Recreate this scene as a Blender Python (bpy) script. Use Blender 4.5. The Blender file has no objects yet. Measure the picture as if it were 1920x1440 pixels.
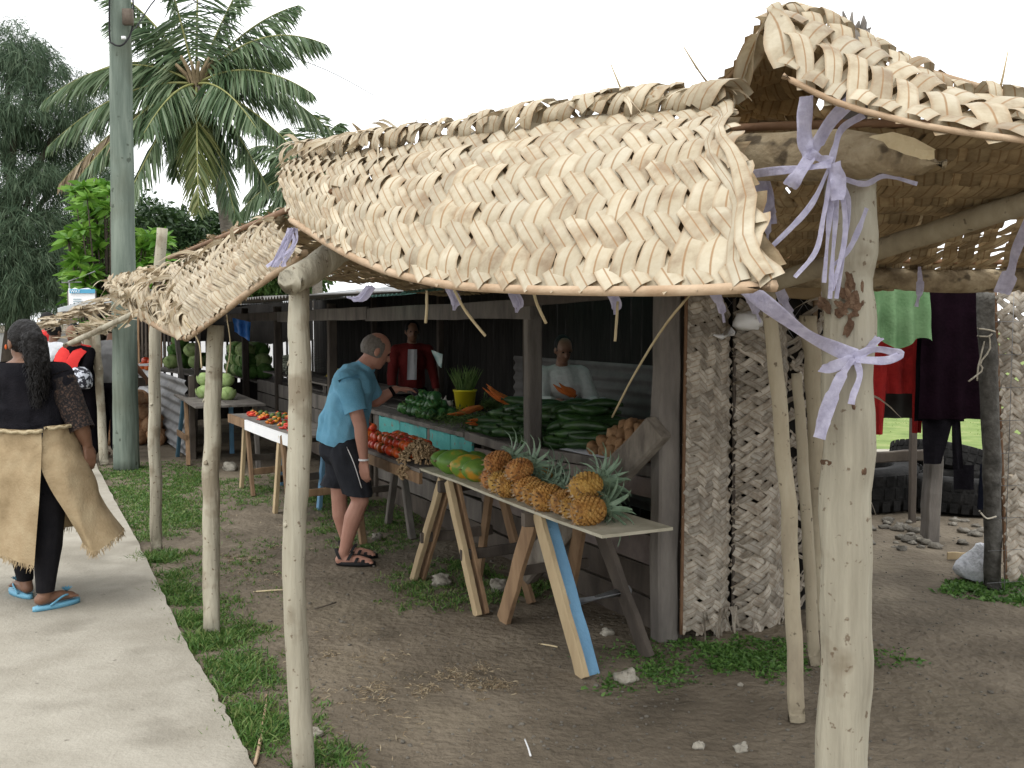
import bpy, bmesh, math, random
import numpy as np
from mathutils import Vector, Matrix, Euler, noise

rad = math.radians
R = random.Random(11)
sc = bpy.context.scene
COL = sc.collection
V = Vector

# ------------------------------------------------------------------ camera
CAM_H, F_PX = 1.63, 1850.0
PITCH = math.atan(120 / F_PX)
cam_d = bpy.data.cameras.new('camera')
cam_d.sensor_width = 36.0
cam_d.lens = 36.0 * F_PX / 1920.0
cam_d.clip_start = 0.05
cam_d.clip_end = 1200
cam = bpy.data.objects.new('camera', cam_d)
COL.objects.link(cam)
cam.location = (0, 0, CAM_H)
cam.rotation_euler = (rad(90) - PITCH, 0, 0)
sc.camera = cam

# ------------------------------------------------------------------ sky, overcast
SUN_EL, SUN_AZ = rad(58), rad(215)          # azimuth clockwise from +Y
w = bpy.data.worlds.new('World')
sc.world = w
w.use_nodes = True
nt = w.node_tree
for n_ in list(nt.nodes):
    nt.nodes.remove(n_)
o_ = nt.nodes.new('ShaderNodeOutputWorld')
bg = nt.nodes.new('ShaderNodeBackground')
sky = nt.nodes.new('ShaderNodeTexSky')
sky.sky_type = 'NISHITA'
sky.sun_disc = False
sky.sun_elevation = SUN_EL
sky.sun_rotation = SUN_AZ
sky.air_density = 1.2
sky.dust_density = 4.0
hs = nt.nodes.new('ShaderNodeHueSaturation')
hs.inputs['Saturation'].default_value = 0.18
mx = nt.nodes.new('ShaderNodeMix')
mx.data_type = 'RGBA'
mx.inputs['Factor'].default_value = 0.8
mx.inputs['B'].default_value = (12.6, 12.8, 13.0, 1)     # even cloud deck
nt.links.new(sky.outputs[0], hs.inputs['Color'])
nt.links.new(hs.outputs[0], mx.inputs['A'])
nt.links.new(mx.outputs['Result'], bg.inputs['Color'])
bg.inputs['Strength'].default_value = 0.15
nt.links.new(bg.outputs[0], o_.inputs['Surface'])

sun_d = bpy.data.lights.new('sun', 'SUN')
sun_d.energy = 1.2
sun_d.angle = rad(40)
sun_d.color = (1.0, 0.97, 0.92)
sun = bpy.data.objects.new('sun', sun_d)
COL.objects.link(sun)
_sd = V((math.sin(SUN_AZ) * math.cos(SUN_EL), math.cos(SUN_AZ) * math.cos(SUN_EL), math.sin(SUN_EL)))
sun.rotation_euler = _sd.to_track_quat('Z', 'Y').to_euler()
sun.location = _sd * 30

sc.view_settings.view_transform = 'Standard'
sc.view_settings.look = 'None'
sc.view_settings.exposure = 0.2
sc.view_settings.gamma = 1.0
sc.view_settings.use_curve_mapping = False
sc.render.engine = 'CYCLES'
sc.cycles.use_denoising = True
sc.cycles.max_bounces = 7
sc.cycles.diffuse_bounces = 4
sc.cycles.transparent_max_bounces = 12
sc.cycles.caustics_reflective = False
sc.cycles.caustics_refractive = False

# ------------------------------------------------------------------ helpers
def at(px, py, Y):
    """the point of the place that lies Y metres ahead and shows at photo pixel (px, py)"""
    u, v = (px - 960) / F_PX, (720 - py) / F_PX
    dy = math.cos(PITCH) + v * math.sin(PITCH)
    dz = -math.sin(PITCH) + v * math.cos(PITCH)
    k = Y / dy
    return V((u * k, Y, CAM_H + dz * k))

def gnd(px, py, z=0.0):
    u, v = (px - 960) / F_PX, (720 - py) / F_PX
    dy = math.cos(PITCH) + v * math.sin(PITCH)
    dz = -math.sin(PITCH) + v * math.cos(PITCH)
    k = (z - CAM_H) / dz
    return V((u * k, dy * k, z))

DV, NV = V((-.4472, .8944, 0)), V((.8944, .4472, 0))   # along the row of stalls, and into it
O0 = V((.774, 4.94, 0))
def sp(a, b, z=0.0):
    return O0 + DV * a + NV * b + V((0, 0, z))

def catmull(P, s):
    n = len(P) - 1
    x = min(max(s, 0), 1) * n
    i = min(int(x), n - 1)
    t = x - i
    p1, p2 = P[i], P[i + 1]
    p0 = P[i - 1] if i > 0 else p1 * 2 - p2
    p3 = P[i + 2] if i + 2 <= n else p2 * 2 - p1
    return 0.5 * ((2 * p1) + (p2 - p0) * t + (2 * p0 - 5 * p1 + 4 * p2 - p3) * t * t + (3 * p1 - p0 - 3 * p2 + p3) * t * t * t)

def smooth_path(P, n):
    return [catmull(P, i / (n - 1)) for i in range(n)]

def frame(d, up=V((0, 0, 1))):
    d = d.normalized()
    if abs(d.dot(up)) > .97:
        up = V((0, 1, 0)) if abs(d.y) < .9 else V((1, 0, 0))
    x = d.cross(up).normalized()
    y = x.cross(d).normalized()
    return x, y

class G:
    """collects geometry for ONE mesh"""
    def __init__(s):
        s.v, s.f, s.uv, s.mi = [], [], [], []
        s.m = 0
    def add(s, v, f, uv=None):
        o = len(s.v)
        s.v += [tuple(p) for p in v]
        s.uv += uv if uv else [(0, 0)] * len(v)
        s.f += [tuple(i + o for i in q) for q in f]
        s.mi += [s.m] * len(f)
        return s
    def bar(s, a, b, w, h, up=V((0, 0, 1)), w2=None, h2=None):
        """squared timber from a to b, w across, h along up, with slightly eased ends"""
        a, b = V(a), V(b)
        x, y = frame(b - a, up)
        w2, h2 = w2 or w, h2 or h
        v = []
        for p, ww, hh in ((a, w, h), (b, w2, h2)):
            v += [p - x * ww / 2 - y * hh / 2, p + x * ww / 2 - y * hh / 2, p + x * ww / 2 + y * hh / 2, p - x * ww / 2 + y * hh / 2]
        return s.add(v, [(3, 2, 1, 0), (4, 5, 6, 7), (0, 1, 5, 4), (1, 2, 6, 5), (2, 3, 7, 6), (3, 0, 4, 7)])
    def plank(s, P, wv, th, wob=0.0, seed=0):
        """a board that follows the points P; wv = vector across; th = thickness (down)"""
        rr = random.Random(seed)
        v, f = [], []
        n = len(P)
        for i, p in enumerate(P):
            e0 = wv * (rr.uniform(-wob, wob)); e1 = wv * (1 + rr.uniform(-wob, wob))
            v += [p + e0, p + e1, p + e1 - V((0, 0, th)), p + e0 - V((0, 0, th))]
            if i:
                o, q = 4 * (i - 1), 4 * i
                for k in range(4):
                    f.append((o + k, o + (k + 1) % 4, q + (k + 1) % 4, q + k))
        f += [(3, 2, 1, 0), (4 * n - 4, 4 * n - 3, 4 * n - 2, 4 * n - 1)]
        return s.add(v, f)
    def tube(s, P, r, n=8, wob=0.0, seed=0, cap=True, uvs=False):
        if not isinstance(r, (list, tuple)):
            r = [r] * len(P)
        v, f, uv = [], [], []
        X = None
        for i, p in enumerate(P):
            d = (P[min(i + 1, len(P) - 1)] - P[max(i - 1, 0)])
            if X is None:
                X, Yv = frame(d)
            else:
                dn = d.normalized()
                X = (X - dn * X.dot(dn)).normalized()
                Yv = X.cross(dn) * -1
            for k in range(n):
                a = 2 * math.pi * k / n
                rr = r[i]
                if wob:
                    rr *= 1 + wob * noise.noise(V((math.cos(a) * 1.3 + seed, math.sin(a) * 1.3, i * .45 + seed * 3)))
                v.append(p + (X * math.cos(a) + Yv * math.sin(a)) * rr)
                uv.append((k / n, i / max(1, len(P) - 1)))
            if i:
                o, q = n * (i - 1), n * i
                for k in range(n):
                    f.append((o + k, o + (k + 1) % n, q + (k + 1) % n, q + k))
        if cap:
            f.append(tuple(reversed(range(n))))
            f.append(tuple(range(n * (len(P) - 1), n * len(P))))
        return s.add(v, f, uv)
    def lathe(s, prof, n=12, M=None, wob=0.0, seed=0, ribs=0, rib=0.0):
        """prof: list of (radius, z)"""
        M = M or Matrix()
        v, f = [], []
        for i, (r, z) in enumerate(prof):
            for k in range(n):
                a = 2 * math.pi * k / n
                rr = r * (1 + (rib * math.cos(ribs * a) if ribs else 0))
                if wob:
                    rr *= 1 + wob * noise.noise(V((math.cos(a) * 1.5 + seed * 7.1, math.sin(a) * 1.5, z * 9 + seed)))
                v.append(M @ V((rr * math.cos(a), rr * math.sin(a), z)))
            if i:
                o, q = n * (i - 1), n * i
                for k in range(n):
                    f.append((o + k, o + (k + 1) % n, q + (k + 1) % n, q + k))
        f.append(tuple(reversed(range(n))))
        f.append(tuple(range(n * (len(prof) - 1), n * len(prof))))
        return s.add(v, f)
    def ell(s, c, r, n=10, m=7, M=None, wob=0.0, seed=0):
        """ellipsoid / lumpy blob"""
        c = V(c)
        M3 = M or Matrix.Identity(3)
        if not isinstance(r, (list, tuple, Vector)):
            r = (r, r, r)
        v, f = [], []
        def P(x, y, z):
            k = 1 + (wob * noise.noise(V((x * 1.7 + seed * 5.3, y * 1.7 + seed, z * 1.7))) if wob else 0)
            return c + M3 @ V((x * r[0] * k, y * r[1] * k, z * r[2] * k))
        v.append(P(0, 0, 1))
        for i in range(1, m):
            th = math.pi * i / m
            for k in range(n):
                a = 2 * math.pi * k / n
                v.append(P(math.sin(th) * math.cos(a), math.sin(th) * math.sin(a), math.cos(th)))
        v.append(P(0, 0, -1))
        for k in range(n):
            f.append((0, 1 + k, 1 + (k + 1) % n))
            f.append((len(v) - 1, 1 + (m - 2) * n + (k + 1) % n, 1 + (m - 2) * n + k))
        for i in range(m - 2):
            for k in range(n):
                a, b = 1 + i * n + k, 1 + i * n + (k + 1) % n
                f.append((a, a + n, b + n, b))
        return s.add(v, f)
    def strip(s, P, side, w, crown=0.0, nrm=None):
        """leaf or ribbon through P; side[i] unit vectors across, w[i] widths, raised centre line"""
        v, f, uv = [], [], []
        for i, p in enumerate(P):
            e = side[i] * (w[i] / 2)
            c = (nrm[i] * crown) if nrm else V((0, 0, 0))
            v += [p - e, p + c, p + e]
            t = i / (len(P) - 1)
            uv += [(0, t), (.5, t), (1, t)]
            if i:
                o, q = 3 * (i - 1), 3 * i
                f += [(o, o + 1, q + 1, q), (o + 1, o + 2, q + 2, q + 1)]
        return s.add(v, f, uv)

def mk(name, g, mats, smooth=True):
    me = bpy.data.meshes.new(name)
    me.from_pydata([tuple(p) for p in g.v], [], g.f)
    if not isinstance(mats, (list, tuple)):
        mats = [mats]
    for m in mats:
        me.materials.append(m)
    if len(mats) > 1:
        me.polygons.foreach_set('material_index', g.mi)
    if smooth:
        me.polygons.foreach_set('use_smooth', [True] * len(me.polygons))
    if any(u != (0, 0) for u in g.uv[:6]):
        lay = me.uv_layers.new(name='UVMap')
        li = np.zeros(len(me.loops), dtype=np.int32)
        me.loops.foreach_get('vertex_index', li)
        lay.data.foreach_set('uv', np.array(g.uv, dtype=np.float32)[li].ravel())
    me.update()
    return me

WORLD_INV = {}
def place(name, me, parent=None, local=False):
    o = bpy.data.objects.new(name, me)
    COL.objects.link(o)
    if parent is not None:
        o.parent = parent
        if not local and parent.name in WORLD_INV:
            o.matrix_parent_inverse = WORLD_INV[parent.name]
    return o

def part(name, g, mat, parent, smooth=True, local=False, label=None, kind=None):
    o = place(name, mk(name, g, mat, smooth), parent, local)
    if label: o['label'] = label
    if kind: o['kind'] = kind
    return o

def tag(o, label, cat, group=None, kind=None):
    o['label'] = label
    o['category'] = cat
    if group: o['group'] = group
    if kind: o['kind'] = kind
    return o

def thing(name, label, cat, loc=(0, 0, 0), group=None, rot=None):
    o = bpy.data.objects.new(name, None)
    COL.objects.link(o)
    o.empty_display_size = .1
    o.location = loc
    if rot is not None:
        o.rotation_euler = rot
    WORLD_INV[o.name] = Matrix.LocRotScale(V(loc), Euler(rot) if rot is not None else None, None).inverted()
    return tag(o, label, cat, group)

def solo(name, g, mat, label, cat, group=None, smooth=True, kind=None):
    return tag(place(name, mk(name, g, mat, smooth)), label, cat, group, kind)

def structure(name, g, mat, smooth=True):
    o = place(name, mk(name, g, mat, smooth))
    o['kind'] = 'structure'
    return o

def dup(root, loc, rot=None, label=None, scale=None):
    r = root.copy(); COL.objects.link(r)
    r.location = loc
    if rot is not None: r.rotation_euler = rot
    if scale is not None: r.scale = scale if not isinstance(scale, float) else (scale,) * 3
    if label: r['label'] = label
    for ch in list(root.children):
        c = ch.copy(); COL.objects.link(c); c.parent = r
        for g2 in list(ch.children):
            e = g2.copy(); COL.objects.link(e); e.parent = c
    return r

# ------------------------------------------------------------------ materials
MATS = {}
def mat(name, cols, scale=6.0, detail=5.0, rough=.85, bump=.3, bscale=None, stretch=(1, 1, 1), var=.12, spec=.25,
        specks=None, transl=0.0, rib=None, distort=0.0, hue=0.0, alpha_noise=None, contrast=None, second=None, bdist=.02):
    if name in MATS: return MATS[name]
    m = bpy.data.materials.new(name)
    MATS[name] = m
    m.use_nodes = True
    t = m.node_tree
    N, L = t.nodes, t.links
    b = N['Principled BSDF']
    out = N['Material Output']
    tc = N.new('ShaderNodeTexCoord')
    oi = N.new('ShaderNodeObjectInfo')
    vm = N.new('ShaderNodeVectorMath'); vm.operation = 'SCALE'
    vm.inputs[0].default_value = (13.1, 7.7, 5.3)
    L.new(oi.outputs['Random'], vm.inputs['Scale'])
    va = N.new('ShaderNodeVectorMath'); va.operation = 'ADD'
    L.new(tc.outputs['Object'], va.inputs[0]); L.new(vm.outputs[0], va.inputs[1])
    mp = N.new('ShaderNodeMapping')
    mp.inputs['Scale'].default_value = stretch
    L.new(va.outputs[0], mp.inputs['Vector'])
    nz = N.new('ShaderNodeTexNoise')
    nz.inputs['Scale'].default_value = scale
    nz.inputs['Detail'].default_value = detail
    nz.inputs['Roughness'].default_value = .62
    nz.inputs['Distortion'].default_value = distort
    L.new(mp.outputs[0], nz.inputs['Vector'])
    cr = N.new('ShaderNodeValToRGB')
    el = cr.color_ramp.elements
    k = len(cols)
    for i, c in enumerate(cols):
        pos = .3 + .4 * i / max(1, k - 1) if contrast is None else contrast[i]
        if i < 2: e = el[i]; e.position = pos
        else: e = el.new(pos)
        e.color = (*c, 1)
    if k == 1: el[1].color = el[0].color
    L.new(nz.outputs['Fac'], cr.inputs['Fac'])
    col = cr.outputs['Color']
    if second:        # (colour, scale, threshold, softness, amount)
        c2, s2, th, so, am = second
        n3 = N.new('ShaderNodeTexNoise'); n3.inputs['Scale'].default_value = s2; n3.inputs['Detail'].default_value = 4
        L.new(va.outputs[0], n3.inputs['Vector'])
        mr = N.new('ShaderNodeMapRange')
        mr.inputs['From Min'].default_value = th; mr.inputs['From Max'].default_value = th + so
        mr.inputs['To Max'].default_value = am
        L.new(n3.outputs['Fac'], mr.inputs['Value'])
        mi = N.new('ShaderNodeMix'); mi.data_type = 'RGBA'
        L.new(mr.outputs[0], mi.inputs['Factor']); L.new(col, mi.inputs['A'])
        mi.inputs['B'].default_value = (*c2, 1)
        col = mi.outputs['Result']
    if specks:        # (colour, scale, threshold, amount)
        c2, s2, th, am = specks
        vo = N.new('ShaderNodeTexNoise'); vo.inputs['Scale'].default_value = s2; vo.inputs['Detail'].default_value = 2
        L.new(va.outputs[0], vo.inputs['Vector'])
        mr = N.new('ShaderNodeMapRange')
        mr.inputs['From Min'].default_value = th; mr.inputs['From Max'].default_value = th + .06
        mr.inputs['To Max'].default_value = am
        L.new(vo.outputs['Fac'], mr.inputs['Value'])
        mi = N.new('ShaderNodeMix'); mi.data_type = 'RGBA'
        L.new(mr.outputs[0], mi.inputs['Factor']); L.new(col, mi.inputs['A'])
        mi.inputs['B'].default_value = (*c2, 1)
        col = mi.outputs['Result']
    if rib:           # midrib line down the centre of a leaf: (colour, half width, amount)
        c2, hw, am = rib
        uvn = N.new('ShaderNodeTexCoord'); sx = N.new('ShaderNodeSeparateXYZ')
        L.new(uvn.outputs['UV'], sx.inputs[0])
        m1 = N.new('ShaderNodeMath'); m1.operation = 'SUBTRACT'; m1.inputs[1].default_value = .5
        m2 = N.new('ShaderNodeMath'); m2.operation = 'ABSOLUTE'
        L.new(sx.outputs[0], m1.inputs[0]); L.new(m1.outputs[0], m2.inputs[0])
        mr = N.new('ShaderNodeMapRange')
        mr.inputs['From Min'].default_value = hw; mr.inputs['From Max'].default_value = hw * .4
        mr.inputs['To Min'].default_value = 0; mr.inputs['To Max'].default_value = am
        L.new(m2.outputs[0], mr.inputs['Value'])
        mi = N.new('ShaderNodeMix'); mi.data_type = 'RGBA'
        L.new(mr.outputs[0], mi.inputs['Factor']); L.new(col, mi.inputs['A'])
        mi.inputs['B'].default_value = (*c2, 1)
        col = mi.outputs['Result']
        me_ = N.new('ShaderNodeMapRange')          # browned leaf margins
        me_.inputs['From Min'].default_value = .36; me_.inputs['From Max'].default_value = .5
        me_.inputs['To Max'].default_value = .5
        L.new(m2.outputs[0], me_.inputs['Value'])
        mj = N.new('ShaderNodeMix'); mj.data_type = 'RGBA'
        L.new(me_.outputs[0], mj.inputs['Factor']); L.new(col, mj.inputs['A'])
        mj.inputs['B'].default_value = (*c2, 1)
        col = mj.outputs['Result']
    if var or hue:
        h = N.new('ShaderNodeHueSaturation')
        mr = N.new('ShaderNodeMapRange')
        mr.inputs['To Min'].default_value = 1 - var; mr.inputs['To Max'].default_value = 1 + var
        L.new(oi.outputs['Random'], mr.inputs['Value']); L.new(mr.outputs[0], h.inputs['Value'])
        if hue:
            mh = N.new('ShaderNodeMapRange')
            mh.inputs['To Min'].default_value = .5 - hue; mh.inputs['To Max'].default_value = .5 + hue
            wn = N.new('ShaderNodeTexWhiteNoise'); wn.noise_dimensions = '1D'
            L.new(oi.outputs['Random'], wn.inputs['W'])
            L.new(wn.outputs['Value'], mh.inputs['Value']); L.new(mh.outputs[0], h.inputs['Hue'])
        L.new(col, h.inputs['Color'])
        col = h.outputs[0]
    L.new(col, b.inputs['Base Color'])
    b.inputs['Roughness'].default_value = rough
    b.inputs['Specular IOR Level'].default_value = spec
    if bump:
        n2 = N.new('ShaderNodeTexNoise')
        n2.inputs['Scale'].default_value = bscale or scale * 3
        n2.inputs['Detail'].default_value = 6
        L.new(mp.outputs[0], n2.inputs['Vector'])
        bp = N.new('ShaderNodeBump')
        bp.inputs['Strength'].default_value = bump
        bp.inputs['Distance'].default_value = bdist
        L.new(n2.outputs['Fac'], bp.inputs['Height'])
        L.new(bp.outputs[0], b.inputs['Normal'])
    if transl:
        tr = N.new('ShaderNodeBsdfTranslucent')
        L.new(col, tr.inputs['Color'])
        ms = N.new('ShaderNodeMixShader'); ms.inputs[0].default_value = transl
        L.new(b.outputs[0], ms.inputs[1]); L.new(tr.outputs[0], ms.inputs[2])
        L.new(ms.outputs[0], out.inputs['Surface'])
    return m

DIRT = mat('dirt', [(.092, .076, .056), (.150, .124, .092), (.215, .180, .134)], 2.2, 9, .95, .9, 22, var=0, spec=.12,
           specks=((.20, .175, .135), 46, .66, .5), second=((.25, .21, .15), .9, .55, .16, .6), bdist=.03)
CONC = mat('concrete', [(.275, .252, .205), (.335, .31, .258), (.395, .368, .31)], 2.6, 9, .92, .35, 60, var=0, spec=.15,
           second=((.19, .172, .138), 2.3, .55, .16, .6), specks=((.12, .105, .085), 17, .70, .6))
LAWN = mat('lawn', [(.10, .15, .035), (.16, .22, .06), (.24, .27, .10)], 3, 8, .95, .6, 30, var=0)
ROADM = mat('road', [(.34, .33, .31), (.44, .43, .40)], .8, 6, .95, .2, 30, var=0)
BARK = mat('pale_pole_wood', [(.235, .212, .16), (.34, .312, .24), (.42, .392, .31)], 13, 8, .85, .7, 34, (1, 1, .10), .10,
           specks=((.12, .08, .05), 48, .66, .8), second=((.17, .135, .09), 5.5, .55, .10, .7))
BARK2 = mat('grey_pole_wood', [(.25, .21, .15), (.36, .31, .22), (.44, .39, .29)], 6, 7, .85, .5, 22, (1, 1, .3), .12,
            specks=((.10, .075, .05), 30, .67, .8))
LOG = mat('log_bark', [(.13, .095, .06), (.29, .23, .145), (.43, .36, .245)], 11, 9, .9, 1.0, 26, (1, 1, 1), .1,
          specks=((.06, .045, .03), 16, .62, .8))
FRESH = mat('cut_wood', [(.52, .42, .25), (.66, .56, .37)], 9, 6, .85, .5, 40)
GREYW = mat('weathered_grey_wood', [(.085, .078, .07), (.15, .135, .12), (.21, .19, .165)], 7, 8, .9, .5, 26, (1, 1, .25), .14)
BLACKW = mat('shade_dark_board', [(.012, .011, .010), (.020, .018, .016), (.03, .027, .024)], 6, 7, .95, .4, 26, (1, 1, .3), .2)  # near-black: the gloom inside the stall is put into the board colour
DARKW = mat('dark_weathered_wood', [(.05, .042, .035), (.085, .07, .058), (.12, .10, .08)], 6, 7, .9, .4, 26, (1, 1, .3), .15)
BROWNW = mat('brown_timber', [(.14, .085, .05), (.22, .14, .08), (.29, .19, .11)], 8, 7, .85, .4, 30, (1, 1, .25), .15)
PALEW = mat('pale_timber', [(.36, .27, .16), (.46, .36, .22)], 9, 6, .85, .35, 30, (1, 1, .25), .12)
POLEM = mat('treated_pole', [(.065, .085, .068), (.125, .155, .128), (.20, .235, .195)], 9, 9, .95, .8, 22, (1, 1, .10), .0,
            specks=((.05, .06, .045), 11, .66, .75), second=((.10, .105, .07), 1.3, .5, .2, .6))
LEAF = mat('woven_palm_leaf', [(.25, .18, .11), (.425, .36, .25), (.52, .465, .35)], 9, 6, .6, .25, 30, var=.14, spec=.35,
           rib=((.27, .15, .06), .05, .85), transl=.14, second=((.22, .145, .08), 7, .56, .16, .75), contrast=(.3, .46, .68))
LEAF_OLD = mat('aged_palm_leaf', [(.20, .165, .125), (.37, .33, .27), (.54, .50, .43)], 14, 6, .7, .3, 40, var=.28, spec=.3,
               rib=((.22, .15, .09), .06, .6), transl=.10)
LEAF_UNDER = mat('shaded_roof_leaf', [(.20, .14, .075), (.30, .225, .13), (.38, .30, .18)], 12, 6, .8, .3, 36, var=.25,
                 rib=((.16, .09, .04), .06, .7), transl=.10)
RIBM = mat('frond_midrib', [(.30, .20, .12), (.46, .35, .24)], 8, 6, .75, .3, 30, (1, 1, 1), .1)
RIBD = mat('dark_midrib', [(.14, .075, .04), (.22, .13, .075)], 8, 6, .75, .3, 30)
TIE = mat('purple_plastic_tie', [(.42, .40, .56), (.66, .64, .80)], 40, 4, .45, .25, 160, var=.08, spec=.5, transl=.4)
# ================================================================== the setting
def ramp_grid():
    xs = np.concatenate([np.linspace(-160, -8, 20)[:-1], np.linspace(-8, -4.5, 24)[:-1], np.linspace(-4.5, 5, 191)[:-1],
                         np.linspace(5, 12, 30)[:-1], np.linspace(12, 160, 20)])
    ys = np.concatenate([np.linspace(-30, 2.2, 10)[:-1], np.linspace(2.2, 9, 170)[:-1], np.linspace(9, 18, 80)[:-1],
                         np.linspace(18, 40, 20)[:-1], np.linspace(40, 500, 16)])
    return xs, ys
def ground_z(x, y):
    if not (-8 < x < 9 and 1.5 < y < 20): return 0.0
    p = V((x, y, 0))
    k = min(1, (x + 8) / 2, (9 - x) / 2, (y - 1.5) / .6, (20 - y) / 3)
    return k * (.014 * noise.noise(p * 1.1) + .008 * noise.noise(p * 3.7) + .004 * noise.noise(p * 11))
xs, ys = ramp_grid()
g = G()
nx, ny = len(xs), len(ys)
vv = [(float(x), float(y), ground_z(float(x), float(y))) for y in ys for x in xs]
ff = [(j * nx + i, j * nx + i + 1, (j + 1) * nx + i + 1, (j + 1) * nx + i) for j in range(ny - 1) for i in range(nx - 1)]
g.add(vv, ff)
structure('ground', g, DIRT)

# concrete footpath, its right edge a little broken
edge_px = [(470, 1440), (440, 1380), (398, 1300), (350, 1220), (318, 1150), (290, 1090), (252, 1012), (218, 950), (190, 895), (168, 852), (140, 800), (118, 760)]
edge = [gnd(480, 1440) - DV * (6 - i) for i in range(6)] + [gnd(*p) for p in edge_px]
e_far = gnd(118, 760)
edge.append(e_far + DV * 14)
edge.append(e_far + DV * 45)
g = G()
top, bot = [], []
nn = 140
v = []
for i in range(nn):
    p = catmull(edge, i / (nn - 1))
    p = p + NV * (.015 * noise.noise(V((i * .9, 0, 3))))
    q = p - NV * 4.2
    v += [V((q.x, q.y, .034)), V((p.x, p.y, .034)), V((p.x + .012, p.y, -.03)), V((q.x, q.y, -.03))]
f = []
for i in range(nn - 1):
    o, q = 4 * i, 4 * (i + 1)
    for k in range(4):
        f.append((o + k, o + (k + 1) % 4, q + (k + 1) % 4, q + k))
g.add(v, f)
structure('footpath', g, CONC, smooth=False)

# road beyond the path on the far left
g = G()
a, b = gnd(-500, 900) - NV * 1.5, e_far + DV * 60 - NV * 5
g.add([V((-60, -20, .004)), V((-9, -20, .004)), V((-4.9 - 5.5, 14, .004)), V((-40, 90, .004)), V((-120, 90, .004))], [(0, 1, 2, 3, 4)])
structure('road', g, ROADM, False)

# lawn and a pale path behind the stalls on the right
g = G()
g.add([V((2.4, 10.4, .02)), V((60, 10.4, .02)), V((60, 200, .02)), V((-2, 200, .02)), V((-2, 22, .02))], [(0, 1, 2, 3, 4)])
structure('lawn', g, LAWN, False)
g = G()
g.add([V((2.9, 11.0, .028)), V((9, 11.0, .028)), V((9.6, 12.2, .028)), V((3.6, 12.2, .028))], [(0, 1, 2, 3)])
structure('path', g, CONC, False)

# ================================================================== posts and logs of the leaf canopy
def pole(name, label, P, r, m, group=None, n=14, seed=0, wob=.10, rings=26, stubs=(), cat='post', parent=None):
    Q = smooth_path(P, rings)
    rr = [catmull([V((x, 0, 0)) for x in r], i / (rings - 1)).x * (1 + .035 * noise.noise(V((i * .8, seed * 4.1, 0)))) for i in range(rings)]
    for i in range(rings):
        Q[i] = Q[i] + V((noise.noise(V((i * .3, seed, 1))), noise.noise(V((i * .3, seed, 7))), 0)) * rr[i] * .22
    g = G(); g.tube(Q, rr, n, wob, seed)
    if parent is not None:
        return part(name, g, m, parent)
    t = thing(name, label, cat, Q[0] if P[0].z < P[-1].z else Q[-1], group)
    part('trunk', g, m, t)
    for (s, ang, ln, r0) in stubs:           # knots and sawn-off branch stubs
        p = catmull(Q, s)
        d = V((math.cos(ang), math.sin(ang), .35)).normalized()
        i = int(s * (rings - 1))
        k = G(); k.tube([p + d * rr[i] * .5, p + d * (rr[i] + ln * .6), p + d * (rr[i] + ln)], [r0 * 1.3, r0, r0 * .8], 7, .2, seed)
        part('knot', k, m, t)
    return t

cp = 'rough poles holding up the leaf canopy'
pole('canopy_post', 'thickest pale pole in the foreground, purple tie knotted round it', [V((at(1583, 1440, 2.42).x, 2.42, -.03)), at(1588, 900, 2.42), at(1596, 332, 2.44)],
     [.064, .062, .060], BARK, cp, 20, 1, .07, 40)
P0X = at(1590, 900, 2.42).x
pole('canopy_post', 'pale slender pole under the left end of the woven awning, nearest to the path', [at(572, 1478, 3.46), at(552, 1100, 3.5), at(562, 800, 3.5), at(560, 525, 3.52)],
     [.040, .041, .042, .036], BARK, cp, 16, 2, .07, 40, [(.45, 4.0, .006, .010), (.8, 3.4, .006, .012)])
pole('canopy_post', 'pale pole rising from grass at the path edge, second of the row', [gnd(397, 1196), at(396, 900, 5.1), at(404, 610, 5.1)],
     [.043, .044, .041], BARK, cp, 14, 3, .08, 30, [(.55, 4.4, .008, .014), (.75, 3.5, .006, .012)])
pole('canopy_post', 'pole whose pale sawn top sticks up above the leaf roof', [gnd(294, 1032), at(290, 800, 7.0), at(292, 620, 7.0), at(304, 428, 7.0)],
     [.042, .042, .040, .038], BARK, cp, 12, 4, .08, 30, [(.4, 4.4, .01, .012)])
pole('leaning_pole', 'bare grey pole leaning in front of the standing woven mats', [gnd(1494, 1352), at(1478, 960, 4.05), at(1440, 548, 4.1)],
     [.034, .033, .030], BARK2, None, 12, 5, .08, 30)
pole('leaning_pole', 'thin crooked brown pole just behind the leaning grey pole', [gnd(1528, 1246), at(1508, 900, 4.6), at(1494, 700, 4.65)],
     [.028, .028, .024], BARK2, None, 10, 6, .12, 24)
pole('wall_post', 'short sawn post with pale cut top beside the thick foreground pole', [gnd(1535, 1180), at(1530, 800, 5.05), at(1516, 592, 5.05)],
     [.045, .045, .043], BARK2, None, 12, 7, .10, 24)

# main beam: barked log whose axe-cut tip points right
L1a, L1b = at(1772, 287, 2.2), at(880, 305, 3.35)
ax = (L1b - L1a).normalized()
t = thing('canopy_beam', 'stout barked log with an axe-cut tip lying across the thick pole', 'log', L1a)
Q = [L1a + V((0, 0, -.025)), L1a + ax * .05 + V((0, 0, -.018)), L1a + ax * .13 + V((0, 0, -.006)), L1a + ax * .24] + [L1a + ax * (.24 + .085 * i) for i in range(1, 15)]
rr = [.012, .030, .046, .055] + [.057 + .004 * noise.noise(V((i * .7, 2, 2))) for i in range(14)]
g = G(); g.tube(Q, rr, 18, .16, 9)
part('trunk', g, LOG, t)
g = G()   # chopped pale facet
tip = [L1a + V((0, 0, -.012)) + ax * (.02 + .05 * i) for i in range(5)]
x, y = frame(ax)
sd = V((-.45, -.8, .42)).normalized()
for i in range(5):
    tip[i] = tip[i] + sd * (rr[min(i + 1, 4)] * .62) 
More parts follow.
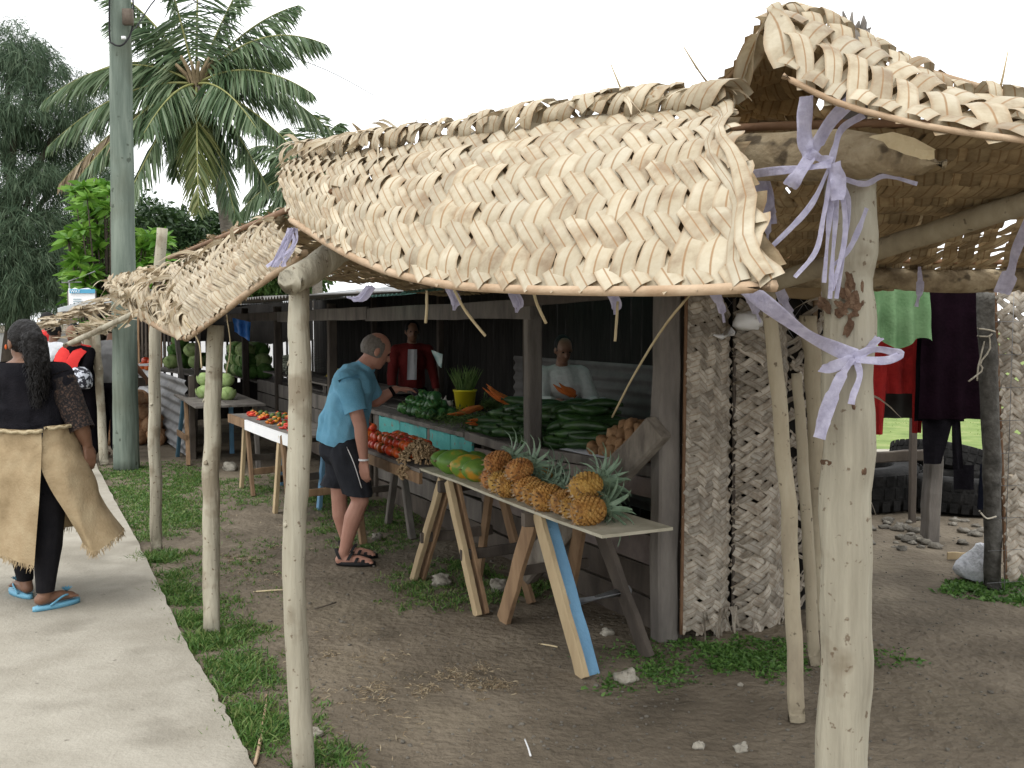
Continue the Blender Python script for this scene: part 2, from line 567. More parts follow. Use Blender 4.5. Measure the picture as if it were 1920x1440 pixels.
g.strip(tip, [V((0, 0, 1)).cross(ax).cross(ax).normalized()] * 5, [.02, .062, .085, .07, .02], .014, [sd] * 5)
part('cut_face', g, FRESH, t)

pole('canopy_rafter', 'smooth pale log resting on the pole at the awning left end', [at(543, 530, 3.42), at(590, 502, 3.55), at(650, 462, 3.7), at(760, 420, 4.1)], [.047, .050, .050, .048], BARK, None, 14, 12, .08, 20, cat='log')
pole('canopy_rafter', 'slanting greenish pole under the leaf roof at far right', [at(1400, 545, 4.2), at(1640, 470, 3.5), at(1960, 368, 2.9)], [.038, .037, .036], BARK2, None, 12, 13, .08, 20, cat='log')
pole('canopy_rafter', 'horizontal barked pole above the hanging laundry', [at(1350, 520, 4.3), at(1640, 522, 4.2), at(1780, 528, 4.15), at(1990, 518, 4.1)], [.042, .044, .048, .044], LOG, None, 12, 14, .12, 24, cat='log')
pole('ridge_post', 'splintered post stub poking above the woven ridge', [at(1600, 330, 2.62), at(1606, 130, 2.62), at(1604, 62, 2.62)], [.035, .035, .034], GREYW, None, 12, 15, .1, 10)
rp = bpy.data.objects['ridge_post']
for k in range(11):
    a0 = k * 2 * math.pi / 11
    p = at(1604, 70, 2.62) + V((math.cos(a0) * .026, math.sin(a0) * .026, 0))
    hgt = R.uniform(.02, .085) if math.cos(a0) < .5 else R.uniform(.0, .04)
    g = G(); g.tube([p - V((0, 0, .03)), p + V((math.cos(a0) * .004, 0, hgt * .6)), p + V((math.cos(a0) * R.uniform(-.01, .03), R.uniform(-.01, .01), hgt))], [.010, .008, .002], 5, .3, k)
    part('splinter', g, GREYW, rp)

# ================================================================== woven palm-leaf mats
def even(B, T, n=24):
    """resample both edges by the length of the first"""
    q = [catmull(B, i / 200) for i in range(201)]
    acc = [0]
    for i in range(200): acc.append(acc[-1] + (q[i + 1] - q[i]).length)
    ss, j = [], 0
    for i in range(n):
        w_ = acc[-1] * i / (n - 1)
        while j < 199 and acc[j + 1] < w_: j += 1
        ss.append((j + (w_ - acc[j]) / max(1e-9, acc[j + 1] - acc[j])) / 200)
    return [catmull(B, s) for s in ss], [catmull(T, s) for s in ss], acc[-1]

def edges_surface(B, T, bulge=.0, wave=.0, seed=0):
    def S(s, t):
        p, q = catmull(B, s), catmull(T, s)
        r = p.lerp(q, t)
        ds = catmull(B, min(1, s + .01)).lerp(catmull(T, min(1, s + .01)), t) - catmull(B, max(0, s - .01)).lerp(catmull(T, max(0, s - .01)), t)
        n = ds.cross(q - p).normalized()
        if (V((0, 0, CAM_H)) - r).dot(n) < 0: n = -n
        off = bulge * math.sin(math.pi * min(max(t, 0), 1)) + wave * noise.noise(V((s * 6 + seed, t * 2.4, seed)))
        return r + n * off, n
    return S

def woven(root, S, L, p, W, nrows, wid, m, thick=.006, seed=0, sub=4, name='leaflet', tmin=0.0, tmax=1.0, jit=.08, crown=.004, joined=None, skip=0.0, cov=None):
    """plain weave of leaflets slanting both ways; S(s,t) is the mat, L its length, p the spacing, W its width"""
    rr = random.Random(seed)
    pf = p / L
    kf = nrows * pf / 2
    nt_ = int(nrows * sub)
    made = []
    for dirn in (1, -1):
        lo = int(-kf / pf) - 1 if dirn == 1 else 0
        hi = int(1 / pf) + 1 if dirn == 1 else int((1 + kf) / pf) + 1
        for a in range(lo, hi + 1):
            if skip and rr.random() < skip: continue
            kw = rr.uniform(1 - jit * 1.5, 1 + jit)
            js, jw = rr.uniform(-jit, jit) * pf, (wid or .05) * kw
            jt = rr.uniform(-.12, .12)
            lift = rr.uniform(0, .003)
            pts, sid, ws, nr, st_ = [], [], [], [], []
            t_end = tmax - rr.uniform(0, .03)
            t_beg = tmin
            for i in range(nt_ + 1):
                t = t_beg + (t_end - t_beg) * i / nt_
                s = (a * pf + js + t * kf) if dirn == 1 else (a * pf + js - t * kf)
                if s < -.004 or s > 1.004: continue
                P, n = S(min(max(s, 0), 1), t)
                r = t * nrows
                off = dirn * math.cos(math.pi * (r + .0)) 
                off = math.copysign(abs(off) ** .7, off) * thick * .75
                pts.append(P + n * (off + lift)); nr.append(n); st_.append((s, t))
                ws.append(jw * (1 - .35 * max(0, t - .75) / .25 * .6) * (1 + .04 * math.sin(r * 2 + a)))
            if len(pts) < 3: continue
            for i in range(len(pts)):
                d = (pts[min(i + 1, len(pts) - 1)] - pts[max(i - 1, 0)])
                e = nr[i].cross(d).normalized()
                if cov:
                    s, t = st_[i]
                    s = min(max(s, 0), 1 - pf)
                    ws[i] = cov * kw * abs((S(s + pf, t)[0] - S(s, t)[0]).dot(e)) * (1 + .05 * math.sin(i * 1.3 + a))
                e = (e + nr[i] * jt).normalized()
                sid.append(e)
            g = joined if joined is not None else G()
            g.strip(pts, sid, ws, crown, nr)
            if joined is None:
                made.append(part(name, g, m, root))
    return made

def braid(root, P, r, m, n, seed=0, name='plait_lobe', wid=.035):
    """plaited edge: overlapping folded leaf lobes along the path P"""
    rr = random.Random(seed)
    for i in range(n):
        s = (i + .5) / n
        c = catmull(P, s); d = (catmull(P, min(1, s + .02)) - catmull(P, max(0, s - .02))).normalized()
        x, y = frame(d)
        sgn = 1 if i % 2 else -1
        tilt = d * .55 + x * sgn * .2
        pts, sid, ws, nr = [], [], [], []
        a0 = rr.uniform(-.8, .8); wj = rr.uniform(.6, 1.35)
        rad_ = r * rr.uniform(.7, 1.5)
        for k in range(8):
            th = a0 + sgn * (-1.2 + 3.6 * k / 7)
            o = (x * math.sin(th) + y * math.cos(th))
            pts.append(c + o * rad_ + d * ((k / 7 - .5) * 2.1 * r) )
            nr.append(o)
            sid.append((d * .8 + (o.cross(d)) * .5 * sgn).normalized())
            ws.append(wid * wj * rr.uniform(.85, 1.2) * (1 - .6 * abs(k / 7 - .5)))
        g = G(); g.strip(pts, sid, ws, .004, nr)
        part(name, g, m, root)

def stray(root, p, d, ln, w0, m, seed=0, name='loose_leaf', curl=.6):
    rr = random.Random(seed)
    pts, sid, ws = [], [], []
    d = d.normalized()
    x, y = frame(d)
    for k in range(6):
        t = k / 5
        pts.append(p + d * ln * t + V((0, 0, -1)) * curl * ln * t * t + x * ln * .12 * math.sin(t * 3 + seed))
        sid.append((x * math.cos(t * curl * 2 + seed) + y * math.sin(t * curl * 2 + seed)).normalized())
        ws.append(w0 * (1 - t) ** .6 + .002)
    g = G(); g.strip(pts, sid, ws, .003, [y] * 6)
    return part(name, g, m, root)

# --- the big woven awning mat in the middle
B1 = [at(*p) for p in ((1452, 532, 1.72), (1272, 541, 1.90), (1107, 542, 2.08), (963, 539, 2.28), (841, 531, 2.50), (741, 510, 2.74), (666, 481, 2.96), (612, 452, 3.14), (574, 428, 3.32), (546, 410, 3.48))]
T1 = [at(*p) for p in ((1362, 196, 2.45), (1245, 200, 2.58), (1115, 212, 2.72), (985, 234, 2.88), (865, 252, 3.06), (765, 266, 3.26), (685, 278, 3.46), (625, 286, 3.62), (578, 293, 3.78), (543, 300, 3.95))]
t = thing('woven_leaf_mat', 'large pale woven palm leaf mat forming the awning over the middle stall', 'leaf mat', B1[3])
MAT1 = t
S1 = edges_surface(B1, T1, .05, .018, 1)
woven(t, S1, 26.5, 1.0, .7, 9.0, None, LEAF, .008, 1, 5, cov=.90)
S1b = lambda s, t: ((lambda r: (r[0] - r[1] * .045, r[1]))(S1(s, .10 + .97 * t)))
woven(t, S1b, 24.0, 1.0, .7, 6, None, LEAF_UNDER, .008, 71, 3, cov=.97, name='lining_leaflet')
for k, (s0_, w0_) in enumerate(((.004, .042), (.024, .036))):     # folded border leaves at the mat end
    pts = [S1(s0_ + .012 * math.sin(i * .9 + k), i / 14)[0] + S1(s0_, i / 14)[1] * (.016 - .008 * k) for i in range(15)]
    nr = [S1(s0_, i / 14)[1] for i in range(15)]
    sd_ = [nr[i].cross(pts[min(14, i + 1)] - pts[max(0, i - 1)]).normalized() for i in range(15)]
    g = G(); g.strip(pts, sd_, [w0_ * (.75 + .25 * math.sin(i * .5 + k)) for i in range(15)], .006, nr); part('border_leaflet', g, LEAF, t)
g = G(); q = smooth_path(B1, 40)
g.tube([p + V((0, 0, -.004)) for p in q], [.012] * 40, 6, .1, 1)
part('midrib', g, RIBM, t)
braid(t, [p + V((0, 0, .012)) for p in T1], .034, LEAF, 74, 5, wid=.058)
for i in range(60):
    s = R.random()
    stray(t, catmull(T1, s) + V((0, 0, .03)), V((R.uniform(-.8, .8), R.uniform(-.8, .4), R.uniform(-.1, .45))), R.uniform(.07, .2), R.uniform(.012, .03), LEAF, i)
for i in range(14):   # turned-down folds under the rib
    pass

# --- mat folded over the beam end, upper right
B2 = [at(*p) for p in ((1468, 142, 2.12), (1560, 188, 2.08), (1650, 216, 2.04), (1780, 244, 1.98), (1990, 272, 1.90))]
T2 = [at(*p) for p in ((1478, 18, 2.32), (1590, 62, 2.30), (1700, 120, 2.28), (1800, 178, 2.22), (1990, 205, 2.15))]
t = thing('woven_leaf_mat', 'woven palm leaf mat draped over the beam tip at upper right', 'leaf mat', B2[2])
S2 = edges_surface(B2, T2, .02, .012, 3)
woven(t, S2, .62, .078, .26, 2.8, None, LEAF, .014, 2, 6, cov=.78)
g = G(); q = smooth_path(B2, 24); g.tube(q, [.007] * 24, 6, .1, 3); part('midrib', g, RIBM, t)
braid(t, [at(1440, 40, 2.4), at(1500, 25, 2.36), at(1640, 85, 2.32), at(1780, 165, 2.26), at(1990, 205, 2.18)], .022, LEAF, 16, 8, wid=.045)
# folded peak leaves
for k, (pp, qq) in enumerate((((1470, 130, 2.2), (1440, 30, 2.3)), ((1395, 150, 2.55), (1440, 40, 2.35)), ((1380, 200, 2.6), (1425, 70, 2.4)))):
    a_, b_ = at(*pp), at(*qq)
    g = G(); d = b_ - a_; x, y = frame(d)
    P = [a_ + d * i / 6 + y * .02 * math.sin(i * .5) for i in range(7)]
    g.strip(P, [(x * math.cos(i * .25 + k) + y * math.sin(i * .25 + k)) for i in range(7)], [.03 + .045 * math.sin(.4 + i * .4) for i in range(7)], .01, [y] * 7)
    part('folded_leaf', g, LEAF, t)

# --- roof mat rising to the peak, seen from below
BX = [at(*p) for p in ((1325, 180, 2.80), (1395, 112, 2.62), (1440, 42, 2.46), (1520, 44, 2.42), (1700, 122, 2.38), (1990, 205, 2.25))]
TX = [at(*p) for p in ((1325, 250, 3.4), (1400, 248, 3.3), (1450, 246, 3.2), (1600, 250, 3.1), (1800, 258, 3.0), (1990, 262, 2.9))]
t = thing('roof_mat', 'woven mat rising to the roof peak, dark underside facing the viewer', 'leaf mat', TX[2])
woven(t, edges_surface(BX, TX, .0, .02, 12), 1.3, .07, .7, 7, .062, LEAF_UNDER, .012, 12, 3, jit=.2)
g = G(); q = smooth_path(BX, 24); g.tube(q, [.008] * 24, 6, .2, 3); part('midrib', g, RIBM, t)

# bark wounds and flakes on the thick foreground pole
BROWNB = mat('raw_bark_patch', [(.06, .035, .022), (.11, .065, .04), (.19, .125, .08)], 20, 6, .95, .8, 60)
p0post = bpy.data.objects['canopy_post']
def flake(px, py, w_, h_, m, lift=.0, seed=0, tilt=0.0):
    c = at(px, py, 2.36)
    g = G(); n = 14; v, f = [], []
    for ring in (1.0, .55):
        for k in range(n):
            a_ = 2 * math.pi * k / n
            r_ = (1 + .45 * noise.noise(V((math.cos(a_) * 2 + seed, math.sin(a_) * 2, seed)))) * ring
            dx, dz_ = w_ * r_ * math.cos(a_), h_ * r_ * math.sin(a_)
            dx, dz_ = dx * math.cos(tilt) - dz_ * math.sin(tilt), dx * math.sin(tilt) + dz_ * math.cos(tilt)
            x_ = c.x + dx; ax_ = at(1590 if py > 600 else 1594, py, 2.42).x
            q_ = max(0, .0635 ** 2 - (x_ - ax_) ** 2)
            v.append(V((x_, 2.425 - math.sqrt(q_) - (.002 if ring == 1 else .002 + lift), c.z + dz_)))
    for k in range(n): f.append((k, (k + 1) % n, n + (k + 1) % n, n + k))
    f.append(tuple(range(n, 2 * n)))
    g.add(v, f); part('bark_patch', g, m, p0post)
for k in range(26):
    flake(1590 + R.gauss(0, 12), 572 + R.gauss(0, 26), R.uniform(.003, .012), R.uniform(.006, .024), BROWNB, R.uniform(.0, .0012), 30 + k, R.uniform(-.7, .7))
for k, (px, py, w_, h_) in enumerate(((1560, 872, .009, .007), (1574, 1032, .010, .016), (1568, 1076, .011, .018), (1580, 1000, .004, .012), (1604, 1060, .004, .022), (1562, 1110, .008, .012), (1620, 880, .008, .014), (1570, 1275, .012, .006), (1612, 1300, .008, .010), (1600, 760, .004, .016))):
    flake(px, py, w_, h_, BROWNB, .001, 10 + k, .2)

# --- narrower mat over the next bay of the canopy (left)
B3 = [at(*p) for p in ((572, 474, 3.58), (520, 510, 3.86), (470, 545, 4.15), (415, 588, 4.5), (352, 634, 4.95))]
T3 = [at(*p) for p in ((542, 402, 3.95), (480, 432, 4.5), (410, 470, 5.1), (340, 498, 5.7), (290, 512, 6.1))]
t = thing('woven_leaf_mat', 'frayed woven palm leaf mat sagging over the second and third poles', 'leaf mat', B3[2])
MAT3 = t
S3 = edges_surface(B3, T3, .06, .03, 6)
woven(t, S3, 1.62, .070, .62, 8.0, None, LEAF, .010, 3, 4, jit=.14, cov=.92)
g = G(); q = smooth_path(B3, 26); g.tube(q, [.014] * 26, 6, .12, 3); part('midrib', g, RIBM, t)
braid(t, T3, .03, LEAF, 26, 18, wid=.045)
for i in range(30):
    s = R.random()
    stray(t, S3(s, R.uniform(.55, 1.0))[0] + V((0, 0, .03)), V((R.uniform(-.9, .5), R.uniform(-.9, .2), R.uniform(-.5, .5))), R.uniform(.08, .24), R.uniform(.01, .03), LEAF, 40 + i)

# --- ragged end of the leaf roof, seen end-on
B4 = [at(*p) for p in ((350, 634, 4.95), (310, 615, 5.4), (265, 592, 5.9), (225, 560, 6.4))]
T4 = [at(*p) for p in ((385, 560, 5.2), (345, 520, 5.6), (300, 505, 6.0), (235, 522, 6.5))]
t = thing('woven_leaf_mat', 'bleached ragged leaf mat end curling beside the utility pole', 'leaf mat', B4[1])
S4 = edges_surface(B4, T4, .10, .06, 9)
woven(t, S4, 1.9, .075, .4, 5.0, .066, LEAF, .016, 4, 4, jit=.4)
g = G(); q = smooth_path([B4[0], B4[1] + V((0, 0, -.01)), B4[2], B4[3]], 16); g.tube(q, [.02] * 16, 6, .2, 5); part('midrib', g, RIBM, t)
for i in range(70):
    s, u = R.random(), R.random()
    P, n = S4(s, u)
    stray(t, P + n * .03, V((R.uniform(-1, .6), R.uniform(-1, .2), R.uniform(-.4, .6))), R.uniform(.04, .11), R.uniform(.02, .05), LEAF, 200 + i, curl=.9)
# ================================================================== leaf roof seen from below
def roof_mat(label, B, T, p, nrows, wid, seed, m=LEAF_UNDER, rows=None):
    t = thing('roof_mat', label, 'leaf mat', B[len(B) // 2], 'woven mats laid as canopy roof')
    L = sum((B[i + 1] - B[i]).length for i in range(len(B) - 1))
    woven(t, edges_surface(B, T, .0, .02, seed), L, p, .6, nrows, wid, m, .012, seed, 3, jit=.22)
    g = G(); q = smooth_path(B, 20); g.tube([x - V((0, 0, .012)) for x in q], [.012] * 20, 6, .1, seed)
    part('midrib', g, RIBD, t)
    return t
ra = [[V(p) for p in r] for r in (
    [(-.35, 3.30, 2.17), (.72, 2.62, 2.15), (1.7, 2.42, 2.10), (3.3, 2.25, 2.07)],
    [(.0, 4.0, 2.03), (.95, 3.42, 2.02), (1.75, 3.2, 1.99), (3.3, 3.05, 1.96)],
    [(.2, 4.75, 1.91), (1.05, 4.35, 1.90), (1.85, 4.22, 1.87), (3.3, 4.12, 1.86)],
    [(.55, 5.4, 1.84), (1.3, 5.45, 1.83), (2.0, 5.5, 1.80), (3.3, 5.6, 1.80)])]
dz = V((0, 0, .02))
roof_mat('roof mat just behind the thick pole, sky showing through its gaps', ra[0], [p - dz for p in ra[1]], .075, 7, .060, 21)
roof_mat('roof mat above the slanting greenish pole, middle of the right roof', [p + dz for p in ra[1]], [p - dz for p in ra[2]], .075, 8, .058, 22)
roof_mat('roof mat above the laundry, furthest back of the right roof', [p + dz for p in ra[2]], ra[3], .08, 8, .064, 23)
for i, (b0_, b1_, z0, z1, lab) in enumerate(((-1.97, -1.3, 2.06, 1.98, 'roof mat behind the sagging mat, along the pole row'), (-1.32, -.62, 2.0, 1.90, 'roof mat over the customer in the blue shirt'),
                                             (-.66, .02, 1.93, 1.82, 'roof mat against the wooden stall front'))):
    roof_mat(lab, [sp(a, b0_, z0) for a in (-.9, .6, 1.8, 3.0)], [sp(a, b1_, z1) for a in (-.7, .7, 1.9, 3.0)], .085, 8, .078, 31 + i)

# ================================================================== timber stall
stall = thing('market_stall', 'long weathered timber stall with counter under the leaf canopy', 'market stall', sp(3, 0))
def sbar(name, a, b, wd, h, m, up=V((0, 0, 1)), parent=None, **k):
    g = G()
    n = 8
    a, b = V(a), V(b)
    x, y = frame(b - a, up)
    rr = random.Random(int(abs(a.x * 977 + a.y * 131 + b.z * 57) * 100))
    v, f = [], []
    for i in range(n + 1):
        p = a.lerp(b, i / n) + x * rr.uniform(-.04, .04) * wd + y * rr.uniform(-.04, .04) * h
        e, q = x * wd / 2 * rr.uniform(.94, 1.04), y * h / 2 * rr.uniform(.94, 1.04)
        c = .8
        v += [p - e - q * c, p - e * c - q, p + e * c - q, p + e - q * c, p + e + q * c, p + e * c + q, p - e * c + q, p - e + q * c]
        if i:
            for j in range(8):
                f.append((8 * (i - 1) + j, 8 * (i - 1) + (j + 1) % 8, 8 * i + (j + 1) % 8, 8 * i + j))
    f += [tuple(range(7, -1, -1)), tuple(range(8 * n, 8 * n + 8))]
    g.add(v, f)
    return part(name, g, m, parent or stall, smooth=False, **k)
# front posts
sbar('post', sp(0, 0, -.05), sp(0, 0, 1.86), .125, .09, GREYW, DV)
sbar('post', sp(.02, .085, -.05), sp(.02, .085, 1.84), .05, .07, DARKW, DV)
sbar('post', sp(1.44, 0, -.05), sp(1.44, 0, 1.80), .10, .07, GREYW, DV)
for a in (6.0, 8.4, 10.4):
    sbar('post', sp(a, .03, -.05), sp(a, .03, 1.80), .09, .07, DARKW, DV)
for a in (2.0, 4.4, 6.6, 9.0):
    sbar('post', sp(a, 1.5, -.05), sp(a, 1.5, 2.05), .07, .07, DARKW, DV)
# header boards
sbar('header_board', sp(1.35, -.05, 1.70), sp(4.6, -.05, 1.68), .03, .12, GREYW)
sbar('header_board', sp(4.55, -.055, 1.69), sp(8.0, -.055, 1.67), .03, .12, GREYW)
sbar('header_board', sp(7.95, -.05, 1.68), sp(11.5, -.05, 1.66), .03, .11, DARKW)
sbar('header_board', sp(-.1, -.052, 1.80), sp(1.55, -.056, 1.75), .03, .08, DARKW)
sbar('header_board', sp(.0, .09, 1.80), sp(.04, 1.2, 1.79), .03, .10, PALEW)
# corrugated roof
TIN = mat('corrugated_iron', [(.16, .165, .17), (.24, .245, .25), (.31, .31, .31)], 4, 7, .6, .2, 30, (1, 1, 1), .12, .4, specks=((.16, .09, .05), 9, .66, .6))
TIN_D = mat('shade_dark_tin', [(.10, .095, .09), (.16, .15, .14)], 4, 7, .7, .2, 30, var=.15)  # darker copy of the iron, interior shade put into its colour
GREENT = mat('green_sheet', [(.10, .22, .19), (.16, .30, .26)], 4, 5, .5, .1, var=.05, transl=.3)
def corr(P, U, W, waves, amp, N, rows=3, sag=0.0):
    g = G(); n = waves * 6
    v, f = [], []
    for j in range(rows + 1):
        for i in range(n + 1):
            s = i / n
            v.append(P + U * s + W * (j / rows) + N * (amp * math.sin(2 * math.pi * waves * s) - sag * math.sin(math.pi * j / rows)))
    for j in range(rows):
        for i in range(n):
            o = j * (n + 1) + i
            f.append((o, o + 1, o + n + 2, o + n + 1))
    g.add(v, f)
    return g
for i in range(15):
    a = -.1 + i * .8
    z0 = 1.83 + .012 * (i % 2)
    part('roof_sheet', corr(sp(a, -.28 + .03 * (i % 3), z0), DV * .86, NV * 2.1 + V((0, 0, .26)), 9, .012, V((0, 0, 1))), GREENT if i in (3, 4) else TIN, stall)
for i in range(10):  # overhang added to cut the daylight falling into the stall
    a = 3.05 + i * .82
    part('added_shade_sheet', corr(sp(a, -1.15, 1.80 + .01 * (i % 2)), DV * .88, NV * .92 + V((0, 0, .05)), 9, .012, V((0, 0, 1))), TIN_D, stall)
# back wall boards, a few gaps let daylight in
for i in range(80):
    a = .52 + i * .155
    h1 = 2.05 + R.uniform(-.03, .03)
    if a > 12.5: continue
    ww = .150 if R.random() > .06 else .140
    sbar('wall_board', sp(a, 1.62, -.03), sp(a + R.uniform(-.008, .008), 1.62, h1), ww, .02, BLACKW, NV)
for i in range(3):
    part('wall_sheet', corr(sp(1.3 + i * 1.15, 1.585, .1), V((0, 0, 1.17)), DV * 1.25, 12, .012, NV), TIN_D, stall)
sbar('brace', sp(2.0, 1.45, 1.02), sp(1.35, 1.5, 1.35), .07, .03, GREYW)
# side wall behind the standing mats, raised full height to keep light out
for i in range(10):
    b = .12 + i * .13
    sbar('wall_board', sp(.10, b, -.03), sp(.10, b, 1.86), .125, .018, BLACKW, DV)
# far end: open slats in front of the bright yard
for i in range(27):
    b = -1.25 + i * .11
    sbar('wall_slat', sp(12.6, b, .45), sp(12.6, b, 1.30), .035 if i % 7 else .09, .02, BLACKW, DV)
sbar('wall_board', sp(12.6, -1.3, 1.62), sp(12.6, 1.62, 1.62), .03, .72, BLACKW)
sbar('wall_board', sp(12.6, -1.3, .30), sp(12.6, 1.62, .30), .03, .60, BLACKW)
# counter: top boards and front boards
TURQ = mat('turquoise_paint', [(.055, .26, .25), (.085, .36, .34), (.12, .42, .39)], 6, 7, .7, .3, 30, var=.06, specks=((.22, .19, .16), 17, .64, .9), second=((.16, .15, .13), 5, .62, .1, .8))
PINKW = mat('faded_pink_board', [(.14, .115, .105), (.20, .165, .15), (.25, .21, .19)], 5, 7, .9, .3, 26, var=.08)
for k, b in enumerate((.03, .22, .41, .60)):
    g = G(); g.plank([sp(a, b, .805 + (.05 if a < 1.3 else 0) * (1.4 - max(a, 0)) + .004 * (k % 2)) for a in (-.02, .7, 1.4, 2.4, 3.6, 4.8, 6.0, 7.2, 9.6)], NV * .185, .022, .02, k)
    part('counter_board', g, GREYW, stall, False)
sbar('counter_rail', sp(-.03, -.01, .86), sp(1.42, -.01, .80), .03, .055, GREYW)
sbar('counter_rail', sp(1.40, -.012, .775), sp(2.45, -.012, .79), .03, .06, GREYW)
sbar('counter_rail', sp(2.45, -.02, .795), sp(4.7, -.02, .795), .03, .035, GREYW)
sbar('front_board', sp(.0, .01, .77), sp(1.42, .01, .71), .02, .10, PINKW)
sbar('front_board', sp(1.42, .012, .64), sp(2.34, .012, .645), .02, .15, PINKW)
x0 = 2.36
for wd in (.40, .42, .06, .62, .55, .12):
    sbar('front_board', sp(x0, .0, .645), sp(x0 + wd - .012, .0, .648), .02, .255, TURQ if wd > .2 else GREYW)
    x0 += wd
for z, a0_, a1_, m in ((.42, .1, 2.3, PINKW), (.25, .15, 2.2, DARKW), (.08, .1, 2.2, DARKW), (.42, 2.3, 4.6, GREYW), (.25, 2.3, 4.6, GREYW), (.08, 2.3, 4.7, DARKW)):
    sbar('front_board', sp(a0_, .05, z), sp(a1_, .05, z + R.uniform(-.02, .02)), .02, .155, m)
for z, m in ((.74, GREYW), (.57, GREYW), (.40, GREYW), (.22, DARKW)):
    sbar('front_board', sp(4.75, .03, z), sp(9.6, .03, z), .02, .155, m)
# higher shelf at the back for greens
for k, b in enumerate((.1, .3, .5)):
    g = G(); g.plank([sp(a, b, .76) for a in (9.7, 11, 12.6)], NV * .19, .02, .02, k + 19)
    part('shelf_board', g, GREYW, stall, False)
    g = G(); g.plank([sp(a, b, .93) for a in (5.0, 6, 7, 8, 9.6)], NV * .19, .02, .02, k + 9)
    part('shelf_board', g, GREYW, stall, False)
for a in (5.05, 6.6, 8.0):
    sbar('shelf_leg', sp(a, .12, .80), sp(a, .12, .915), .04, .04, GREYW)
sbar('counter_leg', sp(2.3, .08, 0), sp(2.3, .08, .80), .06, .05, DARKW, DV)
sbar('counter_leg', sp(4.6, .04, 0), sp(4.6, .04, .80), .06, .05, DARKW, DV)

# heavy weathered timber leaning against the corner post
OLDT = mat('split_old_timber', [(.07, .06, .05), (.19, .165, .135), (.30, .27, .22)], 9, 8, .9, 1.0, 16, (1, 1, .3), .1)
t = thing('leaning_timber', 'thick split grey timber leaning against the corner post above pineapples', 'timber', at(1095, 945, 4.95))
sbar('beam', at(985, 1075, 5.35), at(1234, 800, 4.82), .10, .14, OLDT, parent=t)

# ------------------------------------------------------------------ standing woven mats on the side wall
def rail(b0_, b1_, off, zt, zb, n=6, belly=0.0):
    return [sp(off + belly * math.sin(math.pi * i / (n - 1)), b0_ + (b1_ - b0_) * i / (n - 1), zt + (zb - zt) * i / (n - 1)) for i in range(n)]
t = thing('standing_mat', 'greyed woven mat with a brown rib standing next to the corner post', 'leaf mat', sp(-.05, .07))
Bm, Tm = rail(.075, .065, -.06, 1.80, .06), rail(.37, .40, -.02, 1.70, .00)
woven(t, edges_surface(Bm, Tm, .03, .02, 2), 1.75, .060, .31, 6, None, LEAF_OLD, .006, 41, 5, jit=.14, crown=.004, cov=1.02)
g = G(); g.tube(smooth_path(rail(.07, .06, -.065, 1.86, .04), 16), [.009] * 16, 6); part('midrib', g, RIBD, t)
t = thing('standing_mat', 'rolled woven mat bulging forward below the white bag', 'leaf mat', sp(-.05, .5))
Bm, Tm = rail(.40, .42, -.03, 1.72, -.02), rail(.80, .80, .03, 1.72, .02)
woven(t, edges_surface(Bm, Tm, .10, .02, 4), 1.7, .070, .45, 8, None, LEAF_OLD, .006, 42, 5, jit=.12, crown=.004, cov=1.02)
g = G(); g.tube(smooth_path(rail(.40, .42, -.03, 1.74, -.0), 16), [.010] * 16, 6, .3, 3); part('midrib', g, DARKW, t)
for i in range(22):
    stray(t, sp(-.04, .40 + R.uniform(-.01, .02), R.uniform(.1, 1.6)), V((R.uniform(-.3, .5), -.7, R.uniform(.2, .7))), R.uniform(.05, .09), .03, LEAF_OLD, 500 + i, curl=.2)
for i in range(16):
    stray(t, sp(-.06, R.uniform(.1, .75), .14), V((R.uniform(-.4, .4), -.4, -1)), R.uniform(.08, .2), .025, LEAF_OLD, 540 + i, curl=.2)
t = thing('standing_mat', 'tattered dark leaf mat between the leaning poles', 'leaf mat', sp(-.02, .95))
Bm, Tm = rail(.80, .84, .02, 1.72, .06), rail(1.18, 1.2, .05, 1.75, .06)
woven(t, edges_surface(Bm, Tm, .02, .05, 5), 1.7, .07, .4, 7, .034, LEAF_OLD, .014, 43, 3, jit=.5, skip=.25)
g = G(); g.tube(smooth_path(rail(.98, 1.0, -.0, 1.74, .03), 16), [.014] * 16, 6, .3, 3); part('midrib', g, RIBM, t)
for i in range(40):
    stray(t, sp(-.04, R.uniform(.82, 1.2), R.uniform(.3, 1.75)), V((R.uniform(-.5, .5), -.4, R.uniform(-1, .3))), R.uniform(.12, .4), .022, LEAF_OLD, 560 + i, curl=.5)
t = thing('standing_mat', 'pale woven mat behind thin wire mesh at the right picture edge', 'leaf mat', at(1880, 1085, 5.8))
Bm = [at(1866, 540, 5.75), at(1872, 720, 5.75), at(1880, 900, 5.75), at(1886, 1085, 5.75)]
Tm = [p + V((.42, .12, 0)) for p in Bm]
woven(t, edges_surface(Bm, Tm, .02, .02, 6), 1.72, .075, .42, 8, None, LEAF_OLD, .011, 44, 4, jit=.25, crown=.007, cov=1.0)
g = G(); g.tube(smooth_path(Bm, 16), [.011] * 16, 6, .2, 1); part('midrib', g, RIBD, t)

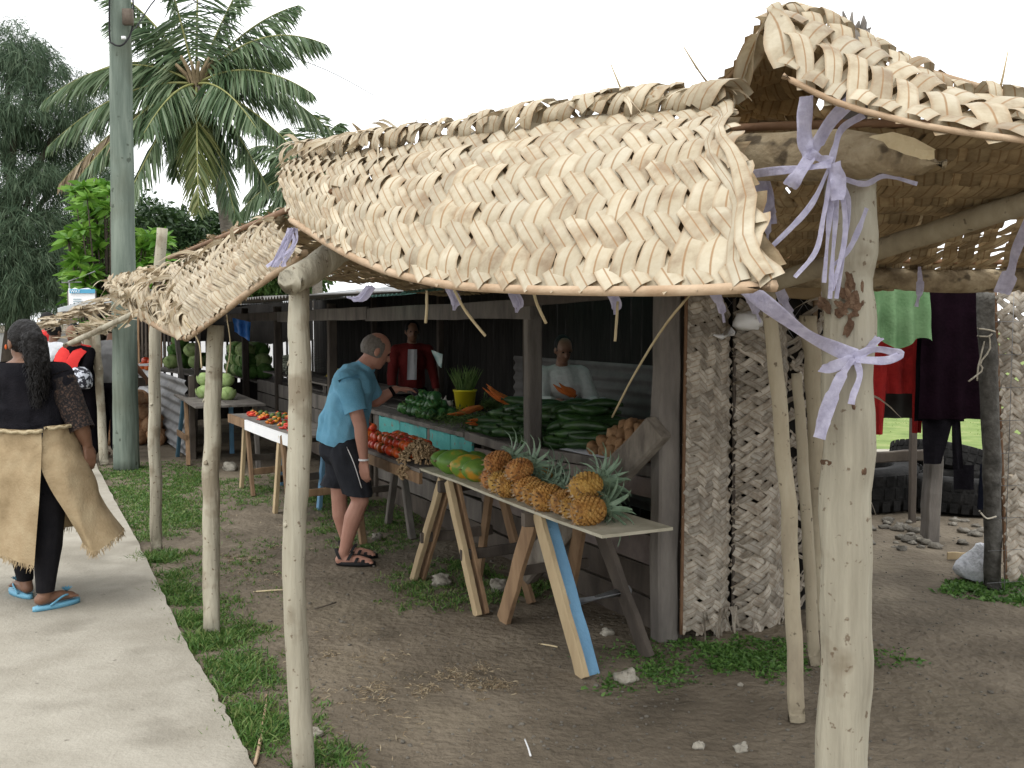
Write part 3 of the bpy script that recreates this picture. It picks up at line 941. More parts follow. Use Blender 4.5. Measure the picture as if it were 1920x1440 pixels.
# chain-link behind the mats, square wire mesh at the right
WIRE = mat('galvanised_wire', [(.22, .225, .23), (.30, .30, .31)], 20, 3, .5, 0, var=0, spec=.5)
t = thing('chain_link_fence', 'chain link wire showing above the standing mats', 'fence', sp(.03, .6))
g = G()
st = .062
for i in range(-10, 20):
    for sg in (1, -1):
        P = []
        for k in range(0, 11):
            b = .06 + (i * st * 2) + sg * k * st if sg == 1 else .06 + (i * st * 2) - k * st
            if .05 < b < 1.45:
                P.append(sp(.035 + .004 * sg * (-1) ** k, b, 1.22 + k * st))
        if len(P) > 1: g.tube(P, .0018, 4, cap=False)
part('mesh', g, WIRE, t)
g = G(); g.tube([sp(.035, .05, 1.845), sp(.035, 1.45, 1.845)], .006, 6); part('top_wire', g, WIRE, t)
t = thing('wire_mesh', 'square wire mesh stretched over the pale mat at right edge', 'fence', at(1880, 1085, 5.68))
for k in range(10):
    z = .1 + k * .19
    a_ = at(1860, 800, 5.66); g = G(); g.tube([V((a_.x, 5.66, z)), V((a_.x + .5, 5.76, z))], .002, 4); part('wire', g, WIRE, t)
for k in range(4):
    a_ = at(1893 + k * 42, 800, 5.69); g = G(); g.tube([V((a_.x, a_.y, .05)), V((a_.x, a_.y, 1.95))], .002, 4); part('wire', g, WIRE, t)

# white plastic bag stuffed on the rolled mat
WHITE = mat('white_plastic', [(.74, .75, .76), (.80, .80, .80)], 6, 3, .5, .2, 30, var=0, spec=.4)
g = G(); g.ell(at(1402, 603, 4.98), (.072, .06, .05), 12, 8, None, .35, 3)
g.tube([at(1372, 622, 4.97), at(1352, 632, 4.95), at(1338, 628, 4.95)], [.03, .014, .004], 6, .4, 2)
solo('plastic_bag', g, WHITE, 'crumpled white plastic bag on top of the rolled mat', 'plastic bag')

# dark gate post and the door frame on the right
pole('gate_post', 'dark mossy post beside the wire-covered mat at right', [gnd(1862, 1105), at(1858, 800, 5.62), at(1846, 545, 5.62)], [.05, .05, .047], mat('mossy_post', [(.05, .048, .042), (.10, .095, .085), (.17, .165, .15)], 14, 8, .95, .9, 24), None, 12, 31, .15, 30)
STR = mat('string', [(.42, .38, .30), (.52, .48, .40)], 40, 3, .8, .2)
t = thing('string', 'frayed cord knotted round the dark mossy post', 'cord', at(1850, 640, 5.55))
for P in ([(1832, 616, 5.56), (1850, 618, 5.55), (1866, 622, 5.58)], [(1832, 630, 5.56), (1852, 631, 5.55), (1860, 626, 5.55)], [(1855, 630, 5.55), (1856, 655, 5.54), (1838, 680, 5.54), (1842, 694, 5.54), (1816, 715, 5.53)], [(1846, 640, 5.54), (1838, 672, 5.54), (1834, 690, 5.54), (1832, 714, 5.54)], [(1836, 958, 5.55), (1850, 972, 5.55), (1868, 968, 5.56)]):
    g = G(); g.tube(smooth_path([at(*p) for p in P], 10), .005, 5, .3); part('cord', g, STR, t)

# ------------------------------------------------------------------ yard behind: laundry, tyres, rubble
def cloth(name, label, m, quad, folds, amp, hem=None, nx=26, nz=16, group='laundry on the line', legs=None):
    """quad: 4 points tl,tr,br,bl; folds in depth; hem(s)-> extra drop; legs: list of part quads below"""
    def sheet(q, fo, am, ph=0):
        g = G(); v, f = [], []
        for j in range(nz + 1):
            for i in range(nx + 1):
                s, u = i / nx, j / nz
                p = q[0].lerp(q[1], s).lerp(q[3].lerp(q[2], s), u)
                p = p + V((0, 1, 0)) * am * (.3 + .7 * u) * (math.sin(s * fo * 6.28 + ph) + .6 * noise.noise(V((s * 5, u * 3, ph))))
                if hem: p = p + V((0, 0, hem(s) * u))
                v.append(p)
        n = nx + 1
        for j in range(nz):
            for i in range(nx):
                f.append((j * n + i, j * n + i + 1, (j + 1) * n + i + 1, (j + 1) * n + i))
        g.add(v, f)
        return g
    t = thing(name, label, 'laundry', quad[3], group)
    part('cloth', sheet(quad, folds, amp), m, t)
    for k, (nm, q) in enumerate(legs or []):
        part(nm, sheet(q, 1.2, amp * .6, k * 2), m, t)
    return t
GRN = mat('green_cloth', [(.10, .19, .085), (.15, .25, .125)], 8, 5, .95, .3, 60, var=0)
REDC = mat('red_cloth', [(.20, .008, .008), (.30, .015, .012)], 8, 5, .95, .3, 60, var=0)
BLK = mat('black_cloth', [(.005, .0045, .006), (.010, .009, .011)], 8, 5, 1, .3, 60, var=.1, spec=.02)
PLUM = mat('plum_cloth', [(.005, .0025, .004), (.009, .004, .007)], 8, 5, 1, .3, 60, var=.1, spec=.02)
def Q4(x0, y0, x1, y1, Y, dx=0): return [at(x0, y0, Y), at(x1, y0, Y), at(x1 + dx, y1, Y), at(x0 - dx, y1, Y)]
cloth('hanging_shirt', 'light green shirt hung out on the line beneath the roof', GRN, Q4(1622, 520, 1742, 636, 6.9, 6), 4, .035, lambda s: -.03 + .04 * math.sin(s * 9))
cloth('hanging_jumper', 'dark red long-sleeved jumper hanging below the green shirt', REDC, [at(1640, 612, 7.2), at(1728, 612, 7.2), at(1722, 738, 7.2), at(1662, 738, 7.2)], 2, .02,
      legs=[('sleeve', [at(1636, 640, 7.18), at(1664, 690, 7.18), at(1656, 815, 7.18), at(1638, 815, 7.18)]), ('sleeve', [at(1712, 640, 7.18), at(1734, 690, 7.18), at(1727, 812, 7.18), at(1711, 812, 7.18)])])
cloth('hanging_cloth', 'charcoal cloth hanging between the red sleeves', mat('charcoal_cloth', [(.02, .019, .016), (.032, .03, .026)], 8, 5, .95, .2), Q4(1655, 690, 1722, 784, 7.3), 2, .015)
cloth('hanging_skirt', 'long plum black skirt hanging next to the mossy post', PLUM, Q4(1732, 545, 1842, 786, 7.0, 10), 3, .03)
cloth('hanging_trousers', 'black trousers hanging with legs apart, lowest on the line', BLK, Q4(1722, 560, 1800, 790, 7.05, 8), 2, .02,
      legs=[('trouser_leg', [at(1728, 780, 7.04), at(1790, 780, 7.04), at(1766, 870, 7.04), at(1732, 870, 7.04)]), ('trouser_leg', [at(1784, 780, 7.04), at(1800, 780, 7.04), at(1806, 880, 7.04), at(1788, 880, 7.04)])])
cloth('hanging_shorts', 'small black garment hanging low by the tyres', BLK, Q4(1788, 872, 1826, 918, 7.5), 1, .01)
cloth('hanging_sock', 'dark navy garment hanging against the mossy post', mat('navy_cloth', [(.01, .014, .03), (.016, .02, .04)], 8, 4, .95, .2), [at(1838, 870, 6.0), at(1856, 870, 6.0), at(1850, 955, 6.0), at(1832, 955, 6.0)], 1, .01)
g = G(); g.tube(smooth_path([at(1560, 528, 7.0), at(1700, 540, 7.05), at(1900, 532, 7.1)], 14), .004, 5)
solo('clothes_line', g, STR, 'cord strung beneath the leaf roof to carry the laundry', 'cord')

RUB = mat('tyre_rubber', [(.008, .008, .008), (.014, .0135, .013), (.026, .025, .024)], 10, 6, .85, .3, 40, var=.15, spec=.12)
def tyre(label, c, Ro, wd, tilt, gtag='old tyres lying in the yard'):
    t = thing('tyre', label, 'tyre', c, gtag, Euler(tilt))
    prof = [(.56, -.42), (.60, -.5), (.80, -.52), (.93, -.44), (.985, -.25), (1, 0), (.985, .25), (.93, .44), (.80, .52), (.60, .5), (.56, .42), (.58, .2), (.585, -.2)]
    g = G(); n = 40; v, f = [], []
    for k in range(n):
        a = 2 * math.pi * k / n
        for (r, z) in prof:
            v.append(V((r * Ro * math.cos(a), r * Ro * math.sin(a), z * wd)))
    m = len(prof)
    for k in range(n):
        for j in range(m):
            f.append((k * m + j, ((k + 1) % n) * m + j, ((k + 1) % n) * m + (j + 1) % m, k * m + (j + 1) % m))
    g.add(v, f); part('sidewall', g, RUB, t, local=True)
    g = G()
    for k in range(36):
        a = 2 * math.pi * k / 36
        for z in (-.3, 0, .3):
            c_ = V((Ro * .995 * math.cos(a + z * .1), Ro * .995 * math.sin(a + z * .1), z * wd))
            tg = V((-math.sin(a), math.cos(a), 0))
            g.bar(c_ - tg * Ro * .06, c_ + tg * Ro * .06, .24 * wd, .008, V((math.cos(a), math.sin(a), 0)))
    part('tread', g, RUB, t, False, True)
    return t
tyre('big truck tyre lying flat behind the squared grey post', V((3.05, 8.75, .19)), .58, .36, (.03, -.02, 0))
tyre('tyre lying flat nearest the mossy post', V((3.85, 8.5, .15)), .50, .30, (.03, .04, 1))
tyre('tilted tyre leaning over the one by the mossy post', V((4.05, 9.2, .30)), .48, .24, (.30, .12, 2))
t = thing('yard_post', 'squared grey post standing before the tyres', 'post', gnd(1742, 1015))
p = gnd(1742, 1015)
sbar('timber', p - V((0, 0, .05)), V((p.x + .02, p.y, .78)), .14, .10, GREYW, V((1, 0, 0)), parent=t)
t = thing('yard_rail', 'dark horizontal rail crossing behind the laundry', 'rail', at(1640, 860, 8.0))
sbar('timber', at(1560, 862, 8.2), at(1745, 852, 8.0), .06, .09, DARKW, parent=t)
t = thing('yard_post', 'thin dark upright between the red sleeve and the tyres', 'post', at(1712, 1010, 7.9))
sbar('timber', V((at(1712, 900, 7.9).x, 7.9, -.03)), at(1714, 700, 7.9), .05, .05, DARKW, V((1, 0, 0)), parent=t)
ROCK = mat('pale_coral_rock', [(.20, .18, .145), (.32, .295, .245), (.42, .39, .33)], 16, 7, .95, .8, 40, var=.2, specks=((.10, .085, .065), 22, .6, .7))
RUBB = mat('grey_rubble', [(.10, .09, .075), (.17, .155, .13), (.25, .23, .19)], 16, 7, .95, .8, 40, var=.25)
for i in range(46):
    px, py = R.uniform(1600, 1850), R.uniform(975, 1035)
    p = gnd(px, py)
    r = R.uniform(.018, .045)
    g = G(); g.ell(p + V((0, 0, r * .3)), (r * R.uniform(1, 1.5), r * R.uniform(.8, 1.2), r * R.uniform(.5, .8)), 8, 6, None, .7, i)
    solo('rubble_stone', g, RUBB, 'grey rubble stone in the line before the tyres', 'stone', 'rubble stones before the tyres')
t = thing('carrier_bag', 'grey white carrier bag slumped against the foot of the mossy post', 'plastic bag', gnd(1825, 1092))
g = G()
c = gnd(1826, 1088)
g.lathe([(.10, 0), (.125, .03), (.12, .08), (.09, .13), (.06, .18), (.045, .22), (.02, .235)], 16, Matrix.Translation(c + V((0, 0, .005))) @ Matrix.Rotation(.25, 4, 'Y'), .5, 4)
part('bag', g, mat('grey_plastic', [(.55, .57, .61), (.66, .67, .70)], 8, 4, .5, 1.0, 18, var=0, bdist=.04), t)
t = thing('offcut_board', 'short pale board lying on the dirt behind the carrier bag', 'board', gnd(1800, 1052))
sbar('timber', gnd(1776, 1050) + V((0, 0, .03)), gnd(1850, 1052) + V((0, 0, .03)), .02, .05, PALEW, parent=t)

# ------------------------------------------------------------------ trestle tables in front of the stall
BLUEP = mat('blue_paint', [(.13, .27, .42), (.18, .36, .53)], 6, 6, .7, .3, 30, var=.05, specks=((.28, .25, .2), 15, .68, .8))
PLYW = mat('pale_plywood', [(.30, .28, .21), (.40, .375, .29), (.48, .45, .36)], 6, 7, .85, .3, 30, (1, 1, 1), .05)
def trestle(label, a, zt, legs, parent_tag='trestles under the produce tables'):
    t = thing('trestle', label, 'trestle', sp(a, -.5), parent_tag)
    sbar('ridge', sp(a, -.72, zt - .045), sp(a, -.28, zt - .045), .045, .07, DARKW, parent=t)
    for (a1, b1, a2, b2, m, wd) in legs:
        p, q = sp(a1, b1, 0.0), sp(a2, b2, zt - .03)
        sbar('leg', p, q, .035, wd, m, up=DV, parent=t)
    return t
def braces(t, P):
    for (p, q, w_, h_, m) in P: sbar('brace', p, q, w_, h_, m, parent=t)
t = trestle('trestle with one sky blue leg under the pineapples', .17, .70, ())
def leg2(t, p, q, wd, th, m, face=None, fm=None):
    sbar('leg', p, q, th, wd, m, up=DV, parent=t)
p, q = sp(-.286, -.645, 0), sp(.13, -.66, .69)
sbar('leg', p, q, .030, .085, PALEW, DV, parent=t)
sbar('leg', p + NV * .055 + DV * .012, q + NV * .055 + DV * .012, .075, .030, BLUEP, NV.cross(q - p), parent=t, label='sky blue painted leg')
sbar('leg', sp(.64, -.60, 0), sp(.20, -.64, .69), .11, .03, BROWNW, DV.cross(V((0, 0, 1))), parent=t)
sbar('leg', sp(-.175, -.22, 0), sp(.15, -.34, .69), .09, .035, DARKW, NV, parent=t)
sbar('leg', sp(.58, -.25, 0), sp(.20, -.36, .69), .10, .03, BROWNW, NV, parent=t)
sbar('brace', sp(.50, -.60, .31), sp(.42, -.2, .33), .035, .05, DARKW, parent=t)
g = G(); g.tube([sp(-.04, -.62, .27), sp(-.01, -.22, .29)], .026, 10, .1); part('brace', g, TIN, t, label='grey pipe brace')
t = trestle('trestle with pale legs under the papayas and peanuts', 1.25, .70, ())
sbar('leg', sp(1.655, -.73, 0), sp(1.30, -.68, .69), .035, .06, PALEW, DV, parent=t)
sbar('leg', sp(1.645, -.68, 0), sp(1.29, -.63, .69), .075, .022, BROWNW, NV, parent=t)
sbar('leg', sp(.79, -.68, 0), sp(1.20, -.68, .69), .035, .06, PALEW, DV, parent=t)
sbar('leg', sp(.80, -.63, 0), sp(1.21, -.63, .69), .085, .022, BROWNW, NV, parent=t)
sbar('leg', sp(1.55, -.33, 0), sp(1.28, -.36, .69), .075, .03, BROWNW, NV, parent=t)
sbar('leg', sp(.88, -.30, 0), sp(1.21, -.36, .69), .075, .03, BROWNW, NV, parent=t)
sbar('brace', sp(1.50, -.74, .30), sp(1.45, -.28, .32), .03, .06, DARKW, parent=t)
sbar('brace', sp(.98, -.70, .30), sp(.95, -.28, .32), .03, .06, DARKW, parent=t)
t = trestle('trestle behind the customer under the tomatoes', 3.05, .70, ())
for a1, b1, m in ((2.75, -.70, BROWNW), (2.75, -.32, GREYW), (3.35, -.70, BROWNW), (3.35, -.30, GREYW)):
    sbar('leg', sp(a1, b1, 0), sp(3.05 + (a1 - 3.05) * .1, b1, .69), .05, .05, m, DV, parent=t)
sbar('brace', sp(3.3, -.7, .28), sp(3.3, -.3, .3), .03, .05, DARKW, parent=t)
bo = -.30
for a_, lab in ((3.95, 'trestle with crossed legs at the near end of the chilli table'), (5.35, 'trestle at the far end of the chilli table')):
    t = thing('trestle', lab, 'trestle', sp(a_, -.8), 'trestles under the produce tables')
    sbar('ridge', sp(a_, -.98, .655), sp(a_, -.6, .655), .045, .07, DARKW, parent=t)
    for s_, b1, m in ((-1, -.70 + bo, BROWNW), (1, -.70 + bo, PALEW), (-1, -.32 + bo, GREYW), (1, -.32 + bo, BLUEP)):
        sbar('leg', sp(a_ + s_ * .26, b1, 0), sp(a_ + s_ * .04, b1, .69), .035, .07, m, DV, parent=t)
    sbar('brace', sp(a_ - .2, -.71 + bo, .22), sp(a_ - .2, -.29 + bo, .24), .03, .06, BROWNW, parent=t)
    sbar('brace', sp(a_ + .2, -.71 + bo, .3), sp(a_ + .2, -.29 + bo, .3), .03, .06, DARKW, parent=t)
CT = sp(7.75, -.75)
t = thing('trestle', 'trestle with a dark blue leg under the cabbage table', 'trestle', CT, 'trestles under the produce tables')
sbar('leg', sp(8.2, -1.24, 0), sp(7.9, -1.2, .70), .04, .08, mat('dark_blue_paint', [(.035, .08, .11), (.05, .11, .15)], 6, 5, .7, .3), DV, parent=t)
sbar('leg', sp(7.35, -1.24, 0), sp(7.7, -1.2, .70), .04, .07, BROWNW, DV, parent=t)
sbar('leg', sp(6.7, -.6, 0), sp(6.75, -.62, .70), .05, .05, GREYW, DV, parent=t)
sbar('leg', sp(8.2, -.6, 0), sp(8.1, -.62, .70), .05, .05, BLUEP, DV, parent=t)
sbar('brace', sp(8.1, -1.24, .3), sp(7.45, -1.24, .3), .03, .07, BROWNW, parent=t)

def table(label, pieces):
    t = thing('produce_table', label, 'table', pieces[0][0][len(pieces[0][0]) // 2] - V((0, 0, .02)))
    for i, (P, wv, th, m) in enumerate(pieces):
        g = G(); g.plank(smooth_path(P, 12), wv, th, .012, i + len(P)); part('board', g, m, t, False)
    return t
zt = .715
table('narrow plywood table holding the pineapples and papayas', [([sp(-.53, -.70, zt), sp(.2, -.70, zt - .006), sp(.9, -.70, zt + .004), sp(1.62, -.70, zt)], NV * .37, .014, PLYW)])
table('plank table of tomatoes beside the customer', [([sp(1.60, -.70, zt - .008), sp(2.4, -.70, zt - .01), sp(3.45, -.70, zt - .008)], NV * .36, .022, GREYW),
      ([sp(1.60, -.708, zt - .03), sp(2.4, -.708, zt - .032), sp(3.45, -.708, zt - .03)], NV * .022, .07, BROWNW)])
table('plank table with white edge board covered in chillies and limes', [([sp(3.6, -.98, zt), sp(4.7, -1.02, zt), sp(5.75, -1.07, zt)], NV * .46, .02, GREYW),
      ([sp(3.55, -1.003, zt + .003), sp(4.3, -1.03, zt - .003), sp(5.1, -1.065, zt)], NV * .022, .09, WHITE), ([sp(5.12, -1.066, zt), sp(5.45, -1.08, zt), sp(5.75, -1.093, zt)], NV * .022, .08, BROWNW)])
table('bare wooden table with pale cabbages at the far end of the row', [([sp(6.5, -1.28, .735), sp(7.4, -1.26, .735), sp(8.4, -1.24, .735)], NV * .36, .02, GREYW), ([sp(6.5, -.91, .735), sp(7.4, -.89, .735), sp(8.4, -.87, .735)], NV * .36, .02, GREYW)])
# ================================================================== produce
def rot_to(d, roll=0.0):
    """euler that points local Z along d"""
    q = d.normalized().to_track_quat('Z', 'Y')
    return (q.to_matrix() @ Matrix.Rotation(roll, 3, 'Z')).to_euler()

PINE = mat('pineapple_skin', [(.20, .085, .022), (.35, .175, .045), (.45, .26, .08)], 30, 4, .6, .3, 60, var=.12, hue=.015, specks=((.12, .055, .02), 36, .60, .75))
BRACT = mat('dry_bract', [(.22, .13, .07), (.42, .33, .22)], 30, 3, .8, .2, var=.1)
PLEAF = mat('pineapple_leaf', [(.07, .12, .075), (.13, .20, .13), (.20, .27, .19)], 16, 4, .55, .15, 40, var=.15, spec=.4, rib=((.20, .27, .18), .1, .5))
def make_pineapple():
    t = thing('pineapple', 'ripe orange pineapple on the plywood table', 'pineapple', (0, 0, 0), 'pineapples heaped on the narrow plywood table')
    R0, Hh = .056, .135
    g = G(); g.lathe([(.02, 0), (.04, .006), (.05, .03), (.0525, .065), (.049, .10), (.036, .127), (.015, .137)], 14)
    rows = 11
    for j in range(rows):
        z = .008 + .120 * (j + .5) / rows
        k = (z / Hh - .47) / .56
        r = R0 * math.sqrt(max(.05, 1 - k * k)) 
        n = 13
        for i in range(n):
            a = 2 * math.pi * (i + .5 * (j % 2)) / n
            o, tg = V((math.cos(a), math.sin(a), 0)), V((-math.sin(a), math.cos(a), 0))
            sl = (o * (1) + V((0, 0, 1)) * (z - .065) * 9).normalized()
            up = tg.cross(sl) * -1
            c = o * r + V((0, 0, z))
            w_, h_ = r * .235, .0085
            g.add([c + tg * w_ - sl * .003, c + up * h_ * 1.1 - sl * .003, c - tg * w_ - sl * .003, c - up * h_ * 1.1 - sl * .003,
                   c + tg * w_ * .5 + sl * .004, c + up * h_ * .5 + sl * .004, c - tg * w_ * .5 + sl * .004, c - up * h_ * .5 + sl * .004],
                  [(0, 1, 5, 4), (1, 2, 6, 5), (2, 3, 7, 6), (3, 0, 4, 7), (4, 5, 6, 7)])
    part('fruit', g, PINE, t, False, True)
    g = G()
    for i in range(16):
        a = i * 2.4
        o = V((math.cos(a), math.sin(a), 0))
        r = .018 + .018 * (i % 3) / 2
        b = o * r + V((0, 0, .004 + .012 * (i % 3) / 2))
        g.strip([b, b + o * .012 - V((0, 0, .006)), b + o * .016 - V((0, 0, .018))], [V((-o.y, o.x, 0))] * 3, [.012, .009, .002])
    part('base_bracts', g, BRACT, t, True, True)
    for lay, (n, ln, tilt, w0) in enumerate(((10, .14, .35, .020), (10, .16, .75, .022), (9, .14, 1.15, .020), (7, .10, 1.45, .018))):
        g = G()
        for i in range(n):
            a = 2 * math.pi * (i + lay * .37) / n + R.uniform(-.15, .15)
            o = V((math.cos(a), math.sin(a), 0))
            P, sd, ws, nr = [], [], [], []
            for k in range(6):
                u = k / 5
                th = (1.571 - tilt) * (1 - .1 * u) + .55 * u * u * (1 if lay > 0 else .3)
                L = ln * R.uniform(.98, 1.02) * u
                P.append(V((0, 0, .132)) + o * (.010 + L * math.sin(1.571 - tilt + .35 * u)) * (1 if lay else .5) + V((0, 0, L * math.cos(1.571 - tilt + .5 * u * u))))
                sd.append(V((-o.y, o.x, 0)))
                ws.append(w0 * (1 - u ** 1.6) + .0006)
                nr.append(o * -.6 + V((0, 0, -.8)))
            g.strip(P, sd, ws, .003, nr)
        part('crown_leaves', g, PLEAF, t, True, True)
    return t
pine = make_pineapple()
spots = []
for k, a in enumerate((-.30, -.185, -.06, .07, .20, .33, .47, .60, .72)):
    spots.append((sp(a, -.64 + .015 * (k % 3), zt + .058), NV + V((0, 0, .08 + .05 * (k % 2))) + DV * R.uniform(-.22, .12)))
for a, b, dz_ in ((-.22, -.60, .155), (.40, -.62, .15), (.66, -.62, .152), (.06, -.42, .07), (.55, -.42, .07)):
    spots.append((sp(a, b, zt + dz_), NV * 1.0 + V((0, 0, .18)) + DV * R.uniform(-.35, .2)))
pine_labels = {0: 'pineapple nearest the plywood table corner with its big grey green crown', 9: 'pineapple sitting on top of the heap at its near end',
               10: 'middle one of the pineapples sitting on top of the heap', 11: 'pineapple on top of the heap nearest the papayas'}
for i, (p, d) in enumerate(spots):
    d = d.normalized()
    base = p - d * .07
    s_ = R.uniform(.98, 1.14) * (1.06 if i == 0 else 1)
    rt = rot_to(d, R.uniform(0, 6))
    lab = pine_labels.get(i, 'ripe orange pineapple in the bottom row on the plywood table')
    if i == 0:
        pine.location = base; pine.rotation_euler = rt; pine.scale = (s_,) * 3; pine['label'] = lab
    else:
        dup(pine, base, rt, lab, s_)

PAP = mat('papaya_skin', [(.055, .14, .02), (.10, .21, .03), (.15, .26, .04)], 9, 4, .45, .1, 40, var=.08, spec=.45, second=((.55, .26, .02), 7.5, .55, .08, .9))
g = G(); g.lathe([(.006, -.118), (.03, -.108), (.058, -.075), (.073, -.02), (.070, .03), (.052, .075), (.03, .10), (.012, .112)], 20, None, .03, 1, 5, .03)
me = mk('papaya', g, PAP)
gs = G(); gs.tube([V((0, 0, .108)), V((0, .002, .126))], [.007, .005], 6); ms_ = mk('stem', gs, BRACT)
labs = ['green papaya touching the peanuts', 'large papaya with two orange patches, second from the peanuts', 'papaya with orange top, third from the peanuts', 'mottled papaya right beside the pineapples', 'small green papaya behind the others']
for i, (a, dz_, s_) in enumerate(((1.50, .058, .86), (1.31, .064, 1.12), (1.12, .062, 1.08), (.98, .060, .98), (1.44, .056, .72))):
    t = thing('papaya', labs[i], 'papaya', sp(a, -.58 if i < 4 else -.40, zt + dz_), 'papayas on the plywood table', rot_to(NV * -1 + V((0, 0, .12)) + DV * R.uniform(-.2, .2), i * 1.3))
    t.scale = (s_,) * 3
    place('skin', me, t, True); place('stem', ms_, t, True)

# peanuts still on the roots
PNUT = mat('peanut_shell', [(.20, .13, .07), (.31, .22, .125), (.40, .30, .19)], 30, 4, .85, .4, 90, var=0)
g = G()
pc = sp(1.86, -.60, zt)
for i in range(420):
    a, u = R.uniform(0, 6.283), R.random() ** .6
    ox, oy = .165 * u * math.cos(a), .13 * u * math.sin(a)
    hz = .135 * (1 - u * u) * R.uniform(.55, 1) + .01
    p = pc + DV * ox + NV * oy + V((0, 0, hz))
    if oy < -.075 and R.random() < .75: p = pc + DV * (ox * .8 - .02) + NV * (-.115 - R.uniform(0, .02)) + V((0, 0, R.uniform(-.10, .07)))
    d = V((R.uniform(-1, 1), R.uniform(-1, 1), R.uniform(-.9, .4))).normalized()
    x, y = frame(d)
    M3 = Matrix((x, y, d)).transposed()
    g.lathe([(.003, -.017), (.0075, -.012), (.0082, -.006), (.0062, 0), (.0080, .007), (.0070, .013), (.002, .017)], 6, Matrix.Translation(p) @ M3.to_4x4())
solo('peanut_heap', g, PNUT, 'heap of fresh peanuts spilling over the table edge', 'peanuts', kind='stuff')

def fruit_mesh(name, prof, m, n=14, **k):
    g = G(); g.lathe(prof, n, None, **k); return mk(name, g, m)
TOM = mat('tomato_skin', [(.44, .035, .010), (.58, .075, .018), (.60, .15, .03)], 6, 3, .28, .0, var=.15, spec=.5, hue=.012)
tom = fruit_mesh('tomato', [(.005, -.030), (.022, -.028), (.036, -.014), (.039, .003), (.034, .020), (.020, .029), (.006, .026)], TOM, 14, ribs=5, rib=.03)
gs = G()
for i in range(5):
    a = i * 1.257; o = V((math.cos(a), math.sin(a), 0))
    gs.strip([V((0, 0, .027)), o * .012 + V((0, 0, .031)), o * .02 + V((0, 0, .029))], [V((-o.y, o.x, 0))] * 3, [.004, .006, .001])
cal = mk('calyx', gs, mat('green_calyx', [(.05, .10, .02), (.09, .15, .04)], 20, 2, .8, 0))
def tomatoes(a0, a1, b0_, b1_, rows, layers, z0, lab, grp, s0=1.0):
    for L in range(layers):
        na = max(1, int((a1 - a0) / .078) - L)
        nb = max(1, rows - L)
        for i in range(na):
            for j in range(nb):
                a = a0 + .04 + i * .078 + L * .039 + R.uniform(-.008, .008)
                b = b0_ + .04 + j * .078 + L * .039 + R.uniform(-.008, .008)
                t = thing('tomato', lab, 'tomato', sp(a, b, z0 + .03 * s0 + L * .05 * s0), grp, (R.uniform(-.7, .7), R.uniform(-.7, .7), R.uniform(0, 6)))
                t.scale = (R.uniform(.85, 1.1) * s0,) * 3
                place('skin', tom, t, True); place('calyx', cal, t, True)
tomatoes(1.98, 2.78, -.70, -.36, 4, 2, zt, 'ripe tomato in the pile between the customer and the peanuts', 'tomatoes piled next to the peanuts')
tomatoes(3.05, 3.45, -.66, -.42, 3, 3, zt, 'ripe tomato in the pile behind the customer\'s back', 'tomatoes behind the customer', 1.1)

CUC = mat('cucumber_skin', [(.012, .035, .010), (.022, .060, .014), (.05, .11, .025)], 14, 4, .4, .25, 60, var=.2, spec=.45, second=((.16, .22, .04), 6, .68, .08, .8))
def bent(name, L, r, bend, m, n=9, tip=.35):
    g = G(); P, rr = [], []
    for i in range(9):
        u = i / 8
        P.append(V((bend * math.sin(math.pi * u), 0, (u - .5) * L)))
        rr.append(r * min(1, math.sin(math.pi * min(max(u, .03), .97)) ** .45 + .0))
    g.tube(P, rr, n, .06, 2)
    return mk(name, g, m)
cucs = [bent('cucumber', .20, .024, .012, CUC), bent('cucumber', .23, .026, -.015, CUC), bent('cucumber', .17, .023, .02, CUC)]
cl = 'dark green cucumber in the heap on the counter'
for L in range(5):
    for i in range(11 - L):
        for j in range(3 if L < 2 else 2):
            a = .98 + i * .145 + L * .05 + R.uniform(-.03, .03)
            b = .13 + j * .16 + L * .035 + R.uniform(-.03, .03)
            if L > 2 and (a < 1.2 or a > 2.2): continue
            o_s = R.uniform(1.25, 1.55)
            zz = .840 + L * .052 + (.03 if a < 1.3 else 0) + R.uniform(0, .01)
            o = tag(place('cucumber', cucs[R.randrange(3)]), cl, 'cucumber', 'cucumbers heaped on the counter')
            o.location = sp(a, b, zz)
            o.rotation_euler = rot_to(V((1, R.uniform(-.55, .15), R.uniform(-.12, .12))), R.uniform(0, 6)); o.scale = (o_s,) * 3
POT = mat('potato_skin', [(.16, .085, .04), (.26, .15, .075), (.34, .21, .11)], 22, 5, .85, .3, 60, var=.15)
pots = []
for k in range(3):
    g = G(); g.ell((0, 0, 0), (.038, .032, .03), 12, 8, None, .35, k); pots.append(mk('potato', g, POT))
for L in range(4):
    for i in range(6 - L):
        for j in range(5 - L):
            o = tag(place('potato', pots[R.randrange(3)]), 'brown potato in the pile next to the cucumbers', 'potato', 'potatoes piled on the counter')
            o.location = sp(.36 + i * .088 + L * .04 + R.uniform(-.01, .01), .07 + j * .07 + L * .036 + R.uniform(-.01, .01), .885 + L * .048)
            o.rotation_euler = (R.uniform(0, 6), R.uniform(0, 6), R.uniform(0, 6))
            o.scale = (R.uniform(1.0, 1.35),) * 3
# pale sheet of paper under the potatoes
g = G(); g.plank([sp(.55, .03, .862), sp(.8, .03, .853), sp(1.15, .03, .846)], NV * .4, .003, .05, 3)
solo('paper_sheet', g, mat('grey_paper', [(.36, .37, .39), (.44, .45, .47)], 5, 4, .9, .2), 'pale grey sheet lying on the counter before the cucumbers', 'paper')

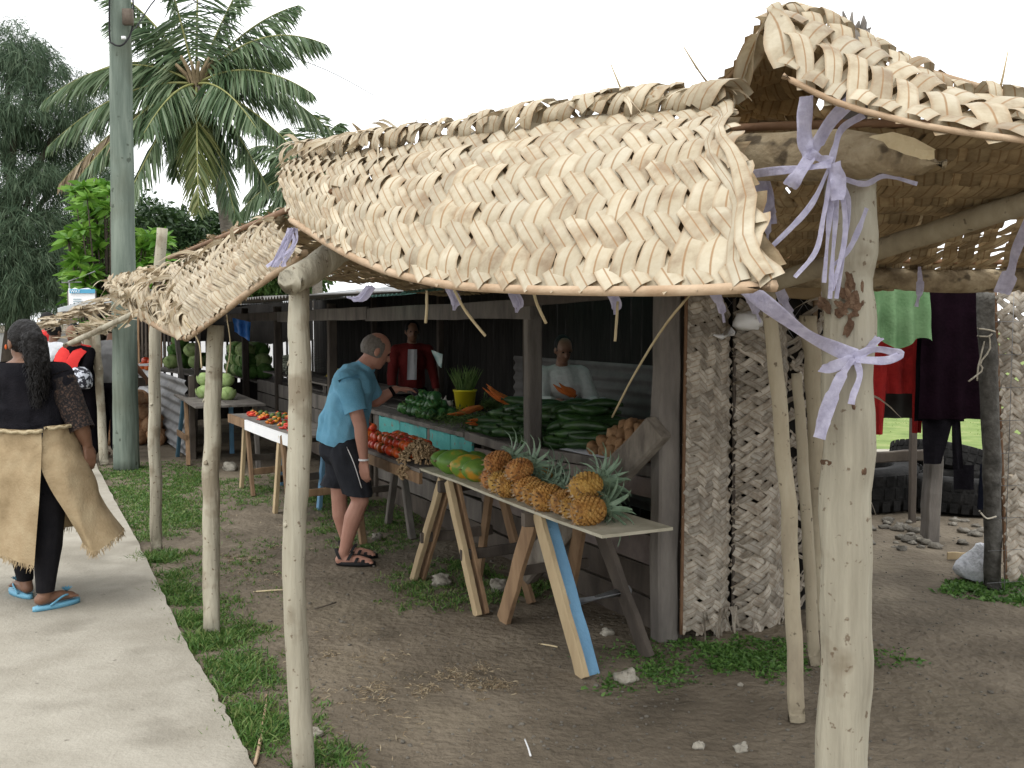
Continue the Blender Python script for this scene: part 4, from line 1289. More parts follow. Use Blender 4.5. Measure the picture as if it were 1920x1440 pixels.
CAR = mat('carrot_skin', [(.42, .10, .02), (.56, .16, .035)], 20, 4, .6, .25, 60, var=.12)
HERB = mat('carrot_tops', [(.05, .09, .02), (.10, .16, .045), (.18, .24, .08)], 12, 3, .7, .0, var=.2, transl=.2)
def carrot_bunch(label, c, d, n, L, spread, tops=True):
    t = thing('carrot_bunch', label, 'carrots', c, 'carrot bunches on the counter')
    d = d.normalized(); x, y = frame(d)
    for i in range(n):
        dd = (d + x * R.uniform(-spread, spread) + y * R.uniform(-.05, spread)).normalized()
        g = G(); l = L * R.uniform(.8, 1.1); s0 = c + x * R.uniform(-.03, .03) + y * R.uniform(0, .04)
        g.tube([s0 + dd * l * k / 7 + V((0, 0, .008 * math.sin(k))) for k in range(8)], [.012, .025, .026, .024, .021, .016, .009, .002], 8, .12, i)
        part('carrot', g, CAR, t)
    if tops:
        g = G()
        for i in range(110):
            dd = (-d + V((R.uniform(-1, 1), R.uniform(-1, 1), R.uniform(-.3, .5))) * .6).normalized()
            l = R.uniform(.1, .28); P = [c + dd * l * k / 4 + V((0, 0, -.25 * l * (k / 4) ** 2 + .02)) for k in range(5)]
            g.tube(P, [.0025, .002, .002, .0015, .001], 3, cap=False)
            for k in range(1, 5):
                for q in range(2):
                    e = V((R.uniform(-1, 1), R.uniform(-1, 1), R.uniform(-.5, .6))).normalized()
                    g.strip([P[k], P[k] + e * .02, P[k] + e * .035], [e.cross(V((0, 0, 1))).normalized()] * 3, [.002, .008, .001])
        part('leaves', g, HERB, t)
    return t
carrot_bunch('carrot bunch lying across its greens at the turquoise boards', sp(3.05, .38, .92), V((-.8, -.75, -.22)), 3, .34, .12)
carrot_bunch('spread bunch of pale carrots nearest the cucumbers', sp(2.42, .35, .90), V((-1, -.55, -.12)), 5, .38, .2)
carrot_bunch('carrot bunch standing up behind the cucumber heap', sp(2.62, .50, .93), V((-.75, .0, .42)), 4, .34, .25)
# loose herb stems hanging over the counter edge
g = G()
for i in range(170):
    p = sp(R.uniform(2.5, 3.6), R.uniform(.03, .4), .83 + R.uniform(0, .07))
    d = V((R.uniform(-1, 1), R.uniform(-1, .5), R.uniform(-.2, .5))).normalized()
    l = R.uniform(.06, .2)
    P = [p + d * l * k / 4 + V((0, 0, -.5 * l * (k / 4) ** 2)) for k in range(5)]
    g.tube(P, [.003, .0028, .0025, .002, .001], 4, cap=False)
    for k in range(1, 5):
        e = V((R.uniform(-1, 1), R.uniform(-1, 1), R.uniform(-.5, .6))).normalized()
        g.strip([P[k], P[k] + e * .025, P[k] + e * .045], [e.cross(V((0, 0, 1))).normalized()] * 3, [.002, .012, .001])
solo('herb_bed', g, HERB, 'tangle of green stems strewn under the carrots', 'greens', kind='stuff')
PEP = mat('green_pepper_skin', [(.012, .045, .012), (.025, .085, .02), (.05, .13, .03)], 6, 3, .36, 0, var=.2, spec=.35)
pep = fruit_mesh('pepper', [(.008, -.045), (.022, -.045), (.033, -.028), (.038, .0), (.040, .022), (.033, .037), (.012, .036), (.008, .032)], PEP, 16, ribs=4, rib=.09)
gs = G(); gs.tube([V((0, 0, .03)), V((.002, 0, .045)), V((.007, 0, .058))], [.008, .005, .005], 6); pst = mk('stem', gs, cal.materials[0])
for L in range(3):
    for i in range(9 - 2 * L):
        for j in range(3 - L):
            t = thing('green_pepper', 'glossy green pepper in the pile beside the yellow tub', 'pepper', sp(3.35 + i * .088 + L * .08, .08 + j * .09 + L * .05, .865 + L * .06), 'green peppers piled on the counter', (R.uniform(-.9, .9), R.uniform(-.9, .9), R.uniform(0, 6)))
            t.scale = (R.uniform(.9, 1.2),) * 3
            place('skin', pep, t, True); place('stem', pst, t, True)
YEL = mat('yellow_plastic', [(.62, .50, .02), (.72, .60, .03)], 4, 3, .4, .05, var=0)
t = thing('yellow_tub', 'yellow plastic tub of green herbs behind the peppers', 'tub', sp(3.9, .62, .83))
g = G(); g.lathe([(.075, 0), (.078, .004), (.10, .17), (.107, .172), (.107, .186), (.096, .186), (.074, .012)], 20, Matrix.Translation(sp(3.9, .62, .83))); part('tub', g, YEL, t)
g = G()
for i in range(160):
    p = sp(3.9, .62, 1.0) + V((R.uniform(-.07, .07), R.uniform(-.07, .07), 0)); d = V((R.uniform(-.6, .6), R.uniform(-.6, .6), 1)).normalized(); l = R.uniform(.1, .26)
    g.strip([p, p + d * l * .6, p + d * l], [d.cross(V((R.uniform(-1, 1), 1, 0))).normalized()] * 3, [.004, .010, .001])
part('herbs', g, HERB, t)
ONI = mat('garlic_skin', [(.46, .40, .37), (.58, .53, .50)], 16, 4, .7, .2, 50, var=.12)
oni = fruit_mesh('garlic', [(.006, -.024), (.022, -.022), (.03, -.005), (.024, .012), (.010, .024), (.004, .040), (.003, .05)], ONI, 12, ribs=6, rib=.05)
for i in range(11):
    o = tag(place('garlic_bulb', oni), 'white garlic bulb lying behind the green peppers', 'garlic', 'garlic bulbs on the counter')
    o.location = sp(4.2 + (i % 6) * .12, .52 + .08 * (i // 6), .865 + .01 * (i % 2)); o.rotation_euler = (R.uniform(-1.2, 1.2), R.uniform(-1.2, 1.2), R.uniform(0, 6)); o.scale = (1.25,) * 3

BAN = mat('banana_skin', [(.40, .30, .035), (.52, .41, .06), (.58, .48, .10)], 8, 4, .55, .1, 40, var=.12, specks=((.09, .06, .025), 20, .60, .8))
def bananas(label, c, n, yaw):
    t = thing('banana_hand', label, 'bananas', c, 'banana hands on the counter')
    for i in range(n):
        f_ = (i - (n - 1) / 2) * .2
        M = Matrix.Translation(c) @ Matrix.Rotation(yaw + f_ * .5, 4, 'Z') @ Matrix.Rotation(f_ * .4, 4, 'X')
        g = G(); P = [M @ V((.15 * math.sin(k * .16), f_ * .12 + .004 * i, .05 * math.cos(k * .22 - .6) + .012 * (i % 2) - .03)) for k in range(9)]
        g.tube(P, [.006, .008, .015, .0175, .018, .0175, .015, .009, .004], 6, .05, i); part('banana', g, BAN, t)
for i, (a, b, dz_, yw) in enumerate(((6.15, .15, 0, -.3), (6.4, .12, .0, .3), (6.3, .2, .06, -.9), (6.65, .16, .0, 0), (6.5, .2, .06, .9))):
    bananas(['banana hand lowest and nearest the customer\'s back', 'banana hand in the middle of the bottom layer', 'banana hand on top beside the pale pole', 'banana hand furthest along the counter', 'speckled banana hand topping the far side'][i], sp(a, b, .985 + dz_), 6, yw)

STALK = mat('white_stalk', [(.36, .39, .29), (.50, .52, .42)], 12, 3, .6, .0, var=.15)
GLEAF = mat('onion_green', [(.055, .10, .035), (.10, .16, .06)], 12, 3, .6, .0, var=.2)
def onions(label, c, d, n=22):
    t = thing('spring_onion_bundle', label, 'spring onions', c, 'spring onion bundles on the shelf')
    d = d.normalized(); x, y = frame(d)
    g1, g2 = G(), G()
    for i in range(n):
        o = c + x * R.uniform(-.07, .07) + V((0, 0, R.uniform(0, .09)))
        dd = (d + x * R.uniform(-.2, .2) + V((0, 0, R.uniform(-.05, .25)))).normalized()
        P = [o + dd * .06 * k for k in range(5)]
        g1.tube(P, [.013, .009, .008, .0075, .007], 5)
        for q in range(2):
            e = (dd + V((R.uniform(-.3, .3), R.uniform(-.3, .3), R.uniform(-.1, .35)))).normalized()
            g2.strip([P[4], P[4] + e * .14, P[4] + e * .27 + V((0, 0, -.03))], [x] * 3, [.010, .012, .002])
    part('white_stalks', g1, STALK, t); part('green_leaves', g2, GLEAF, t)
onions('spring onion bundle stacked highest beside the pale pole', sp(8.9, .14, 1.06), V((1, .4, .05)), 26)
onions('spring onion bundle on the shelf nearest the bananas', sp(8.3, .1, .95), V((1, .15, .06)), 26)
onions('spring onion bundle with roots toward the path', sp(8.8, .1, .95), V((1, .3, .08)), 26)

CAB = mat('cabbage_leaf', [(.20, .30, .09), (.32, .43, .17), (.44, .54, .28)], 9, 4, .55, .2, 30, var=.15)
CABD = mat('leafy_green', [(.05, .13, .025), (.10, .22, .05), (.17, .31, .09)], 10, 4, .6, .2, 30, var=.2, transl=.15)
def cabbage(label, c, r, m, grp, seed, nl=7):
    t = thing('cabbage', label, 'cabbage', c, grp)
    g = G(); g.ell(c + V((0, 0, r * .85)), (r * .92, r * .92, r * .85), 14, 10, None, .12, seed); part('head', g, m, t)
    rr_ = random.Random(seed)
    for k in range(nl):
        a = k * 6.283 / nl + rr_.uniform(-.2, .2)
        g = G(); v, f = [], []
        n1, n2 = 6, 5
        for i in range(n1 + 1):
            for j in range(n2 + 1):
                u, w_ = i / n1, j / n2 - .5
                th = .25 + 1.75 * u
                wd = 1.15 * math.sin(math.pi * (.12 + .8 * u)) 
                rr2 = r * (1.03 + .10 * u * u + .05 * noise.noise(V((u * 5, w_ * 6, seed + k))))
                an = a + w_ * wd
                v.append(c + V((rr2 * math.sin(math.pi - th) * math.cos(an), rr2 * math.sin(math.pi - th) * math.sin(an), r * .85 - rr2 * .95 * math.cos(math.pi - th) * -1)))
        for i in range(n1):
            for j in range(n2):
                o = i * (n2 + 1) + j
                f.append((o, o + 1, o + n2 + 2, o + n2 + 1))
        g.add(v, f); part('outer_leaf', g, m, t)
    return t
cl_ = ['pale cabbage lowest on the far side of the bare table', 'pale cabbage on the bare table in front of the pole', 'pale cabbage stacked on another, left of the pole', 'pale cabbage stacked on another, right of the pole', 'striped cabbage at the table edge nearest the chillies']
for i, (px, py, Y) in enumerate(((382, 738, 11.3), (400, 740, 11.1), (384, 714, 11.35), (424, 715, 11.2), (427, 744, 11.05))):
    p = at(px, py, Y); p.z = .735 if i in (0, 1, 4) else .88
    cabbage(cl_[i], p, .088, CAB, 'cabbages on the bare table', i)
gi = 0
for L in range(3):
    for i in range(6 - L):
        for j in range(2):
            p = sp(10.5 + i * .27 + L * .13 + R.uniform(-.03, .03), .12 + j * .2, .78 + L * .15)
            cabbage('leafy green head in the tall stack behind the cabbage table', p, .13, CABD if R.random() < .65 else CAB, 'leafy green heads stacked on the shelf', 60 + gi, 6); gi += 1

CHI = mat('chilli_skin', [(.45, .02, .012), (.58, .045, .015)], 6, 2, .35, 0, var=.15, spec=.5)
CHO = mat('orange_chilli_skin', [(.55, .16, .02), (.60, .26, .03)], 6, 2, .35, 0, var=.15, spec=.5)
chm = [bent('chilli', .07, .010, .01, CHI, 7), bent('chilli', .05, .015, .004, CHO, 7), bent('chilli', .06, .011, -.008, CHI, 7)]
lim = fruit_mesh('lime', [(.003, -.028), (.014, -.023), (.024, -.006), (.024, .008), (.014, .023), (.004, .029)], mat('lime_skin', [(.06, .10, .025), (.12, .16, .045)], 12, 3, .5, .1, var=.2), 10)
pi_ = 0
for (a, b) in ((5.55, -.88), (5.40, -.92), (5.2, -.86), (5.0, -.92), (4.8, -.84), (4.62, -.92), (4.4, -.87), (4.2, -.92), (4.95, -.70), (5.3, -.68), (4.05, -.85), (3.9, -.9)):
    pi_ += 1
    for i in range(9):
        o = tag(place('chilli', chm[R.randrange(3)]), 'red or orange chilli in a small pile on the white-edged table', 'chilli', 'chillies in small piles')
        o.location = sp(a + R.uniform(-.06, .06), b + R.uniform(-.035, .035), zt + .012 + .013 * (i // 4)); o.rotation_euler = (1.57 + R.uniform(-.2, .2), 0, R.uniform(0, 6))
for i in range(16):
    o = tag(place('lime', lim), 'dull green lime among the chilli piles', 'lime', 'limes among the chillies')
    o.location = sp(3.9 + i * .112, -.80 + R.uniform(-.10, .12), zt + .025); o.rotation_euler = (R.uniform(0, 3), R.uniform(0, 3), 0)
# red-and-white jersey and printed sacks hanging inside the stall
g = G()
def sheet_g(q, fo, am, nx=14, nz=12):
    g = G(); v, f = [], []
    for j in range(nz + 1):
        for i in range(nx + 1):
            s, u = i / nx, j / nz
            p = q[0].lerp(q[1], s).lerp(q[3].lerp(q[2], s), u)
            v.append(p + V((0, 1, 0)) * am * (math.sin(s * fo * 6.28) + .8 * noise.noise(V((s * 4, u * 3, fo)))))
    n = nx + 1
    for j in range(nz):
        for i in range(nx): f.append((j * n + i, j * n + i + 1, (j + 1) * n + i + 1, (j + 1) * n + i))
    return g.add(v, f)
REDJ = mat('red_jersey', [(.10, .010, .009), (.14, .016, .014)], 9, 4, .9, .3, 50, var=0)
g = sheet_g([at(808, 656, 9.1), at(830, 664, 9.0), at(828, 690, 9.0), at(822, 686, 9.1)], 1, .02)
solo('hanging_bag', g, mat('pale_teal_plastic', [(.25, .38, .38), (.45, .50, .48)], 12, 3, .4, .2, var=0), 'crumpled pale teal plastic bag hanging in the dark stall', 'plastic bag')
SACK = mat('printed_sack', [(.16, .20, .30), (.34, .36, .40)], 14, 3, .8, .3, 40, var=0)
t = thing('sack', 'grey blue printed sack slumped behind the potatoes', 'sack', sp(.25, .75, .85))
g = G(); g.lathe([(.10, 0), (.125, .04), (.13, .12), (.11, .19), (.07, .235), (.05, .25), (.06, .27)], 18, Matrix.Translation(sp(.28, .62, .86)), .25, 7); part('body', g, SACK, t)
g = G(); g.lathe([(.05, .25), (.075, .26), (.10, .30), (.09, .33)], 14, Matrix.Translation(sp(.28, .62, .86)), .3, 8); part('rolled_mouth', g, mat('maroon_cloth', [(.06, .02, .018), (.09, .03, .028)], 8, 3, .9, .2), t)
# ================================================================== people
def cap_g(g, a, ra, b, rb, n=12):
    """tapered capsule"""
    d = b - a
    L = d.length
    if L < 1e-5: return
    d = d / L
    P, rr = [], []
    for k in range(5):
        th = math.pi / 2 * k / 4
        P.append(a - d * ra * math.cos(th)); rr.append(max(ra * math.sin(th), .0008))
    for k in range(1, 4):
        P.append(a.lerp(b, k / 4)); rr.append(ra + (rb - ra) * k / 4)
    for k in range(5):
        th = math.pi / 2 * k / 4
        P.append(b + d * rb * math.sin(th)); rr.append(max(rb * math.cos(th), .0008))
    x, y = frame(d)
    v, f = [], []
    for i, p in enumerate(P):
        for k in range(n):
            an = 2 * math.pi * k / n
            v.append(p + (x * math.cos(an) + y * math.sin(an)) * rr[i])
        if i:
            for k in range(n):
                f.append((n * (i - 1) + k, n * (i - 1) + (k + 1) % n, n * i + (k + 1) % n, n * i + k))
    f.append(tuple(reversed(range(n)))); f.append(tuple(range(n * (len(P) - 1), n * len(P))))
    g.add(v, f)

def chain(g, pts):
    for (a, ra), (b, rb) in zip(pts, pts[1:]):
        cap_g(g, a, ra, b, rb)

def melt(name, g, m, voxel=.008, smooth=6, fold=0.0, fscale=18, seed=0, cuts=()):
    """union of the solids in g as one continuous skin; cuts: (point, normal) planes removing the side the normal points to"""
    me = bpy.data.meshes.new(name + '_raw')
    me.from_pydata([tuple(p) for p in g.v], [], g.f)
    o = bpy.data.objects.new(name + '_raw', me)
    tmp = bpy.data.collections.new('tmp')
    sc2 = bpy.data.scenes.get('melt') or bpy.data.scenes.new('melt')
    sc2.collection.objects.link(o)
    r = o.modifiers.new('r', 'REMESH'); r.mode = 'VOXEL'; r.voxel_size = voxel
    if smooth:
        s = o.modifiers.new('s', 'SMOOTH'); s.iterations = smooth; s.factor = .5
    vl = sc2.view_layers[0]
    vl.update()
    dg = vl.depsgraph
    dg.update()
    out = bpy.data.meshes.new_from_object(o.evaluated_get(dg), depsgraph=dg)
    sc2.collection.objects.unlink(o)
    bpy.data.objects.remove(o)
    bpy.data.meshes.remove(me)
    if fold or cuts:
        bm = bmesh.new(); bm.from_mesh(out)
        if fold:
            bm.normal_update()
            for v in bm.verts:
                c = v.co
                k = noise.noise(V((c.x * fscale, c.y * fscale, c.z * fscale * .45)) + V((seed, 0, 0))) + .5 * noise.noise(V((c.x * fscale * 2.3 + c.z * 9, c.y * fscale * 2, c.z * fscale)))
                v.co = c + v.normal * fold * k
        for c_ in cuts:
            p, nrm = c_[0], c_[1]
            if len(c_) > 2:
                fs = [f for f in bm.faces if (f.calc_center_median() - p).length < c_[2]]
                geo = list({v for f in fs for v in f.verts}) + list({e for f in fs for e in f.edges}) + fs
            else:
                geo = bm.verts[:] + bm.edges[:] + bm.faces[:]
            bmesh.ops.bisect_plane(bm, geom=geo, plane_co=p, plane_no=nrm, clear_outer=True)
        bm.to_mesh(out); bm.free()
    out.materials.clear(); out.materials.append(m)
    out.name = name
    out.polygons.foreach_set('use_smooth', [True] * len(out.polygons))
    return out

SKIN_L = mat('light_skin', [(.40, .20, .145), (.46, .25, .185)], 12, 4, .55, .1, 80, var=0, spec=.35)
SKIN_B = mat('brown_skin', [(.15, .075, .045), (.20, .105, .065)], 12, 4, .5, .1, 80, var=0, spec=.35)
HAIRB = mat('black_hair', [(.005, .0045, .0045), (.011, .0095, .009)], 40, 5, .6, .6, 90, var=0, spec=.2)
HAIRG = mat('grey_hair', [(.13, .12, .11), (.22, .20, .18)], 60, 4, .7, .4, 120, var=0)

def hand(g, w, d, palm_n, curl=.5, thumb=1, s=1.0):
    """five-fingered hand at wrist w pointing along d, palm facing palm_n"""
    d = d.normalized(); pn = (palm_n - d * palm_n.dot(d)).normalized(); x = d.cross(pn) * thumb
    for k in range(4):
        o = (k - 1.5) * .019 * s
        cap_g(g, w + x * o * .6, .014 * s, w + d * .085 * s + x * o, .0115 * s, 8)
        ln = (.072, .080, .074, .058)[k] * s
        p = w + d * .088 * s + x * o
        a1, a2 = curl * .6, curl * 1.5
        p1 = p + (d * math.cos(a1) + pn * math.sin(a1)) * ln * .5
        p2 = p1 + (d * math.cos(a2) + pn * math.sin(a2)) * ln * .5
        cap_g(g, p, .0095 * s, p1, .0085 * s, 8); cap_g(g, p1, .0085 * s, p2, .007 * s, 8)
    b = w + d * .03 * s - x * .024 * s
    p1 = b + (d * .6 - x * .55 + pn * .4).normalized() * .042 * s
    cap_g(g, b, .014 * s, p1, .0105 * s, 8)
    cap_g(g, p1, .0105 * s, p1 + (d * .85 - x * .1 + pn * .35).normalized() * .03 * s, .008 * s, 8)

def head(g, c, f, u, s=1.0):
    """c centre of skull, f facing, u up of head"""
    f = f.normalized(); u = (u - f * u.dot(f)).normalized(); x = f.cross(u)
    M3 = Matrix((x, f, u)).transposed()
    g.ell(c + u * .02 * s, (.074 * s, .094 * s, .092 * s), 16, 12, M3)
    g.ell(c + f * .022 * s - u * .045 * s, (.060 * s, .072 * s, .070 * s), 14, 10, M3)
    g.ell(c + f * .062 * s - u * .088 * s, (.028 * s, .024 * s, .022 * s), 10, 8, M3)       # chin
    cap_g(g, c + f * .088 * s + u * .005 * s, .010 * s, c + f * .108 * s - u * .030 * s, .014 * s, 8)   # nose
    cap_g(g, c + f * .083 * s - u * .060 * s - x * .018 * s, .007 * s, c + f * .083 * s - u * .060 * s + x * .018 * s, .007 * s, 8)   # lips
    cap_g(g, c + f * .080 * s + u * .022 * s - x * .04 * s, .009 * s, c + f * .080 * s + u * .022 * s + x * .04 * s, .009 * s, 8)      # brow
    for sg in (-1, 1):
        g.ell(c + x * sg * .078 * s - f * .008 * s - u * .012 * s, (.010 * s, .020 * s, .032 * s), 8, 8, M3)

def eyes(t, c, f, u, s=1.0):
    f = f.normalized(); u = (u - f * u.dot(f)).normalized(); x = f.cross(u)
    for sg in (-1, 1):
        g = G(); g.ell(c + f * .083 * s + x * sg * .030 * s + u * .002 * s, (.011 * s, .011 * s, .007 * s), 8, 6)
        part('eye', g, HAIRB, t)

# ---------------------------------------------------------------- customer in the blue T-shirt
BLUE = mat('blue_tshirt', [(.13, .34, .50), (.17, .41, .58), (.20, .45, .62)], 6, 5, .9, .25, 120, var=0, spec=.15)
SHORT = mat('charcoal_shorts', [(.020, .022, .027), (.032, .034, .042)], 8, 5, .9, .3, 120, var=0, spec=.15)
m_ = lambda px, py, dy=0.0: at(px, py, 6.55 + dy)
fm = V((1, .12, 0)).normalized()
t = thing('person', 'customer in a light blue T-shirt and dark shorts bending over the counter', 'person', gnd(655, 1052))
rs, ls = m_(652, 716, -.10), m_(680, 708, .22)          # shoulders
rh, lh = m_(650, 855, -.05), m_(640, 850, .16)
rk, lk = m_(676, 938, -.06), m_(636, 934, .14)
ra_, la_ = m_(646, 1030, -.06), m_(652, 1022, .16)
g = G()
chain(g, [(rh, .092), (rk, .058)]); chain(g, [(lh, .092), (lk, .056)])
chain(g, [(rk, .056), (rk.lerp(ra_, .35) - fm * .012, .060), (ra_, .037)])
chain(g, [(lk, .054), (lk.lerp(la_, .35) - fm * .012, .057), (la_, .036)])
for a_, h in ((ra_, .0), (la_, .0)):
    f0 = V((a_.x, a_.y, .035)); tg = (fm + V((0, -.18, 0))).normalized()
    cap_g(g, a_, .037, f0 - tg * .025, .034); cap_g(g, f0 - tg * .03, .034, f0 + tg * .10, .032); cap_g(g, f0 + tg * .10, .032, f0 + tg * .165 - V((0, 0, .010)), .022)
    for k in range(5):
        sd = V((-tg.y, tg.x, 0)) * (k - 2) * .015
        cap_g(g, f0 + tg * .15 + sd - V((0, 0, .012)), .011, f0 + tg * (.195 - .008 * abs(k - 1)) + sd - V((0, 0, .014)), .009, 8)
pel, bel, che = m_(640, 828, .06), m_(644, 790, .06), m_(664, 722, .06)
g.ell(pel, (.13, .15, .11)); g.ell(bel, (.15, .155, .13)); g.ell(che, (.125, .19, .13))
chain(g, [(pel, .13), (bel, .14), (che, .125)])
neck = m_(686, 684, .06)
chain(g, [(che + V((.02, 0, .05)), .10), (neck, .062), (m_(700, 668, .06), .058)])
re, rw = m_(676, 800, -.16), m_(682, 862, -.15)
chain(g, [(rs, .058), (re, .044), (re.lerp(rw, .3), .045), (rw, .028)])
le, lw = m_(704, 752, .30), m_(742, 730, .34)
chain(g, [(ls, .056), (le, .044), (le.lerp(lw, .3), .043), (lw, .028)])
hand(g, rw, V((.05, 0, -1)), fm * .4 + V((0, 1, 0)), .5, 1)
hand(g, lw, V((1, .25, .02)), V((0, .1, -1)), .45, -1)
hc, hf, hu = m_(704, 656, .06), V((.86, .42, -.42)), V((.35, .1, .94))
head(g, hc, hf, hu, 1.04)
place('body', melt('body', g, SKIN_L, .0065, 5), t, False).name = 'body'
eyes(t, hc, hf, hu, 1.04)
g = G()
x = hf.normalized(); uu = (hu - x * hu.dot(x)).normalized(); zz = x.cross(uu)
M3 = Matrix((zz, x, uu)).transposed()
g.ell(hc + uu * .012 - x * .010, (.084, .098, .094), 18, 14, M3)
place('hair', melt('hair', g, HAIRG, .006, 2, .002, 60, cuts=((hc + uu * .075 + x * .02, (uu * .9 + x * .35).normalized()), (hc - uu * .050, -uu), (hc + x * .035, x))), t)
g = G()     # T-shirt
g.ell(bel, (.172, .185, .16)); g.ell(che, (.152, .215, .150)); g.ell(m_(636, 822, .06), (.150, .172, .085))
chain(g, [(m_(634, 828, .06), .152), (bel, .164), (che, .148)])
chain(g, [(m_(634, 828, -.02), .12), (m_(650, 760, -.02), .14)]); chain(g, [(m_(634, 828, .14), .12), (m_(650, 760, .14), .14)])
chain(g, [(che + V((.02, 0, .06)), .115), (neck - V((.01, 0, .02)), .072)])
chain(g, [(rs + V((-.01, 0, 0)), .084), (rs.lerp(re, .22), .080)])
chain(g, [(ls, .080), (ls.lerp(le, .3), .074)])
nd = (neck - che).normalized()
place('t_shirt', melt('t_shirt', g, BLUE, .008, 7, .013, 11, 3, cuts=((m_(640, 836, 0), V((-.25, 0, -1)).normalized()), (neck + nd * .005, nd))), t)
shirt_o = [c_ for c_ in t.children if c_.name.startswith('t_shirt')][0]
def sleeve(par, a_, b_, r0, r1, m, seed):
    g = G(); n = 12
    P = [a_.lerp(b_, i / n) for i in range(n + 1)]
    g.tube(P, [r0 + (r1 - r0) * i / n + .004 * noise.noise(V((i * .7, seed, 0))) for i in range(n + 1)], 18, .10, seed, cap=False)
    part('sleeve', g, m, par)
sleeve(shirt_o, rs - (re - rs) * .05, rs.lerp(re, .68), .086, .076, BLUE, 2)
sleeve(shirt_o, ls, ls.lerp(le, .8), .078, .070, BLUE, 3)
g = G()     # shorts
g.ell(m_(638, 842, .06), (.150, .175, .12))
chain(g, [(rh + V((0, 0, .02)), .118), (rh.lerp(rk, .5), .105), (m_(672, 925, -.06), .098)])
chain(g, [(lh + V((0, 0, .02)), .118), (lh.lerp(lk, .5), .100), (m_(622, 915, .14), .085)])
hem = m_(650, 921, 0)
sh = place('shorts', melt('shorts', g, SHORT, .008, 5, .007, 14, 8, cuts=((m_(650, 922), V((-.12, 0, -1)).normalized()),)), t)
g = G(); g.tube(smooth_path([m_(650, 838, -.165), m_(664, 870, -.185), m_(678, 915, -.165)], 12), .003, 5)
part('piping', g, WHITE, sh)
g = G(); g.lathe([(.034, -.006), (.037, 0), (.034, .006)], 16, Matrix.Translation(rw)); part('wristband', g, WHITE, t)
q = (le - lw).normalized(); x, y = frame(q)
g = G(); g.lathe([(.033, -.012), (.036, -.008), (.036, .008), (.033, .012)], 16, Matrix.Translation(lw + q * .03) @ Matrix((x, y, q)).transposed().to_4x4()); part('watch', g, BLK, t)
SAND = mat('black_sandal', [(.010, .010, .011), (.022, .021, .022)], 20, 3, .7, .2, var=0)
for nm, a_ in (('sandal', ra_), ('sandal', la_)):
    f0 = V((a_.x, a_.y, .0)); tg = (fm + V((0, -.18, 0))).normalized(); sd = V((-tg.y, tg.x, 0))
    g = G(); out = []
    n = 20
    for zz_ in (.002, .026):
        for k in range(n):
            an = 2 * math.pi * k / n
            lx = .075 + .135 * math.cos(an); wy = (.050 + .008 * math.cos(an)) * math.sin(an)
            out.append(f0 + tg * lx + sd * wy + V((0, 0, zz_)))
    f = [tuple(reversed(range(n))), tuple(range(n, 2 * n))] + [(k, (k + 1) % n, n + (k + 1) % n, n + k) for k in range(n)]
    g.add(out, f)
    o = part('sandal', g, SAND, t)
    for (fx, rr_, zz_, tl) in ((.13, .046, .022, 0), (.085, .050, .03, .3), (.03, .046, .05, .9), (-.02, .044, .065, 1.2)):
        g = G(); P, S_ = [], []
        for k in range(11):
            an = math.pi * k / 10
            P.append(f0 + tg * (fx + .03 * tl * math.sin(an) * (-1 if tl > 1 else 1)) + sd * rr_ * math.cos(an) + V((0, 0, .022 + zz_ * math.sin(an) * 1.0 + (.02 * tl))))
            S_.append(tg)
        g.strip(P, S_, [.022] * 11, .002, [V((0, 0, 1))] * 11); part('strap', g, SAND, o)
g = G(); g.ell(lw + V((.13, .03, -.02)), (.028, .028, .028), 10, 8)
solo('small_aubergine', g, mat('dark_purple_skin', [(.03, .02, .03), (.05, .035, .05)], 6, 2, .4, 0), 'small dark round vegetable held in the customer\'s outstretched hand', 'vegetable')

# ---------------------------------------------------------------- woman walking away along the path
w_ = lambda px, py, dy=0.0: at(px, py, 5.42 + dy)
fw = V((-.42, .9, 0)).normalized()
BLKT = mat('black_top', [(.008, .008, .010), (.016, .015, .018)], 9, 5, 1, .5, 140, var=0, spec=.04)
LEGG = mat('black_leggings', [(.006, .006, .008), (.013, .012, .014)], 9, 5, .85, .2, 140, var=0, spec=.15)
t = thing('person', 'woman in black with a tan woven waist mat walking away on the path', 'person', gnd(80, 1150))
rr_f, lf_f = w_(84, 1120, -.06), w_(48, 1088, .18)
g = G()
rhp, lhp = w_(88, 830, -.02), w_(28, 830, .06)
rkn, lkn = w_(92, 980, -.03), w_(34, 975, .22)
chain(g, [(rhp, .10), (rkn, .066), (rkn.lerp(rr_f, .3), .062), (rr_f, .036)])
chain(g, [(lhp, .10), (lkn, .066), (lkn.lerp(lf_f, .3), .060), (lf_f, .036)])
def bare_foot(g, an, tg, z0):
    f0 = V((an.x, an.y, z0 + .032))
    cap_g(g, an, .036, f0 - tg * .02, .033); cap_g(g, f0 - tg * .025, .033, f0 + tg * .09, .030); cap_g(g, f0 + tg * .09, .030, f0 + tg * .15 - V((0, 0, .01)), .022)
    sd = V((-tg.y, tg.x, 0))
    for k in range(5): cap_g(g, f0 + tg * .14 + sd * (k - 2) * .014 - V((0, 0, .012)), .010, f0 + tg * (.18 - .008 * abs(k - 1)) + sd * (k - 2) * .015 - V((0, 0, .014)), .008, 8)
tr, tl_ = V((.62, .78, 0)).normalized(), V((-.75, .66, 0)).normalized()
bare_foot(g, rr_f, tr, .062); bare_foot(g, lf_f, tl_, .062)
pel = w_(58, 840, .05); wst = w_(56, 775, .05); che = w_(54, 712, .05)
g.ell(pel, (.19, .15, .14)); g.ell(wst, (.18, .135, .14)); g.ell(che, (.19, .13, .13))
chain(g, [(pel, .14), (wst, .135), (che, .125)])
nk = w_(48, 680, .06)
chain(g, [(che + V((0, 0, .04)), .10), (nk, .058), (w_(44, 655, .06), .056)])
